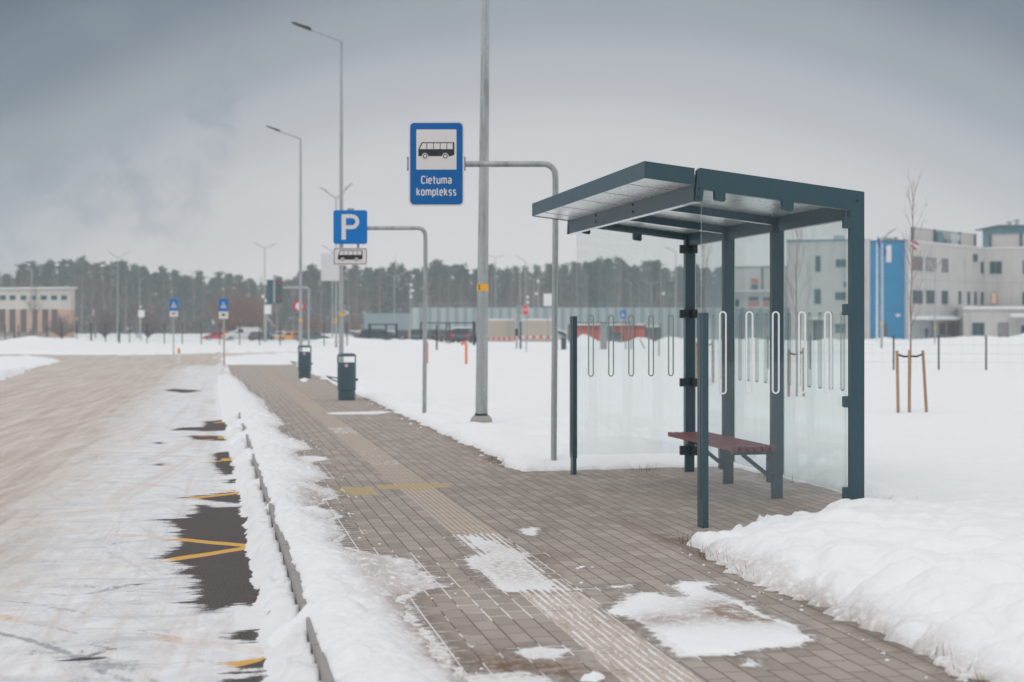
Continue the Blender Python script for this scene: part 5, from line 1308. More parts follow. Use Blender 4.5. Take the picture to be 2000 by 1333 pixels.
# ================================================================== barrier and gate equipment
def barrier(px0, px1, py, D, label, nb):
    k = D / F; x0 = xat(px0, D); L = (px1 - px0) * k; z = zat(py, D)
    root = thing('road_barrier', label, 'barrier', (x0, D, 0))
    m = MB(); m.bx(0, L, -.03, .03, z - .07, z + .07, bev=.012); m.build('arm', 'sign_white', root)
    m = MB()
    for i in range(nb):
        a = L * (i + .5) / nb; m.bx(a - .11, a + .11, -.033, .033, z - .073, z + .073)
    m.build('red_stripes', 'barrier_red', root)
    m = MB(); m.bx(L - .1, L - .04, -.025, .025, -.2, z - .072); m.build('rest', 'sign_back', root)
barrier(948, 1011, 662, 82, 'left red and white striped barrier arm in front of the smaller beige container', 6)
barrier(1008, 1091, 659, 80, 'right red and white striped barrier arm in front of the larger beige container', 6)
def barrier_cabinet():
    D = 79; k = D / F
    root = thing('barrier_cabinet', 'dark barrier drive cabinet with a snow cap right of the bus stop sign post', 'cabinet', (xat(1101, D), D, 0))
    m = MB(); m.bx(-.14, .14, -.15, .15, -.1, zat(660, D), bev=.02); b = m.build('housing', 'steel_plain', root)
    m = MB(); m.prism([(-.34, zat(650, D)), (.14, zat(660, D) + .003), (.14, zat(653, D)), (-.06, zat(648, D)), (-.34, zat(646, D))], 'y', -.15, .15); m.build('hood', 'steel_plain', root)
    m = MB(); m.prism([(-.34, zat(646, D) + .003), (-.06, zat(648, D) + .003), (.14, zat(653, D) + .003), (.10, zat(650, D) + .05), (-.3, zat(645, D) + .05)], 'y', -.14, .14); m.build('snow_cap', 'snow_cap', root)
    root = thing('access_terminal', 'small dark access box on a stand between the beige containers', 'terminal', (xat(1009, 86), 86, 0)); k = 86 / F
    m = MB(); m.box((0, 0, zat(651, 86)), (6.5 * k, .2, 17 * k), bev=.02); b = m.build('housing', 'steel_plain', root)
    m = MB(); m.box((0, -.11, zat(648, 86)), (4 * k, .012, 5 * k)); m.build('screen', 'dark_plastic', b)
    m = MB(); m.cyl((0, 0, -.2), (0, 0, zat(660, 86) + .02), .05, n=8); m.build('stand', 'steel_plain', root)
barrier_cabinet()
def sliding_gate():
    D = 80; k = D / F; x0 = xat(1130, D)
    root = thing('sliding_gate', 'dark sliding gate leaf with a grey box and diagonal brace seen through the shelter', 'gate', (x0, D, 0))
    X = lambda px: xat(px, D) - x0
    m = MB(); m.bx(X(1118), X(1262), -.05, .05, zat(691, D), zat(688, D)); m.build('bottom_rail', 'fence_green', root)
    m = MB(); m.bx(X(1118), X(1234), -.04, .04, zat(632, D), zat(630, D)); m.build('top_rail', 'fence_green', root)
    for px in (1222, 1233):
        m = MB(); m.bx(X(px) - .03, X(px) + .03, -.039, .039, zat(687.9, D), zat(632.1, D)); m.build('upright', 'wire', root)
    m = MB(); m.bx(X(1172.5), X(1186), .06, .3, -.2, zat(634, D), bev=.01); m.build('drive_box', 'sign_back', root)
    m = MB(); m.cyl((X(1250), 0, zat(663, D)), (X(1262), 0, zat(687, D)), .035, n=8); m.build('brace', 'wire', root)
    for px in (1132, 1163):
        m = MB(); m.box((X(px), -.09, zat(688, D)), (.2, .06, .08), bev=.02); m.build('roller', 'rubber', root)
sliding_gate()
def banner_fence():
    D = 118; k = D / F; x0 = xat(1110, D)
    root = thing('banner_fence', 'red and grey banners hung on a fence beyond the sliding gate', 'banner fence', (x0, D, gz(D)))
    X = lambda px: xat(px, D) - x0; Z = lambda py: zat(py, D) - gz(D)
    for i, (a, b, t, c) in enumerate([(1112, 1149, 635, 'red_panel'), (1150, 1173, 635, 'red_panel'), (1186, 1197, 636, 'car_grey'), (1198, 1214, 635, 'red_panel'), (1215, 1240, 635, 'red_panel'), (1241, 1260, 635, 'red_panel'), (1262, 1289, 639, 'car_grey')]):
        m = MB(); N = 10
        vs = []; 
        for r in range(2):
            for j in range(N + 1):
                u = j / N; vs.append((X(a) + (X(b) - X(a)) * u, .05 * math.sin(u * 9 + i), Z(t) if r else Z(668)))
        m.add(vs, [(j, j + 1, N + 2 + j, N + 1 + j) for j in range(N)])
        o = m.build('banner', c, root, fix=False); sm = o.modifiers.new('thick', 'SOLIDIFY'); sm.thickness = .01
        m = MB(); m.box(((X(a) + X(b)) / 2, -.09, Z(t - 1)), (X(b) - X(a) - .02, .08, .10), bev=.03); m.build('snow_cap', 'snow_cap', root)
        m = MB()
        for j in range(6):
            u = X(a) + (X(b) - X(a)) * (j + .5) / 6; m.box((u, -.08, Z(t + 6)), ((X(b) - X(a)) / 13, .012, .25))
        if c == 'red_panel': m.build('dark_print', 'brown_door', o)
    for px in (1111, 1173.5, 1185.5, 1214.5, 1240.5, 1261, 1290):
        m = MB(); m.cyl((X(px), .1, -.3), (X(px), .1, Z(633)), .05, n=8); m.build('post', 'fence_green', root)
    m = MB(); m.bx(X(1190), X(1215), -.28, -.2, -.2, Z(650), bev=.02); m.build('tarpaulin', 'car_dark', root)
banner_fence()
def container(px0, px1, pxc, ytop, D, label):
    x0, x1 = xat(px0, D), xat(px1, D); W = x1 - x0
    root = thing('storage_container', label, 'container', ((x0 + x1) / 2, D, gz(D)))
    h = zat(ytop, D) - gz(D); cxr = xat(pxc, D) - (x0 + x1) / 2
    m = MB(); pl = [(-W / 2, 0), (cxr, 0), (W / 2, 1.6), (W / 2 - (cxr + W / 2), 1.6)]
    m.prism(pl, 'z', -.3, h); b = m.build('body', 'beige', root)
    m = MB(); q = [(x * 1.03, y - .03) for x, y in pl]
    m.prism(q, 'z', h + .002, h + .09); m.build('roof_trim', 'white_trim', root)
    m = MB(); m.prism([(x * .98, y + .02) for x, y in pl], 'z', h + .092, h + .19); o = m.build('snow_cap', 'snow_cap', root); bv = o.modifiers.new('b', 'BEVEL'); bv.width = .05; bv.segments = 2
    m = MB()
    for j in range(1, 6):
        x = -W / 2 + (cxr + W / 2) * j / 6; m.bx(x - .012, x + .012, -.012, -.001, .0, h - .02)
    m.build('panel_seam', 'peach_wall', b)
container(953, 1005, 987, 627, 142, 'smaller beige storage container with a snow covered roof')
container(1019, 1090, 1078, 627, 140, 'larger beige storage container behind the post of the bus stop sign')

# ================================================================== perimeter wall
def perimeter_wall():
    D = 200; x0 = xat(711, D)
    root = thing('perimeter_wall', 'long pale concrete wall with pilasters and a low left end', 'wall', (x0, D, gz(D)))
    X = lambda px: xat(px, D) - x0; Z = lambda py: zat(py, D) - gz(D)
    m = MB(); m.bx(0, X(805), 0, .4, -.5, Z(612.5)); m.build('low_wall', 'perimeter_dark', root)
    m = MB(); m.bx(X(805) + .003, X(1690), -.2, .4, -.5, Z(601.5)); m.build('high_wall', 'perimeter', root)
    for j in range(50):
        px = 822 + j * 17.3
        if px > 1680: break
        m = MB(); m.bx(X(px) - .22, X(px) + .22, -.42, -.203, -.4, Z(602.5), bev=.02); m.build('pilaster', 'perimeter_dark', root)
    m = MB()
    for j in range(5): m.cyl((X(805), .1, Z(601) + .12 + j * .13), (X(1690), .1, Z(601) + .12 + j * .13), .02, n=4, caps=False)
    for j in range(60): m.cyl((X(805) + j * 1.06, .1, Z(601.6)), (X(805) + j * 1.06, .1, Z(601) + .75), .03, n=4)
    m.build('wire_topping', 'wire', root)
perimeter_wall()

# ================================================================== cars
def car_mesh(kind):
    """side profile (x forward 0..L, z) as body + glasshouse; returns dict of MBs. Car nose towards +x, centre y = 0"""
    L, W = {'sedan': (4.5, 1.76), 'hatch': (4.0, 1.72), 'van': (5.0, 1.95)}[kind]
    if kind == 'van':
        low = [(0, .42), (0, 1.05), (.05, 1.95), (.35, 2.02), (3.0, 2.02), (3.75, 1.45), (4.75, 1.12), (L, .95), (L, .42)]
        glass = None
    elif kind == 'hatch':
        low = [(0, .40), (0, .82), (.10, .95), (3.0, .95), (3.80, .80), (L, .62), (L, .40)]
        glass = [(.15, .952), (.45, 1.42), (1.9, 1.46), (2.35, 1.40), (3.05, .952)]
    else:
        low = [(0, .42), (0, .80), (.12, .93), (.9, .96), (3.3, .95), (4.3, .80), (L, .64), (L, .42)]
        glass = [(.62, .962), (1.25, 1.38), (2.0, 1.45), (2.65, 1.38), (3.4, .955)]
    out = {}
    def loft(poly, w0, w1, zlo, zhi, round_=.0):
        m = MB(); n = len(poly)
        def wd(p): q = (p[1] - zlo) / (zhi - zlo + 1e-6); return (w0 + (w1 - w0) * q) / 2
        def tp(p): e = min(p[0], L - p[0]); return 1 - .10 * max(0, 1 - e / .5) ** 2
        a = [(p[0], -wd(p) * tp(p), p[1]) for p in poly]; b = [(p[0], wd(p) * tp(p), p[1]) for p in poly]
        m.add(a + b, [tuple(range(n)), tuple(reversed(range(n, 2 * n)))] + [(i, i + n, (i + 1) % n + n, (i + 1) % n) for i in range(n)])
        return m
    out['body'] = loft(low, W, W * (.88 if kind == 'van' else .98), .4, 2.0 if kind == 'van' else .96)
    if glass: out['cabin'] = loft(glass, W * .92, W * .74, .95, 1.46)
    return out, L, W, glass
def make_car(kind, label, paintm, D, px, heading, group='cars parked in the far car park', snow=False):
    parts, L, W, glass = car_mesh(kind)
    root = thing('parked_car' if kind != 'van' else 'parked_van', label, 'car' if kind != 'van' else 'van', (xat(px, D), D, gz(D) + 0.02), heading, group)
    sh = -L / 2
    o = parts['body'].build('body', paintm, root, loc=(sh, 0, -.16)); bv = o.modifiers.new('b', 'BEVEL'); bv.width = .07; bv.segments = 3; bv.limit_method = 'ANGLE'
    for p in o.data.polygons: p.use_smooth = True
    if glass:
        o2 = parts['cabin'].build('cabin', paintm, root, loc=(sh, 0, -.16)); bv = o2.modifiers.new('b', 'BEVEL'); bv.width = .05; bv.segments = 2; bv.limit_method = 'ANGLE'
        g = glass
        for sy in (-1, 1):
            for a, b in ((g[0][0] + .35, g[2][0] - .1), (g[2][0] - .02, g[4][0] - .42)):
                m = MB(); z0, z1 = .99, 1.33
                y0, y1 = W * .92 / 2 + .004, W * .79 / 2 + .004
                m.add([(a + sh, sy * y0, z0 - .16), (b + sh + .2 * (b > g[3][0]), sy * y0, z0 - .16), (b + sh - .15, sy * y1, z1 - .16), (a + sh + .2, sy * y1, z1 - .16)], [(0, 1, 2, 3)])
                w = m.build('side_window', 'car_glass', root); s_ = w.modifiers.new('t', 'SOLIDIFY'); s_.thickness = .008
        for (p, q, nm) in ((g[0], g[1], 'rear_window'), (g[4], g[3], 'windscreen')):
            m = MB(); ny = 1 if nm == 'windscreen' else -1; e = .012 * ny
            A = [(p[0] + (q[0] - p[0]) * .1, p[1] + (q[1] - p[1]) * .1), (p[0] + (q[0] - p[0]) * .9, p[1] + (q[1] - p[1]) * .9)]
            m.add([(A[0][0] + sh + e, -W * .41, A[0][1] - .155), (A[0][0] + sh + e, W * .41, A[0][1] - .155), (A[1][0] + sh + e, W * .34, A[1][1] - .155), (A[1][0] + sh + e, -W * .34, A[1][1] - .155)], [(0, 1, 2, 3)])
            w = m.build(nm, 'car_glass', root); s_ = w.modifiers.new('t', 'SOLIDIFY'); s_.thickness = .008
        if snow:
            m = MB(); m.box(((g[1][0] + g[3][0]) / 2 + sh, 0, 1.47 - .16 + .03), (g[3][0] - g[1][0] + .1, W * .72, .09), bev=.04); m.build('snow_cap', 'snow_cap', root)
    else:
        for sy in (-1, 1):
            m = MB(); y = sy * (W * .905 / 2 + .006); m.add([(2.5 + sh, y, 1.12), (3.75 + sh, y, 1.12), (3.1 + sh, y * .985, 1.62), (2.5 + sh, y * .985, 1.62)], [(0, 1, 2, 3)]); w = m.build('side_window', 'car_glass', root); s_ = w.modifiers.new('t', 'SOLIDIFY'); s_.thickness = .008
        m = MB(); m.add([(3.72 + sh, -W * .38, 1.33), (3.72 + sh, W * .38, 1.33), (3.1 + sh, W * .36, 1.79), (3.1 + sh, -W * .36, 1.79)], [(0, 1, 2, 3)]); w = m.build('windscreen', 'car_glass', root); s_ = w.modifiers.new('t', 'SOLIDIFY'); s_.thickness = .03
        m = MB(); m.box((-L / 2 - .004, 0, 1.4), (.02, W * .6, .4)); m.build('rear_window', 'car_glass', root)
    for x in (.78, L - .82):
        for sy in (-1, 1):
            m = MB(); m.cyl((x + sh, sy * (W / 2 - .19), .31), (x + sh, sy * (W / 2 + .015), .31), .31, n=18); wh = m.build('wheel', 'rubber', root, smooth=True)
            m = MB(); m.cyl((x + sh, sy * (W / 2 + .016), .31), (x + sh, sy * (W / 2 + .028), .31), .19, n=14); m.build('rim', 'rim', wh, smooth=True)
    zl = .62 if kind != 'van' else .9
    for sy in (-1, 1):
        m = MB(); m.box((L / 2 - .06, sy * W * .36, zl - .12), (.16, .34, .14), bev=.03); m.build('headlight', 'car_light', root)
        m = MB(); m.box((-L / 2 + .03, sy * W * .36, zl + .08), (.12, .30, .19), bev=.03); m.build('tail_light', 'car_tail', root)
    m = MB(); m.box((L / 2 + .0, 0, .34), (.1, W * .8, .12), bev=.02); m.box((-L / 2 + .0, 0, .34), (.1, W * .8, .12), bev=.02); m.build('bumper', 'dark_plastic', root)
    return root
make_car('hatch', 'red car, leftmost of the parked row', 'car_red', 196, 424, R(197))
make_car('van', 'white van next to the red car', 'car_white', 192, 472, R(205))
make_car('hatch', 'bright blue vehicle behind the white van', 'car_blue', 208, 496, R(190))
make_car('hatch', 'dark car with red tail light between the white van and a white car', 'car_dark', 188, 512, R(60))
make_car('sedan', 'white car left of the orange car', 'car_white', 196, 546, R(215))
make_car('hatch', 'orange car left of the second lamp pole', 'car_orange', 184, 567, R(196), snow=False)
make_car('sedan', 'dark teal car with red tail light right of the orange car', 'car_teal', 182, 610, R(30))
make_car('sedan', 'snowy pale car far behind the parking sign pole', 'car_white', 205, 690, R(200), snow=True)
make_car('sedan', 'snow capped grey car left of the dark gate frame', 'car_teal', 190, 705, R(190), snow=True)
G2 = 'cars parked before the long wall'
make_car('hatch', 'dark car inside the narrow gate frame', 'car_dark', 125, 741, R(10), G2)
make_car('sedan', 'white car with red light at the right post of the narrow gate frame', 'car_white', 150, 764, R(80), G2)
make_car('sedan', 'dark car with red tail light left of the parking sign post', 'car_dark', 128, 797, R(75), G2)
make_car('hatch', 'dark teal car just right of the parking sign post', 'car_teal', 128, 823, R(80), G2)
make_car('hatch', 'grey car behind the lone dark post', 'car_grey', 132, 858, R(70), G2)
make_car('sedan', 'dark reddish car inside the wide gate frame', 'car_red', 135, 885, R(100), G2, snow=True)
make_car('hatch', 'dark car with red lights left of the nearest lamp pole', 'car_dark', 118, 908, R(80), G2, snow=True)

# ================================================================== buildings
class Facade:
    """a flat wall between two ground points; windows are placed by where they stand on it"""
    def __init__(s, root, pxa, Da, pxb, Db, zbase):
        s.root = root; s.a = Vector((xat(pxa, Da), Da)); s.b = Vector((xat(pxb, Db), Db)); s.d = (s.b - s.a); s.L = s.d.length; s.d /= s.L
        s.n = Vector((s.d.y, -s.d.x)); s.zb = zbase; s.rl = root.location
    def at(s, px, py):
        r = (px - CX) / F   # ray x = r*y
        # a + d*u : (ax + dx u) = r (ay + dy u)
        u = (r * s.a.y - s.a.x) / (s.d.x - r * s.d.y); D = s.a.y + s.d.y * u
        return u, zat(py, D)
    def box(s, m, u0, u1, z0, z1, o0, o1, mi=0):
        """o: offset outwards from the wall"""
        vs = []
        for o in (o0, o1):
            for (u, z) in ((u0, z0), (u1, z0), (u1, z1), (u0, z1)):
                p = s.a + s.d * u + s.n * o; vs.append((p.x - s.rl.x, p.y - s.rl.y, z - s.rl.z))
        m.add(vs, [(0, 3, 2, 1), (4, 5, 6, 7), (0, 1, 5, 4), (1, 2, 6, 5), (2, 3, 7, 6), (3, 0, 4, 7)], mi)
    def window(s, x0, x1, y0, y1, mat='window_glass', name='window', mull=0, sill=True):
        u0, z1 = s.at(x0, y0); u1, _ = s.at(x1, y0); _, z0 = s.at(x0, y1)
        fr = .07; m = MB()
        s.box(m, u0, u1, z1 - fr, z1, .003, .06); s.box(m, u0, u1, z0, z0 + fr, .003, .06)
        s.box(m, u0, u0 + fr, z0 + fr + .001, z1 - fr - .001, .003, .06); s.box(m, u1 - fr, u1, z0 + fr + .001, z1 - fr - .001, .003, .06)
        for k in range(mull):
            um = u0 + (u1 - u0) * (k + 1) / (mull + 1); s.box(m, um - .03, um + .03, z0 + fr + .001, z1 - fr - .001, .003, .055)
        w = m.build(name, 'teal_metal' if name == 'window' else 'steel_plain', s.root)
        m = MB(); s.box(m, u0 + fr + .002, u1 - fr - .002, z0 + fr + .002, z1 - fr - .002, .004, .022); m.build('pane', mat, w)
        if sill:
            m = MB(); s.box(m, u0 - .05, u1 + .05, z0 - .06, z0 - .003, .003, .14); m.build('sill', 'white_trim', w)
        return w
    def slab(s, name, x0, x1, y0, y1, mat, o0=-8.0, o1=0.0, z0=None):
        u0, z1 = s.at(x0, y0); u1, _ = s.at(x1, y0); _, zz = s.at(x0, y1)
        m = MB(); s.box(m, u0, u1, zz if z0 is None else z0, z1, o0, o1); return m.build(name, mat, s.root)

GB = -0.7
def grey_building():
    root = thing('grey_building', 'three storey grey concrete building with a blue staircase tower numbered 1', 'building', (xat(1537, 176), 176, 0))
    # wing behind the shelter
    f = Facade(root, 1537, 177, 1700, 175, GB)
    f.slab('wall', 1537, 1699.5, 471, 660, 'concrete', -12, 0, GB)
    f.slab('parapet', 1536, 1700, 469, 472.5, 'teal_metal', -12.2, .12)
    for x0, x1, y0, y1, mt, ml in [(1592, 1603, 500, 532, 'window_glass', 0), (1632, 1653, 507, 523, 'window_glass', 1), (1647.5, 1653, 551, 562, 'window_glass', 0), (1590, 1603.5, 565, 595, 'window_glass', 0),
                                   (1631, 1653, 571, 587, 'window_glass', 1), (1630, 1652, 633, 652, 'window_glass', 1)]:
        f.window(x0, x1, y0, y1, mt, mull=ml)
    f.window(1588, 1607, 626, 667, 'window_glass', name='door', mull=1, sill=False)
    f.slab('porch_roof', 1576, 1612, 621, 624.5, 'snow_cap', .003, 1.4)
    f.slab('rooftop_unit', 1630, 1652, 456, 469, 'silver_vent', -6, -4)
    # blue tower
    f2 = Facade(root, 1700, 172.5, 1772, 171, GB)
    tw = f2.slab('tower', 1700.5, 1772, 472, 665, 'cyan_panel', -8, 0, GB)
    f2.slab('tower_edge', 1772.2, 1776, 472, 665, 'white_trim', -8, .1, GB)
    f2.slab('tower_parapet', 1699, 1773, 470, 472, 'steel_plain', -8.1, .12)
    u, z = f2.at(1735.5, 496); p = f2.a + f2.d * u + f2.n * .05
    kk = f2.a.y / F; hx = 5.6 * kk; hy = 16.5 * kk
    m = MB(); m.prism([(hx - .62, -hy), (hx, -hy), (hx, hy), (hx - .50, hy), (-hx - .02, hy - .42), (-hx + .16, hy - .84), (hx - .62, hy - .48)], 'y', -.03, 0)
    nu = m.build('numeral', 'sign_white', tw); nu.location = (p.x - root.location.x, p.y - root.location.y, z); nu.rotation_euler = (0, 0, math.atan2(f2.d.y, f2.d.x))
    f2.slab('notice_plate', 1750, 1758.5, 613.5, 619, 'sign_white', .003, .03)
    f2.window(1724, 1733, 634, 658, 'brown_door', name='door', sill=False)
    m = MB()
    for y in (544, 606):
        u0, z = f2.at(1701, y); u1, _ = f2.at(1771, y); f2.box(m, u0, u1, z - .03, z + .03, .002, .012)
    m.build('panel_joint', 'sign_blue', tw)
    f2.slab('grey_side', 1689, 1699.3, 468, 665, 'concrete', -6, -.05, GB)
    for px, py in ((1723, 465), (1733, 467), (1744, 466)):
        f2.slab('rooftop_unit', px - 4, px + 4, py - 5, 470, 'sign_back', -4, -3)
grey_building()
def right_wing():
    root = thing('grey_building', 'angled grey concrete building with many small windows beside the blue tower', 'building', (xat(1900, 178), 178, 0))
    f = Facade(root, 1776.2, 168, 1925, 184, GB); g = Facade(root, 1925, 184, 2080, 180, GB)
    # one outline for both wings
    A, B, C = f.a, f.b, g.b; rl = root.location
    zt_ = zat(480, 176)
    m = MB(); pl = [(A.x - rl.x, A.y - rl.y), (B.x - rl.x, B.y - rl.y), (C.x - rl.x, C.y - rl.y), (C.x - rl.x + 2, C.y - rl.y + 20), (A.x - rl.x + 3, A.y - rl.y + 30)]
    m.prism(pl, 'z', GB, zt_); w = m.build('wall', 'concrete', root)
    m = MB(); of = [(x, y - .12) for x, y in pl[:3]] + [(x, y) for x, y in pl[3:]]; m.prism(of, 'z', zt_ + .003, zt_ + .22); m.build('parapet', 'white_trim', root)
    m = MB()
    for zz in (zat(549, 176), zat(611, 176)):
        f.box(m, .05, f.L - .05, zz - .03, zz + .03, .001, .010); g.box(m, .05, g.L - .05, zz - .03, zz + .03, .001, .010)
    for px in (1861.5, 1882): 
        u, _ = f.at(px, 500); f.box(m, u - .02, u + .02, GB, zt_ - .1, .0012, .0085)
    for px in (1976, 1938):
        u, _ = g.at(px, 500); g.box(m, u - .02, u + .02, GB, zt_ - .1, .0012, .0085)
    m.build('panel_joint', 'sign_back', w)
    Wc, Wg, Wb, Wl = 'window_curtain', 'window_glass', 'window_blind', 'window_lit'
    for x0, x1, y0, y1, mt, ml in [(1782, 1801.5, 501, 529, Wc, 1), (1808.5, 1828, 503, 531, Wb, 1), (1839.5, 1851.5, 505, 532.5, Wc, 0), (1900, 1909, 496, 512, Wg, 0), (1915.3, 1921, 511, 535.5, Wg, 0),
                                   (1782, 1801.5, 567, 594, Wg, 1), (1808.5, 1827, 567, 594, Wg, 1), (1839, 1851, 568, 595, Wg, 0), (1871.8, 1877, 569, 595.5, Wg, 0), (1889, 1894.2, 570, 596, Wg, 0), (1902.2, 1907.2, 570, 596, Wg, 0), (1915.3, 1920.5, 570.5, 596, Wg, 0),
                                   (1834, 1845.5, 631, 655, Wc, 0), (1851, 1862.8, 631, 655, Wc, 0)]:
        f.window(x0, x1, y0, y1, mt, mull=ml)
    for x0, x1, y0, y1, mt, ml in [(1933, 1957, 511, 536, Wg, 1), (1997, 2012, 509, 536, Wc, 1), (1935.5, 1947.3, 571, 594, Wl, 0), (1996.8, 2012, 571, 596, Wg, 1)]:
        g.window(x0, x1, y0, y1, mt, mull=ml)
    f.slab('entrance_canopy', 1780, 1862.5, 621.5, 625, 'white_trim', .003, 2.2)
    f.slab('canopy_snow', 1780.5, 1862, 618.5, 621.3, 'snow_cap', .05, 2.15)
    f.slab('entrance_recess', 1781, 1822, 627, 668, 'silver_vent', .003, .03, GB)
    f.window(1818, 1824, 628, 667, 'window_glass', name='door', sill=False)
    # single-storey front
    h = Facade(root, 1882, 172, 2090, 170, GB)
    h.slab('annex', 1882, 2085, 605.5, 668, 'concrete', -9.5, 0, GB)
    h.slab('annex_roof', 1881, 2086, 601.5, 605.3, 'white_trim', -9.5, .35)
    sn = h.slab('annex_snow', 1882, 2086, 599, 601.3, 'snow_cap', -9.3, .3)
    h.window(1898.5, 1923, 630.5, 656, 'window_glass', mull=1); h.window(1949, 1970, 630.5, 658.5, 'window_blind')
    h.slab('porch_roof', 1967, 2080, 617.5, 620.5, 'white_trim', .36, 2.4); h.slab('porch_snow', 1968, 2080, 613.5, 617.2, 'snow_cap', .4, 2.35)
    for px in (1971.5, 1985.5):
        h.slab('porch_column', px - 1.3, px + 1.3, 620.7, 668, 'galv', 2.1, 2.25, GB)
    h.window(1994, 2012, 636, 667, 'window_glass', name='door', sill=False)
    # roof screen
    for fc, xs in ((f, (1804.5, 1847, 1895, 1925)), (g, (1931.5, 1992, 2050))):
        for a, b in zip(xs, xs[1:]):
            u0, zt2 = fc.at(a, 455 if fc is f else 452); u1, _ = fc.at(b, 455)
            m = MB(); fc.box(m, u0 + .2, u1 - .2, zt_ + .24, zat(453, 178), -1.6, -1.5); m.build('roof_screen', 'roof_panel', root)
            m = MB(); fc.box(m, u0 + .2, u1 - .2, zat(453, 178) + .003, zat(452, 178) + .08, -1.65, -1.45); m.build('screen_rail', 'sign_back', root)
        for px in xs:
            u, _ = fc.at(px, 455); m = MB(); fc.box(m, u - .17, u + .17, zt_ + .24, zat(452, 178) + .1, -1.62, -1.30); m.build('screen_post', 'steel_plain', root)
    u0, _ = f.at(1847, 455); u1, _ = f.at(1853, 455); m = MB(); f.box(m, u0, u1, zt_ + .24, zat(451, 174), -1.2, -.8); m.build('teal_pillar', 'teal_metal', root)
    u0, _ = f.at(1862, 455); u1, _ = f.at(1880, 455); m = MB(); f.box(m, u0 + .35, u1 - .35, zt_ + .24, zat(466, 174), -1.1, -.4); f.box(m, u0, u1, zat(466, 174) + .002, zat(453.5, 174), -1.3, -.3); m.build('vent_hood', 'silver_vent', root)
    # plant room further back
    m = MB(); x0, x1 = xat(1956, 200) - rl.x, xat(2100, 200) - rl.x; m.bx(x0, x1, 22, 30, zt_, zat(443, 200)); m.build('plant_room', 'teal_metal', root)
    m = MB(); m.bx(xat(1945, 200) - rl.x, x1 + 1, 21, 31, zat(443, 200) + .003, zat(440.5, 200)); m.build('plant_room_roof', 'steel_plain', root)
    for px, py in ((1981, 434), (1996, 430)):
        m = MB(); x = xat(px, 200) - rl.x; m.cyl((x, 24, zat(441, 200) + .1), (x, 24, zat(py, 200)), .28, n=12); m.cyl((x, 24, zat(py, 200)), (x, 24, zat(py - 3, 200)), .42, n=12); m.build('vent_pipe', 'silver_vent', root)
right_wing()
def low_building():
    root = thing('low_building', 'lower pale building with red window panels seen through the middle glass', 'building', (xat(1432, 190), 190, 0))
    f = Facade(root, 1428, 192, 1537, 190, GB)
    f.slab('wall', 1428, 1536.5, 523, 660, 'concrete', -12, 0, GB)
    f.slab('parapet', 1427, 1536.8, 521, 523, 'teal_metal', -12, .12)
    f.slab('lower_canopy', 1428, 1530, 567.5, 570.5, 'white_trim', .003, 2.0)
    for x0, x1, y0, y1, c in [(1467, 1481, 556, 567, None), (1462, 1482, 580, 588.5, None), (1490, 1510, 581, 588.5, None), (1434, 1444, 585, 600, None)]:
        f.window(x0, x1, y0, y1)
    for x0, x1, y0, y1 in [(1467, 1481, 544.5, 555), (1461, 1483, 589.5, 599), (1490, 1511, 589.5, 599)]:
        f.slab('red_panel', x0, x1, y0, y1, 'red_panel', .003, .05)
    f.slab('downpipe', 1487, 1491, 523.5, 566, 'steel_plain', .003, .12)
    f3 = Facade(root, 1432, 150, 1640, 150, GB)
low_building()
def yard_wall():
    D = 150; x0 = xat(1432, D)
    root = thing('yard_wall', 'grey green panel wall behind the back panes of the shelter', 'wall', (x0, D, gz(D)))
    X = lambda px: xat(px, D) - x0; Z = lambda py: zat(py, D) - gz(D)
    for j in range(6):
        a = 1432 + j * 18; m = MB(); m.bx(X(a) + .01, X(a + 18) - .01, 0, .2, -.4, Z(603)); m.build('panel', 'perimeter_dark', root)
    for j in range(7):
        a = 1432 + j * 18; m = MB(); m.bx(X(a) - .1, X(a) + .1, -.2, -.003, -.4, Z(601)); m.build('post', 'wire', root)
yard_wall()
def cream_building():
    root = thing('cream_building', 'cream two storey building with brown doors and small square windows', 'building', (xat(60, 235), 235, 0))
    f = Facade(root, -160, 240, 138, 232, gz(235))
    f.slab('upper_wall', -160, 138, 567, 606, 'cream_wall', -1.2, 0)
    f.slab('lower_wall', -160, 138, 606, 660, 'peach_wall', -1.2, -.003, gz(235) - .4)
    rf = f.slab('roof', -161, 141, 563.5, 566.6, 'white_trim', -1.6, .6)
    for x in (-20, 0, 19, 40, 60, 80, 100, 119.5):
        f.window(x, x + 11.5, 577.5, 586.5, 'window_glass', sill=False)
    for x in (-20, -1, 19, 40.5, 62, 83, 101):
        f.window(x, x + 11, 604.5, 650, 'brown_door', name='door', sill=False)
cream_building()

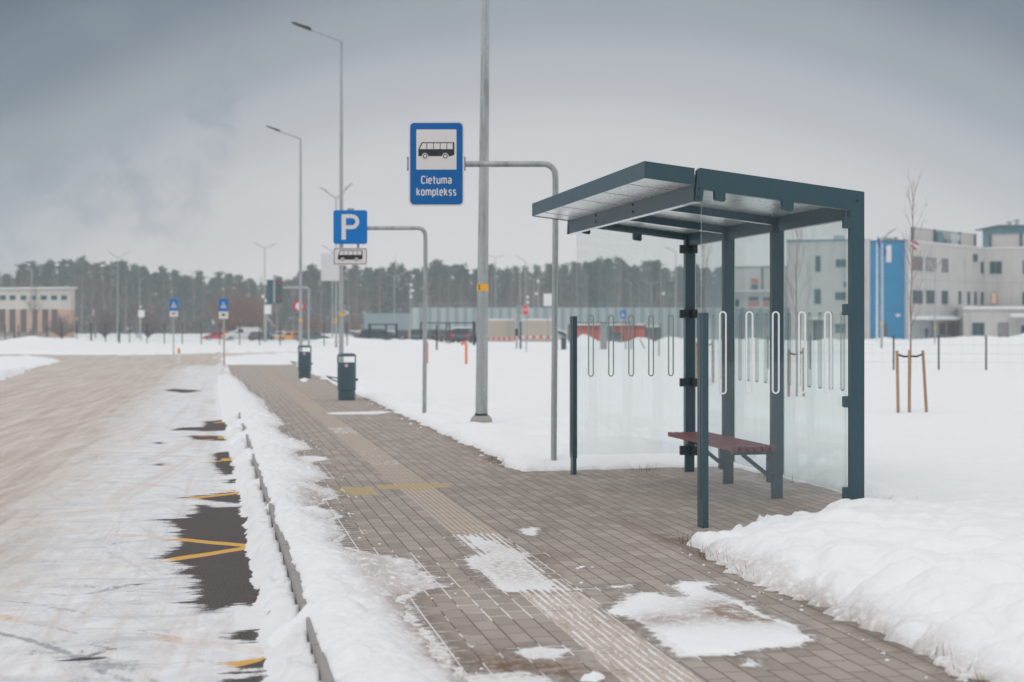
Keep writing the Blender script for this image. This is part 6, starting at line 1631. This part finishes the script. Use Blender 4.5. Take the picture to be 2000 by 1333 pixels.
# ================================================================== flags
def flagpole(px, D, ytop, label, cols, fx, fy0, fy1, w=.075):
    x = xat(px, D); root = thing('flagpole', label, 'flagpole', (x, D, 0)); k = D / F
    H = zat(ytop, D)
    m = MB(); m.tube([(0, 0, -.5), (0, 0, H)], [w, w * .55], 12); m.build('pole', 'white_trim', root, smooth=True)
    m = MB(); m.cyl((0, 0, H), (0, 0, H + .12), .07, .02, n=10); m.build('finial', 'silver_vent', root)
    fl = thing('flag', None, None); fl.parent = root
    z1, z0 = zat(fy0, D), zat(fy1, D); N, Mv = 10, 9
    for ci, c in enumerate(cols):
        m = MB(); vs = []
        for i in range(N + 1):
            for j in range(Mv + 1):
                u = i / N; v = (ci + j / Mv) / len(cols)
                # limp flag: top edge hung at the pole, cloth drooping in folds
                xx = fx * k * (u * (1 - .35 * v)) + .05; zz = z1 - (z1 - z0) * (v * .62 + u * .38 * (1 if fx > 0 else 1))
                vs.append((xx if fx > 0 else -abs(xx), .10 * math.sin(u * 8 + v * 3), zz))
        m.add(vs, [(i * (Mv + 1) + j, i * (Mv + 1) + j + 1, (i + 1) * (Mv + 1) + j + 1, (i + 1) * (Mv + 1) + j) for i in range(N) for j in range(Mv)])
        o = m.build('cloth', c, fl, fix=False, smooth=True); s_ = o.modifiers.new('t', 'SOLIDIFY'); s_.thickness = .012
    return root
flagpole(1713, 138, 476, 'white flagpole with a limp blue flag, left of the numeral 1', ['flag_blue'], 7, 461, 486, w=.11)
flagpole(1724, 142, 478, 'second white flagpole with a limp blue flag beside the numeral 1', ['flag_blue'], 7, 479, 504, w=.07)
flagpole(1777, 140, 464, 'white flagpole with a crimson white crimson flag beside the blue tower edge', ['flag_red', 'flag_white', 'flag_red'], 17, 467, 490, w=.09)

# ================================================================== person at the entrance
def person():
    D = 166.5; x = xat(1809.5, D); z = zat(666.5, D)
    me = bpy.data.meshes.new('person')
    J = [(0, 0, .95), (0, -.01, 1.18), (0, -.02, 1.40), (0, -.03, 1.52), (0, -.05, 1.62), (0, -.05, 1.74),
         (-.10, 0, .90), (-.11, -.05, .50), (-.11, .02, .09), (-.12, -.13, .05), (.10, 0, .90), (.12, .06, .50), (.12, .14, .09), (.13, .0, .05),
         (-.19, -.01, 1.38), (-.25, .0, 1.12), (-.20, -.16, .93), (-.18, -.22, .90), (.19, -.01, 1.38), (.25, .03, 1.12), (.26, -.02, .88), (.26, -.04, .80)]
    E = [(0, 1), (1, 2), (2, 3), (3, 4), (4, 5), (0, 6), (6, 7), (7, 8), (8, 9), (0, 10), (10, 11), (11, 12), (12, 13), (2, 14), (14, 15), (15, 16), (16, 17), (2, 18), (18, 19), (19, 20), (20, 21)]
    rr = [.17, .165, .17, .06, .085, .085, .10, .075, .05, .04, .10, .075, .05, .04, .075, .06, .045, .04, .075, .06, .045, .04]
    me.from_pydata(J, E, [])
    o = bpy.data.objects.new('person', me); COL.objects.link(o); o.location = (x, D, z); o.rotation_euler = (0, 0, R(25))
    sk = o.modifiers.new('Skin', 'SKIN'); ss = o.modifiers.new('Sub', 'SUBSURF'); ss.levels = 1; ss.render_levels = 1
    for i, r in enumerate(rr): me.skin_vertices[0].data[i].radius = (r, r * .82)
    me.skin_vertices[0].data[0].use_root = True
    me.materials.append(MT['cloth_dark'])
    tag(o, 'person in dark winter clothes standing by the entrance door', 'person')
    m = MB(); m.cyl((0, -.055, 1.60), (0, -.055, 1.79), .088, .07, n=14); m.cyl((0, -.13, 1.66), (0, -.16, 1.68), .02, n=6); f = m.build('face', 'skin', o, smooth=True)
    m = MB(); m.cyl((0, -.035, 1.70), (0, -.035, 1.82), .098, .05, n=14); m.build('hair', 'hair', o, smooth=True)
person()

# ================================================================== trees
def branchy(m, p, d, L, r, depth, rnd, spread=.5, up=.25, nb=3, n=5, mi=0, sub=.6):
    q = p; seg = 4; pts = [p]; dd = d.normalized()
    for i in range(seg):
        dd = (dd + Vector((rnd.uniform(-.12, .12), rnd.uniform(-.12, .12), up * .25))).normalized(); q = q + dd * (L / seg); pts.append(q)
    m.tube(pts, [r * (1 - .8 * i / seg) for i in range(seg + 1)], n, mi)
    if depth > 0:
        for k in range(nb):
            t_ = rnd.uniform(.25, .95); i = min(int(t_ * seg), seg - 1); pp = pts[i].lerp(pts[i + 1], t_ * seg - i)
            a = rnd.uniform(0, 2 * math.pi); s_ = dd.orthogonal().normalized(); s_ = (Matrix.Rotation(a, 3, dd) @ s_)
            branchy(m, pp, (dd * 1.0 + s_ * spread).normalized(), L * sub * rnd.uniform(.7, 1.1) * (1 - .4 * t_), r * .5, depth - 1, rnd, spread, up, nb, max(3, n - 1), mi, sub)

def sapling(px, base_py, top_py, label, seed, stakes, lean=0.0):
    rnd = random.Random(seed); D = dep(base_py, .08); x = xat(px, D); k = D / F
    root = thing('young_tree', label, 'young tree', (x, D, 0)); H = zat(top_py, D)
    m = MB(); pts = [(0, 0, -.1)]; 
    for i in range(1, 9): pts.append((lean * i / 8 + rnd.uniform(-.012, .012), rnd.uniform(-.012, .012), H * i / 8))
    m.tube(pts, [.020 * (1 - .85 * i / 8) for i in range(9)], 8); tr = m.build('trunk', 'bark_pale', root, smooth=True)
    m = MB()
    for i in range(22):
        z = H * rnd.uniform(.36, .93); q = z / H; a = rnd.uniform(0, 2 * math.pi)
        p = Vector((lean * q, 0, z)); d = Vector((math.cos(a) * .75, math.sin(a) * .75, 1.0 + q * .6))
        branchy(m, p, d, (1.25 - q * .75) * rnd.uniform(.55, .95), .0036, 2, rnd, .45, .35, 3, 4)
    m.build('branches', 'twig_red', root, smooth=True)
    return root, D
def stake_set(px, D, stakes, label):
    k = D / F; root = thing('tree_stakes', label, 'tree stakes', (xat(px, D), D, 0))
    tops = []
    for bx, tx, ty, dy in stakes:
        b = Vector(((bx - px) * k, dy, -.15)); t_ = Vector(((tx - px) * k, dy * .8, zat(ty, D)))
        m = MB(); m.cyl(b, t_, .026, .024, n=8); m.build('stake', 'stake', root, smooth=True); tops.append(t_ - Vector((0, 0, .06)))
    m = MB()
    c = Vector((.02, 0, tops[0].z - .03))
    for t_ in tops:
        if (t_ - c).length > .12: m.tube([t_, t_.lerp(c, .5) + Vector((0, 0, -.02)), c], .016, 6)
    m.build('strap', 'strap', root)
r_, Dn = sapling(1776, 806, 352, 'bare young tree with reddish twigs, tied to stakes right of the shelter', 5, None, lean=.06)
stake_set(1776, Dn, [(1752, 1750, 685, -.08), (1772, 1773, 684, -.12), (1813, 1804, 685, .05)], 'three raw timber stakes strapped round the tree right of the shelter')
r_, Dn = sapling(1556, 777, 430, 'bare young tree seen through the back pane nearest the camera', 6, None)
stake_set(1556, Dn, [(1540, 1541, 683, 0), (1568, 1567, 679, -.1)], 'timber stakes seen through the back pane nearest the camera')
r_, Dn = sapling(1374, 750, 462, 'bare young tree seen through glass beside the far corner post', 8, None)
stake_set(1374, Dn, [(1359, 1360, 668, 0), (1392, 1391, 666, -.1), (1375, 1376, 667, -.15)], 'timber stakes seen through glass beside the front half post')

def pine_proto(seed, H=13.0):
    rnd = random.Random(seed)
    tr = MB(); lx, ly = rnd.uniform(-.4, .4), rnd.uniform(-.3, .3)
    tr.tube([(0, 0, -.6), (lx * .3, ly * .3, H * .45), (lx, ly, H * .93)], [.19, .13, .04], 7)
    cr = MB(); clumps = []
    z0 = H * rnd.uniform(.22, .48); n = rnd.randint(24, 34)
    for i in range(n):
        q = (i + .5) / n; z = z0 + (H - z0) * q; rad = (1 - q) ** .8 * rnd.uniform(.9, 2.3) + .18
        a = rnd.uniform(0, 6.28); d = rad * rnd.uniform(.3, .85)
        c = Vector((lx * z / H + math.cos(a) * d, ly * z / H + math.sin(a) * d, z + rnd.uniform(-.3, .2))); clumps.append((c, rnd.uniform(.55, 1.05) * (1.15 - .45 * q)))
        b0 = Vector((lx * z / H, ly * z / H, z - .35)); tr.tube([b0, b0.lerp(c, .6) + Vector((0, 0, -.05)), c], [.045, .03, .012], 4)
    for c, s_ in clumps:
        for k in range(42):
            v = Vector((rnd.gauss(0, .5), rnd.gauss(0, .5), rnd.gauss(0, .30))) * s_
            p = c + v; e = rnd.uniform(.11, .27) * (.7 + .5 * s_)
            d1 = Vector((rnd.gauss(0, 1), rnd.gauss(0, 1), rnd.gauss(0, .5))).normalized(); d2 = d1.orthogonal().normalized()
            cr.add([p - d1 * e - d2 * e * .45, p + d1 * e * .2 - d2 * e * .8, p + d1 * e + d2 * e * .35, p - d1 * e * .3 + d2 * e * .8], [(0, 1, 2, 3)])
    return tr, cr
def birch_proto(seed, H=14.0, mat='twig_brown'):
    rnd = random.Random(seed); tr = MB(); lx = rnd.uniform(-.5, .5)
    pts = [(lx * i / 6 + rnd.uniform(-.06, .06), rnd.uniform(-.06, .06), H * i / 6 - (.6 if i == 0 else 0)) for i in range(7)]
    tr.tube(pts, [.17 * (1 - .9 * i / 6) for i in range(7)], 7)
    cr = MB()
    for i in range(30):
        q = rnd.uniform(.3, .97); i0 = min(int(q * 6), 5); p = Vector(pts[i0]).lerp(Vector(pts[i0 + 1]), q * 6 - i0); a = rnd.uniform(0, 6.28)
        branchy(cr, p, Vector((math.cos(a) * .7, math.sin(a) * .7, 1.0)), (1 - q) * 3.2 + .9, .05 * (1.1 - q), 2, rnd, .55, .4, 4, 3)
    return tr, cr
def bush_proto(seed, H=5.0, W=3.2):
    rnd = random.Random(seed); tr = MB(); cr = MB()
    for i in range(7): 
        a = rnd.uniform(0, 6.28); tr.tube([(0, 0, -.5), (math.cos(a) * .3, math.sin(a) * .3, H * .3)], [.10, .06], 5)
    for i in range(95):
        a = rnd.uniform(0, 6.28); sp = rnd.uniform(0, .95); p = Vector((math.cos(a) * .3 * sp, math.sin(a) * .3 * sp, H * .12))
        branchy(cr, p, Vector((math.cos(a) * sp, math.sin(a) * sp, 1.0 - sp * .35)), H * (.95 - .25 * sp) * rnd.uniform(.6, 1), .035, 2, rnd, .4, .1, 4, 3, sub=.5)
    return tr, cr
def tree_from(name, label, group, cat, tr, cr, tm, cm):
    root = thing(name, label, cat, (0, 0, 0), 0, group)
    tr.build('trunk', tm, root, fix=False, smooth=True); cr.build('crown', cm, root, fix=False)
    return root
def forest():
    rnd = random.Random(31)
    # skyline read along the photo: picture x, picture y of the tree tops
    sky = [(-260, 520), (-100, 522), (0, 526), (60, 514), (110, 510), (170, 506), (215, 516), (250, 513), (300, 522), (340, 528), (400, 535), (445, 530), (480, 545), (530, 548), (580, 532), (620, 520), (660, 514), (700, 516), (735, 526), (765, 506),
           (800, 524), (850, 514), (900, 522), (950, 517), (1000, 522), (1060, 517), (1110, 520), (1140, 505), (1170, 498), (1200, 508), (1235, 512), (1280, 508), (1320, 520), (1400, 522), (1460, 530), (1600, 520), (2300, 520)]
    sx = [a for a, b in sky]; sy = [b for a, b in sky]
    PG, BG = 'pines of the distant wood', 'bare birches of the distant wood'
    pines = [tree_from('pine_tree', 'dark green pine standing in the distant wood', PG, 'pine tree', *pine_proto(100 + i), 'bark_pine', 'needles') for i in range(6)]
    birch = [tree_from('birch_tree', 'bare leafless birch standing in the distant wood', BG, 'birch tree', *birch_proto(200 + i), 'bark_birch', 'twig_brown') for i in range(4)]
    used = set()
    def place(lst, px, D, top, jit):
        i = rnd.randrange(len(lst)); o = lst[i]
        key = (id(lst), i)
        if key in used: o = copy_tree(o)
        used.add(key)
        H = zat(top, D) - gz(D); base = 13.0 if lst is pines else 14.0
        k = H / base; o.location = (xat(px, D), D, gz(D)); w = k * rnd.uniform(.9, 1.4)
        o.scale = (w, w, k); o.rotation_euler = (0, 0, rnd.uniform(0, 6.28))
    px = -120.0
    while px < 1450:
        D = rnd.uniform(340, 362); top = float(np.interp(px, sx, sy)) + rnd.uniform(-3, 16)
        place(pines, px, D, top, 0); px += rnd.uniform(18, 33)
    px = -130.0
    while px < 1450:
        D = rnd.uniform(366, 392); top = float(np.interp(px, sx, sy)) + rnd.uniform(-2, 14)
        place(pines, px, D, top, 0); px += rnd.uniform(17, 30)
    px = -110.0
    while px < 1440:
        D = rnd.uniform(330, 360); top = float(np.interp(px, sx, sy)) + rnd.uniform(-8, 26)
        place(birch, px, D, top, 0); px += rnd.uniform(12, 27)
    # bushes
    def bush(px, D, top, label, sc, col='twig_orange', seed=0):
        b = tree_from('willow_bush', label, None, 'bush', *bush_proto(300 + seed), 'bark_pine', col)
        H = zat(top, D) - gz(D); k = H / 5.0; b.location = (xat(px, D), D, gz(D)); b.scale = (k * sc, k * sc, k)
    bush(452, 226, 562, 'rounded orange brown bush behind the nearer crossing sign', 1.15, seed=1)
    bush(490, 230, 574, 'orange brown bush left of the two-armed lamp with cameras', 1.0, seed=2)
    bush(608, 230, 612, 'low orange bush right of the electronic sign', 1.1, seed=3)
    bush(692, 230, 616, 'low orange bush left of the long wall', 1.0, seed=4)
    bush(205, 232, 604, 'low brown bush right of the cream building', 1.5, 'twig_brown', 5)
    bush(290, 234, 606, 'low brown bush behind the small white board', 1.7, 'twig_brown', 6)
    bush(120, 226, 614, 'brown scrub at the right corner of the cream building', 1.6, 'twig_brown', 7)
    t_ = tree_from('birch_tree', 'slender bare tree in front of the cream building', None, 'bare tree', *birch_proto(260, 9), 'twig_brown', 'twig_brown'); t_.location = (xat(70, 222), 222, gz(222)); t_.scale = (.9, .9, zat(548, 222) / 9.0)
    for i, (px, D, top) in enumerate([(186, 228, 575), (268, 231, 560)]):
        t_ = tree_from('birch_tree', ['pale double stemmed bare birch right of the cream building', 'white stemmed bare birch left of the farther crossing sign'][i], None, 'birch tree', *birch_proto(270 + i, 9), 'bark_birch', 'twig_brown'); t_.location = (xat(px, D), D, gz(D)); t_.scale = (.8, .8, zat(top, D) / 9.0)
    # the wood behind, one mass
    m = MB(); r2 = np.random.default_rng(5)
    for i in range(21000):
        low = i % 3 == 0
        px = r2.uniform(-330, 1640); D = r2.uniform(345, 395) if low else r2.uniform(398, 425)
        top = zat(float(np.interp(px, sx, sy)) + 9 + 6 * math.sin(px * .05) + 5 * math.sin(px * .021), D)
        z = gz(D) + (r2.uniform(0, 1) ** 1.3 * 8.0 if low else (top - gz(D)) * r2.uniform(0, 1) ** .9); p = Vector((xat(px, D), D, z)); e = r2.uniform(.45, 1.2)
        d1 = Vector((r2.normal(), r2.normal() * .5, r2.normal() * 1.2)).normalized(); d2 = d1.orthogonal().normalized()
        m.add([p - d1 * e, p - d2 * e * .6, p + d1 * e, p + d2 * e * .6], [(0, 1, 2, 3)])
    tag(m.build('wood', 'wood_mass', fix=False), 'dense dark wood closing the view behind the first trees', 'wood', None, 'stuff')
forest()

# ================================================================== grass tufts and snow clods
def tufts():
    rnd = random.Random(3); m = MB()
    spots = [(1372, 1078, 14), (1392, 1083, 10), (1412, 1090, 12), (1345, 1055, 26), (1360, 1054, 20), (1455, 1112, 10), (1470, 1118, 12), (1700, 975, 14), (1708, 970, 12), (1728, 980, 12), (1800, 985, 14), (1830, 992, 14), (1815, 978, 8), (1770, 968, 8),
             (1545, 938, 12), (1490, 928, 6), (1335, 913, 8), (1280, 914, 8), (1235, 916, 10), (1258, 915, 6), (985, 906, 14), (972, 901, 10), (958, 896, 8), (925, 885, 6), (1690, 1010, 8), (1870, 1296, 6), (1900, 1316, 8), (1835, 1260, 7), (1850, 1282, 7)]
    for px, py, n in spots:
        x, y = G(px, py, .03)
        for i in range(n):
            p = Vector((x + rnd.gauss(0, .045), y + rnd.gauss(0, .06), .0)); h = rnd.uniform(.03, .10); a = rnd.uniform(0, 6.28); l = rnd.uniform(.02, .09)
            q = p + Vector((math.cos(a) * l, math.sin(a) * l, h)); w = Vector((-math.sin(a), math.cos(a), 0)) * .003
            m.add([p - w + Vector((0, 0, -.02)), p + w + Vector((0, 0, -.02)), q], [(0, 1, 2)])
    tag(m.build('grass', 'grass_dry', fix=False), 'dry grass tufts poking out along the snow edge', 'grass', None, 'stuff')
tufts()
def clods():
    rnd = random.Random(9); m = MB()
    def clod(x, y, z, r):
        bm = bmesh.new(); bmesh.ops.create_icosphere(bm, subdivisions=2, radius=r)
        vs = [v.co * (1 + rnd.uniform(-.3, .25)) for v in bm.verts]; fs = [[v.index for v in f.verts] for f in bm.faces]; bm.free()
        m.add([Vector((v.x + x, v.y + y, v.z * .5 + z)) for v in vs], fs)
    for (t, s) in KE:
        for k in range(2):
            ss = s + rnd.uniform(-.3, .3); tt = t + abs(rnd.gauss(0, .10)); x, y = ST(tt, ss); clod(x, y, .002, rnd.uniform(.004, .012))
    for k in range(26):
        s = rnd.uniform(5.2, 9.0); t = 3.0 - abs(rnd.gauss(0, .08)); x, y = ST(t, s); clod(x, y, .002, rnd.uniform(.004, .012))
    for k in range(20):
        s = rnd.uniform(13.9, 30); t = 2.98 - abs(rnd.gauss(0, .10)); x, y = ST(t, s); clod(x, y, .006, rnd.uniform(.008, .03))
    for px, py, r in [(1137, 1110, .018), (1157, 1109, .010), (1135, 1140, .012), (568, 862, .05), (1128, 1112, .012), (595, 742, .06), (1430, 1282, .016)]:
        x, y = G(px, py); clod(x, y, r * .3, r)
    for k in range(22):
        s = rnd.uniform(5.2, 16); t = rnd.uniform(.30, .44); x, y = ST(t, s); clod(x, y, ROAD_Z + .035, rnd.uniform(.008, .022))
    tag(m.build('snow_clods', 'snow_cap', fix=False, smooth=True), 'small loose snow clods scattered along the cleared edges', 'snow clods', None, 'stuff')
clods()

# ================================================================== haze
def haze(density=0.00085):
    M = Mat('haze_air')
    v = M.node('ShaderNodeVolumePrincipled', {'Color': (0.78, 0.86, 0.90, 1), 'Density': density, 'Anisotropy': 0.1})
    M.link(v.outputs[0], M.out.inputs['Volume']); MT['haze_air'] = M.m
    m = MB(); m.bx(-470, 470, -40, 540, -2.2, 36)
    o = m.build('haze', 'haze_air'); tag(o, 'pale winter haze over the whole site', None, None, 'stuff')
haze()

# ================================================================== sky, sun, camera
def world():
    W = bpy.data.worlds.new('World'); SC.world = W; W.use_nodes = True
    nt = W.node_tree; nt.nodes.clear()
    class WM(Mat):
        def __init__(s): s.nt = nt; s.out = nt.nodes.new('ShaderNodeOutputWorld')
    M = WM()
    gen = M.node('ShaderNodeTexCoord').outputs['Generated']
    sep = M.node('ShaderNodeSeparateXYZ', {0: gen}); x, y, z = sep.outputs
    sky = M.node('ShaderNodeTexSky'); sky.sky_type = 'NISHITA'; sky.sun_disc = False
    sky.sun_elevation = R(SUN_EL); sky.sun_rotation = R(SUN_ROT); sky.dust_density = 3.0
    # cloud deck: pale at the skyline, a darker bank above it, bright overhead
    n1 = M.noise(M.mapping(gen, (1, 1, 1.15), (0.1, 0.35, 0)), 9.0, 5, 0.52, 0.9)
    n2 = M.noise(M.mapping(gen, (1, 1, 2.2)), 1.7, 3, 0.5)
    zz = M.math('ADD', z, M.math('MULTIPLY', M.math('MULTIPLY', x, x), 0.95))
    zz = M.math('SUBTRACT', zz, M.math('MULTIPLY', x, 0.07))
    zz = M.math('ADD', zz, M.math('MULTIPLY', M.math('SUBTRACT', n2, 0.5), 0.03))
    rp = M.node('ShaderNodeValToRGB'); M.link(zz, rp.inputs[0]); cr = rp.color_ramp; cr.interpolation = 'EASE'
    stops = [(0.0, (0.765, 0.735, 0.735)), (0.06, (0.735, 0.708, 0.712)), (0.125, (0.625, 0.610, 0.622)), (0.18, (0.460, 0.472, 0.500)), (0.225, (0.315, 0.345, 0.385)), (0.285, (0.165, 0.205, 0.250)), (0.36, (0.085, 0.125, 0.165)), (0.44, (0.20, 0.23, 0.26)), (0.60, (0.72, 0.72, 0.73)), (1.0, (0.98, 0.975, 0.98))]
    while len(cr.elements) < len(stops): cr.elements.new(0.5)
    for e, (p, c) in zip(cr.elements, stops): e.position = p; e.color = (*c, 1)
    # drifting smoke in the west
    ys = M.math('MAXIMUM', y, 0.05)
    na = M.noise(gen, 24.0, 6, 0.62); nb = M.noise(M.mapping(gen, (1, 1, 1), (0.4, 0.2, 0.9)), 22.0, 6, 0.62); nc = M.noise(gen, 44.0, 6, 0.62, 0.5)
    u = M.math('ADD', M.math('DIVIDE', x, ys), M.math('MULTIPLY', M.math('SUBTRACT', na, 0.5), 0.075))
    v = M.math('ADD', M.math('DIVIDE', z, ys), M.math('MULTIPLY', M.math('SUBTRACT', nb, 0.5), 0.075))
    smoke = None
    for cu, cv, ru, rv, am in ((-0.345, 0.118, 0.055, 0.024, 1.0), (-0.315, 0.098, 0.035, 0.030, 0.7), (-0.268, 0.112, 0.018, 0.030, 0.85), (-0.250, 0.085, 0.040, 0.030, 0.6), (-0.205, 0.150, 0.020, 0.034, 0.75), (-0.190, 0.180, 0.022, 0.024, 0.5), (-0.36, 0.07, 0.05, 0.03, 0.4)):
        du = M.math('DIVIDE', M.math('SUBTRACT', u, cu), ru); dv = M.math('DIVIDE', M.math('SUBTRACT', v, cv), rv)
        d2 = M.math('ADD', M.math('MULTIPLY', du, du), M.math('MULTIPLY', dv, dv))
        b = M.math('MULTIPLY', M.math('SUBTRACT', 1.0, M.smooth(d2, 0.05, 1.9)), am)
        smoke = b if smoke is None else M.math('MAXIMUM', smoke, b)
    smoke = M.math('MULTIPLY', smoke, M.math('ADD', -0.05, M.math('MULTIPLY', M.smooth(nc, 0.30, 0.68), 1.2)), clamp=True)
    col = M.mix(M.math('MULTIPLY', smoke, 0.72), rp.outputs[0], (0.255, 0.300, 0.340))
    col = M.mix(M.math('MULTIPLY', M.smooth(n1, 0.35, 0.75), 0.10), col, (0.46, 0.48, 0.51))
    sc = M.node('ShaderNodeVectorMath', {0: col}); sc.operation = 'SCALE'; sc.inputs[3].default_value = 10.0
    mx = M.mix(0.93, sky.outputs[0], sc.outputs[0])
    bg = M.node('ShaderNodeBackground', {'Strength': 0.10}); M.link(mx, bg.inputs[0])
    M.link(bg.outputs[0], M.out.inputs[0])
SUN_EL, SUN_ROT = 38, 200
world()
sl = bpy.data.lights.new('sun', 'SUN'); sl.energy = 0.55; sl.angle = R(25); sl.color = (1.0, 0.96, 0.92)
so = bpy.data.objects.new('sun', sl); COL.objects.link(so)
# Nishita: rotation measured clockwise from +Y
a = R(SUN_ROT); e = R(SUN_EL)
dirv = Vector((math.sin(a) * math.cos(e), math.cos(a) * math.cos(e), math.sin(e)))
so.rotation_euler = dirv.to_track_quat('Z', 'Y').to_euler(); so.location = dirv * 60

cam = bpy.data.cameras.new('camera'); cam.lens = 50.0; cam.sensor_width = 36.0; cam.sensor_fit = 'HORIZONTAL'
cam.shift_y = -(666.5 - HY) / 2000.0; cam.clip_start = 0.1; cam.clip_end = 6000
cam.dof.use_dof = True; cam.dof.focus_distance = 10.2; cam.dof.aperture_fstop = 2.1; cam.dof.aperture_blades = 9
co = bpy.data.objects.new('camera', cam); COL.objects.link(co); co.location = (0, 0, CH); co.rotation_euler = (R(90), 0, 0)
SC.camera = co
vs_ = SC.view_settings; vs_.view_transform = 'Standard'; vs_.look = 'None'; vs_.exposure = 0.0; vs_.gamma = 1.0
SC.render.engine = 'CYCLES'
SC.cycles.max_bounces = 8; SC.cycles.transparent_max_bounces = 16; SC.cycles.volume_bounces = 1
SC.cycles.use_denoising = True
